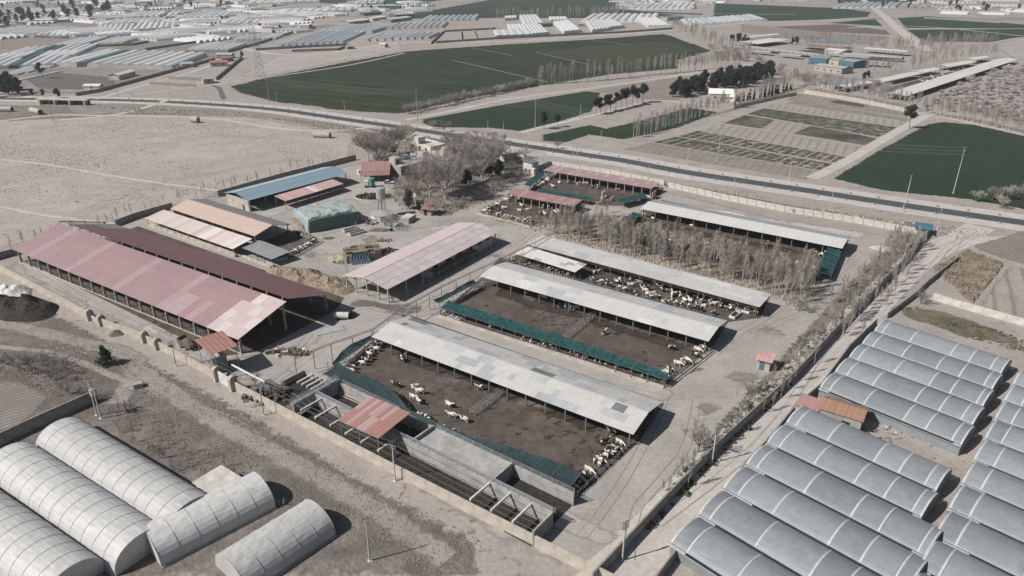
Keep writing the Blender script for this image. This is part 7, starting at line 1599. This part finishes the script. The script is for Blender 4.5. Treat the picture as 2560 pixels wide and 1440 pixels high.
def wires(label, a, b_, z0, z1, offs, sag):
    d = b_ - a; n = Vector((-d.y, d.x, 0)).normalized(); r = empty('power_line', a, 0, label, 'power line', 'power lines between the poles')
    for o_, dz in offs:
        b = MB(); prev = None
        for i in range(13):
            t_ = i / 12; q = d * t_ + n * o_ + Vector((0, 0, z0 + (z1 - z0) * t_ + dz - sag * 4 * t_ * (1 - t_)))
            if prev is not None: b.tube(prev, q, .022, None, 3, False)
            prev = q
        b.build('wire', M_steel, r)
OF = [(-1, -.1), (1, -.1), (-1, -1.5), (1, -1.5), (-1, -2.9), (1, -2.9)]
for i, l in enumerate(('wires over the near edge of the big green field', 'wires over the middle green field', 'wires over the vegetable plots', 'wires over the right green field')):
    (r1_, ha), (r2_, hb) = TP[i], TP[i+1]; wires(l, r1_.location.copy(), r2_.location.copy(), ha, hb, OF, 2.5)
wires('wires running along the dark wall by the dirt road, upper span', at(2343,574), at(2134,793), 8, 8, [(-.6,0),(.6,0),(0,-.4)], 1.2); wires('wires running along the dark wall by the dirt road, lower span', at(2134,793), at(1988,941), 8, 8, [(-.6,0),(.6,0),(0,-.4)], .8); wires('wires along the dirt road beside the greenhouse bays', at(1988,941), at(1780,1158), 8, 8, [(-.6,0),(.6,0),(0,-.4)], .8); wires('wires along the front wall of the farm', at(441,916), at(660,1038), 8, 8, [(-.6,0),(.6,0),(0,-.4)], .8); wires('wires along the front wall past the silage pits', at(660,1038), at(988,1202), 8, 8, [(-.6,0),(.6,0),(0,-.4)], .8); wires('wires leading off the front wall to the left edge', at(441,916), at(243,1038), 8, 9, [(-.6,0),(.6,0)], 1)
def lattice(label, base, H, w):
    r = empty('lattice_pylon', at(*base), R(20), label, 'pylon'); b = MB(); c = [(-1,-1),(1,-1),(1,1),(-1,1)]
    def wd(z): return w * (1 - z / H * .85)
    zs = [H * (1 - (1 - i/9) ** 1.15) for i in range(10)]
    for x, y in c: b = MB(); b.tube((x*w/2, y*w/2, 0), (x*w*.08, y*w*.08, H), .16, .09, 4); b.build('leg', M_steelpole, r)
    b = MB()
    for z0, z1 in zip(zs, zs[1:]):
        for (x, y), (x2, y2) in zip(c, c[1:] + c[:1]): b.tube((x*wd(z0)/2, y*wd(z0)/2, z0), (x2*wd(z1)/2, y2*wd(z1)/2, z1), .07, .07, 3, False); b.tube((x2*wd(z0)/2, y2*wd(z0)/2, z0), (x*wd(z1)/2, y*wd(z1)/2, z1), .07, .07, 3, False)
    b.build('bracing', M_steelpole, r)
    for z in (.62, .74, .86): b = MB(); b.tube((-w*.75, 0, H*z), (0, 0, H*z + .9), .1, .1, 3); b.tube((w*.75, 0, H*z), (0, 0, H*z + .9), .1, .1, 3); b.tube((-w*.75, 0, H*z), (w*.75, 0, H*z), .1, .1, 3); b.build('arm', M_steelpole, r)
lattice('tall steel lattice pylon on the bare field beyond the highway', (652,200), 40, 7); lattice('hazy lattice pylon behind the first one, left', (632,110), 36, 7)
# marker stones along the highway
HL = smooth_line([at(*p) for p in HWY], 2.0); acc = 0; kb = MB(); kb.box(-.25,.25,-.35,.35,0,.65); kbm = kb.mesh('marker_stone', M_blockwall); nk = 0
for a, b_ in zip(HL, HL[1:]):
    acc += (b_ - a).length
    if acc > 9 and -260 < a.x < 260:
        acc = 0; n = (b_ - a).normalized(); n = Vector((-n.y, n.x, 0))
        for s_ in (5.0, -5.0): tag(link('marker_stone', kbm, None, a + n * s_, (0, 0, random.uniform(-.3,.3))), 'dark marker stone on the %s edge of the highway' % ('far' if s_ > 0 else 'near'), 'marker stone', 'dark marker stones along the highway'); nk += 1

# ------------------------------------------------------------ weeds, tufts and stones
M_tuft = paint('dry_tuft', (.21,.175,.145), .95, .4, .2); M_tuftg = paint('greenish_tuft', (.09,.085,.055), .95, .4, .2); M_tuftl = paint('pale_dry_grass', (.30,.25,.195), .95, .3, .2)
M_reed = paint('dry_reed', (.215,.18,.14), .95, .35, .3)
def tufts(name, label, polys, n, m, s0, s1, clump=.06, thr=.0, seed=1, flat=1.0):
    rr = random.Random(seed); b = MB(); PP = [[at(*q).to_2d() for q in poly] for poly in polys]; ar = []
    for P in PP: ar.append(abs(sum(P[i].x*P[(i+1)%len(P)].y - P[(i+1)%len(P)].x*P[i].y for i in range(len(P))))/2)
    tot = sum(ar)
    for P, A_ in zip(PP, ar):
        x0 = min(p.x for p in P); x1 = max(p.x for p in P); y0 = min(p.y for p in P); y1 = max(p.y for p in P); got = 0; want = n * A_ / tot
        for k in range(int(want * 14) + 10):
            if got >= want: break
            q = Vector((rr.uniform(x0, x1), rr.uniform(y0, y1)))
            if not inside(q, P) or noise.noise(Vector((q.x*clump, q.y*clump*1.4, seed))) + rr.uniform(-.22,.22) < thr: continue
            got += 1; s_ = rr.uniform(s0, s1); c = []
            for j in range(5): a = 6.2832*j/5 + rr.uniform(-.4,.4); rad = s_*rr.uniform(.6,1.2); c.append((q.x + rad*math.cos(a), q.y + rad*math.sin(a), -.02))
            c.append((q.x + rr.uniform(-.3,.3)*s_, q.y + rr.uniform(-.3,.3)*s_, s_*rr.uniform(.5,1.1)*flat)); b.add(c, [(j, (j+1)%5, 5) for j in range(5)])
    o = b.build(name, m); return tag(tag(o, kind='stuff'), label, 'weeds')
tufts('dry_tufts', 'dark dry tufts dotting the open plain', [[(-100,330),(330,300),(640,300),(880,345),(880,400),(560,488),(330,545),(0,628),(-100,640)]], 3600, M_tuft, .15, .5, .022, .16, 3, .6)
tufts('verge_weeds', 'weeds on the strip along the highway', [[(1380,418),(1640,462),(1960,528),(2290,582),(2330,566),(2000,512),(1600,440)], [(240,262),(560,278),(860,314),(960,345),(640,292),(330,285)]], 1800, M_tuftl, .3, .9, .1, -.05, 4)
tufts('wall_weeds', 'tangled weeds along the dark wall', [[(2310,592),(2140,770),(1940,1005),(1780,1175),(1640,1320),(1600,1330),(1780,1080),(2000,840),(2200,640)]], 1700, M_tuftg, .25, .8, .12, .0, 5)
tufts('grove_litter', 'dry undergrowth below the poplar grove', [[(1210,545),(1560,538),(1640,565),(2060,692),(2010,785),(1920,738),(1400,600)]], 2600, M_tuftl, .25, .8, .1, -.1, 6)
tufts('waste_weeds', 'brown weeds on the waste ground outside the front wall', [[(-60,730),(120,775),(320,880),(560,1000),(900,1195),(1200,1350),(1100,1440),(500,1200),(420,1090),(260,1050),(0,960)]], 8500, M_tuft, .08, .26, .07, -.05, 7)
tufts('reed_stems', 'dry brown reeds filling the field on the right', [[(2333,672),(2420,628),(2508,662),(2430,758)]], 5200, M_reed, .3, .6, .2, -.5, 8, 2.2)
tufts('garden_weeds', 'brown undergrowth between the houses and the garden wall', [[(905,412),(1040,335),(1330,388),(1330,430),(1230,500),(1130,540),(1000,525),(965,440)]], 1800, M_tuft, .3, .9, .1, -.05, 9)
tufts('field_scrub', 'grey green scrub on the fallow plots at the right', [[(2240,770),(2330,765),(2560,850),(2560,880),(2400,840)]], 750, M_tuftg, .2, .6, .12, .05, 10, .7)
rubble('litter and straw on the big yard', (900,605), 26, 14, 160, [M_hay2, M_soil, M_wallwhite], .1, .5, .05, 'yard_litter'); rubble('dark rubble by the roadside junction', (2380,580), 14, 6, 140, [M_soil, M_wallwarm, M_wood], .2, .8, .25, 'rubble')
# ------------------------------------------------------------ the air
HAZE = .00012
b = MB(); b.box(-4600, 4600, -420, 6600, -1.2, 92)
hz = b.build('haze', bpy.data.materials.new('haze_air')); tag(hz, kind='stuff')
hm = hz.data.materials[0]; hm.use_nodes = True; t = hm.node_tree; t.nodes.remove(t.nodes['Principled BSDF'])
pv = nd(t, 'VolumePrincipled'); pv.inputs['Color'].default_value = (.90,.92,.93,1); pv.inputs['Density'].default_value = HAZE; pv.inputs['Anisotropy'].default_value = .2
t.links.new(pv.outputs[0], t.nodes['Material Output'].inputs['Volume'])
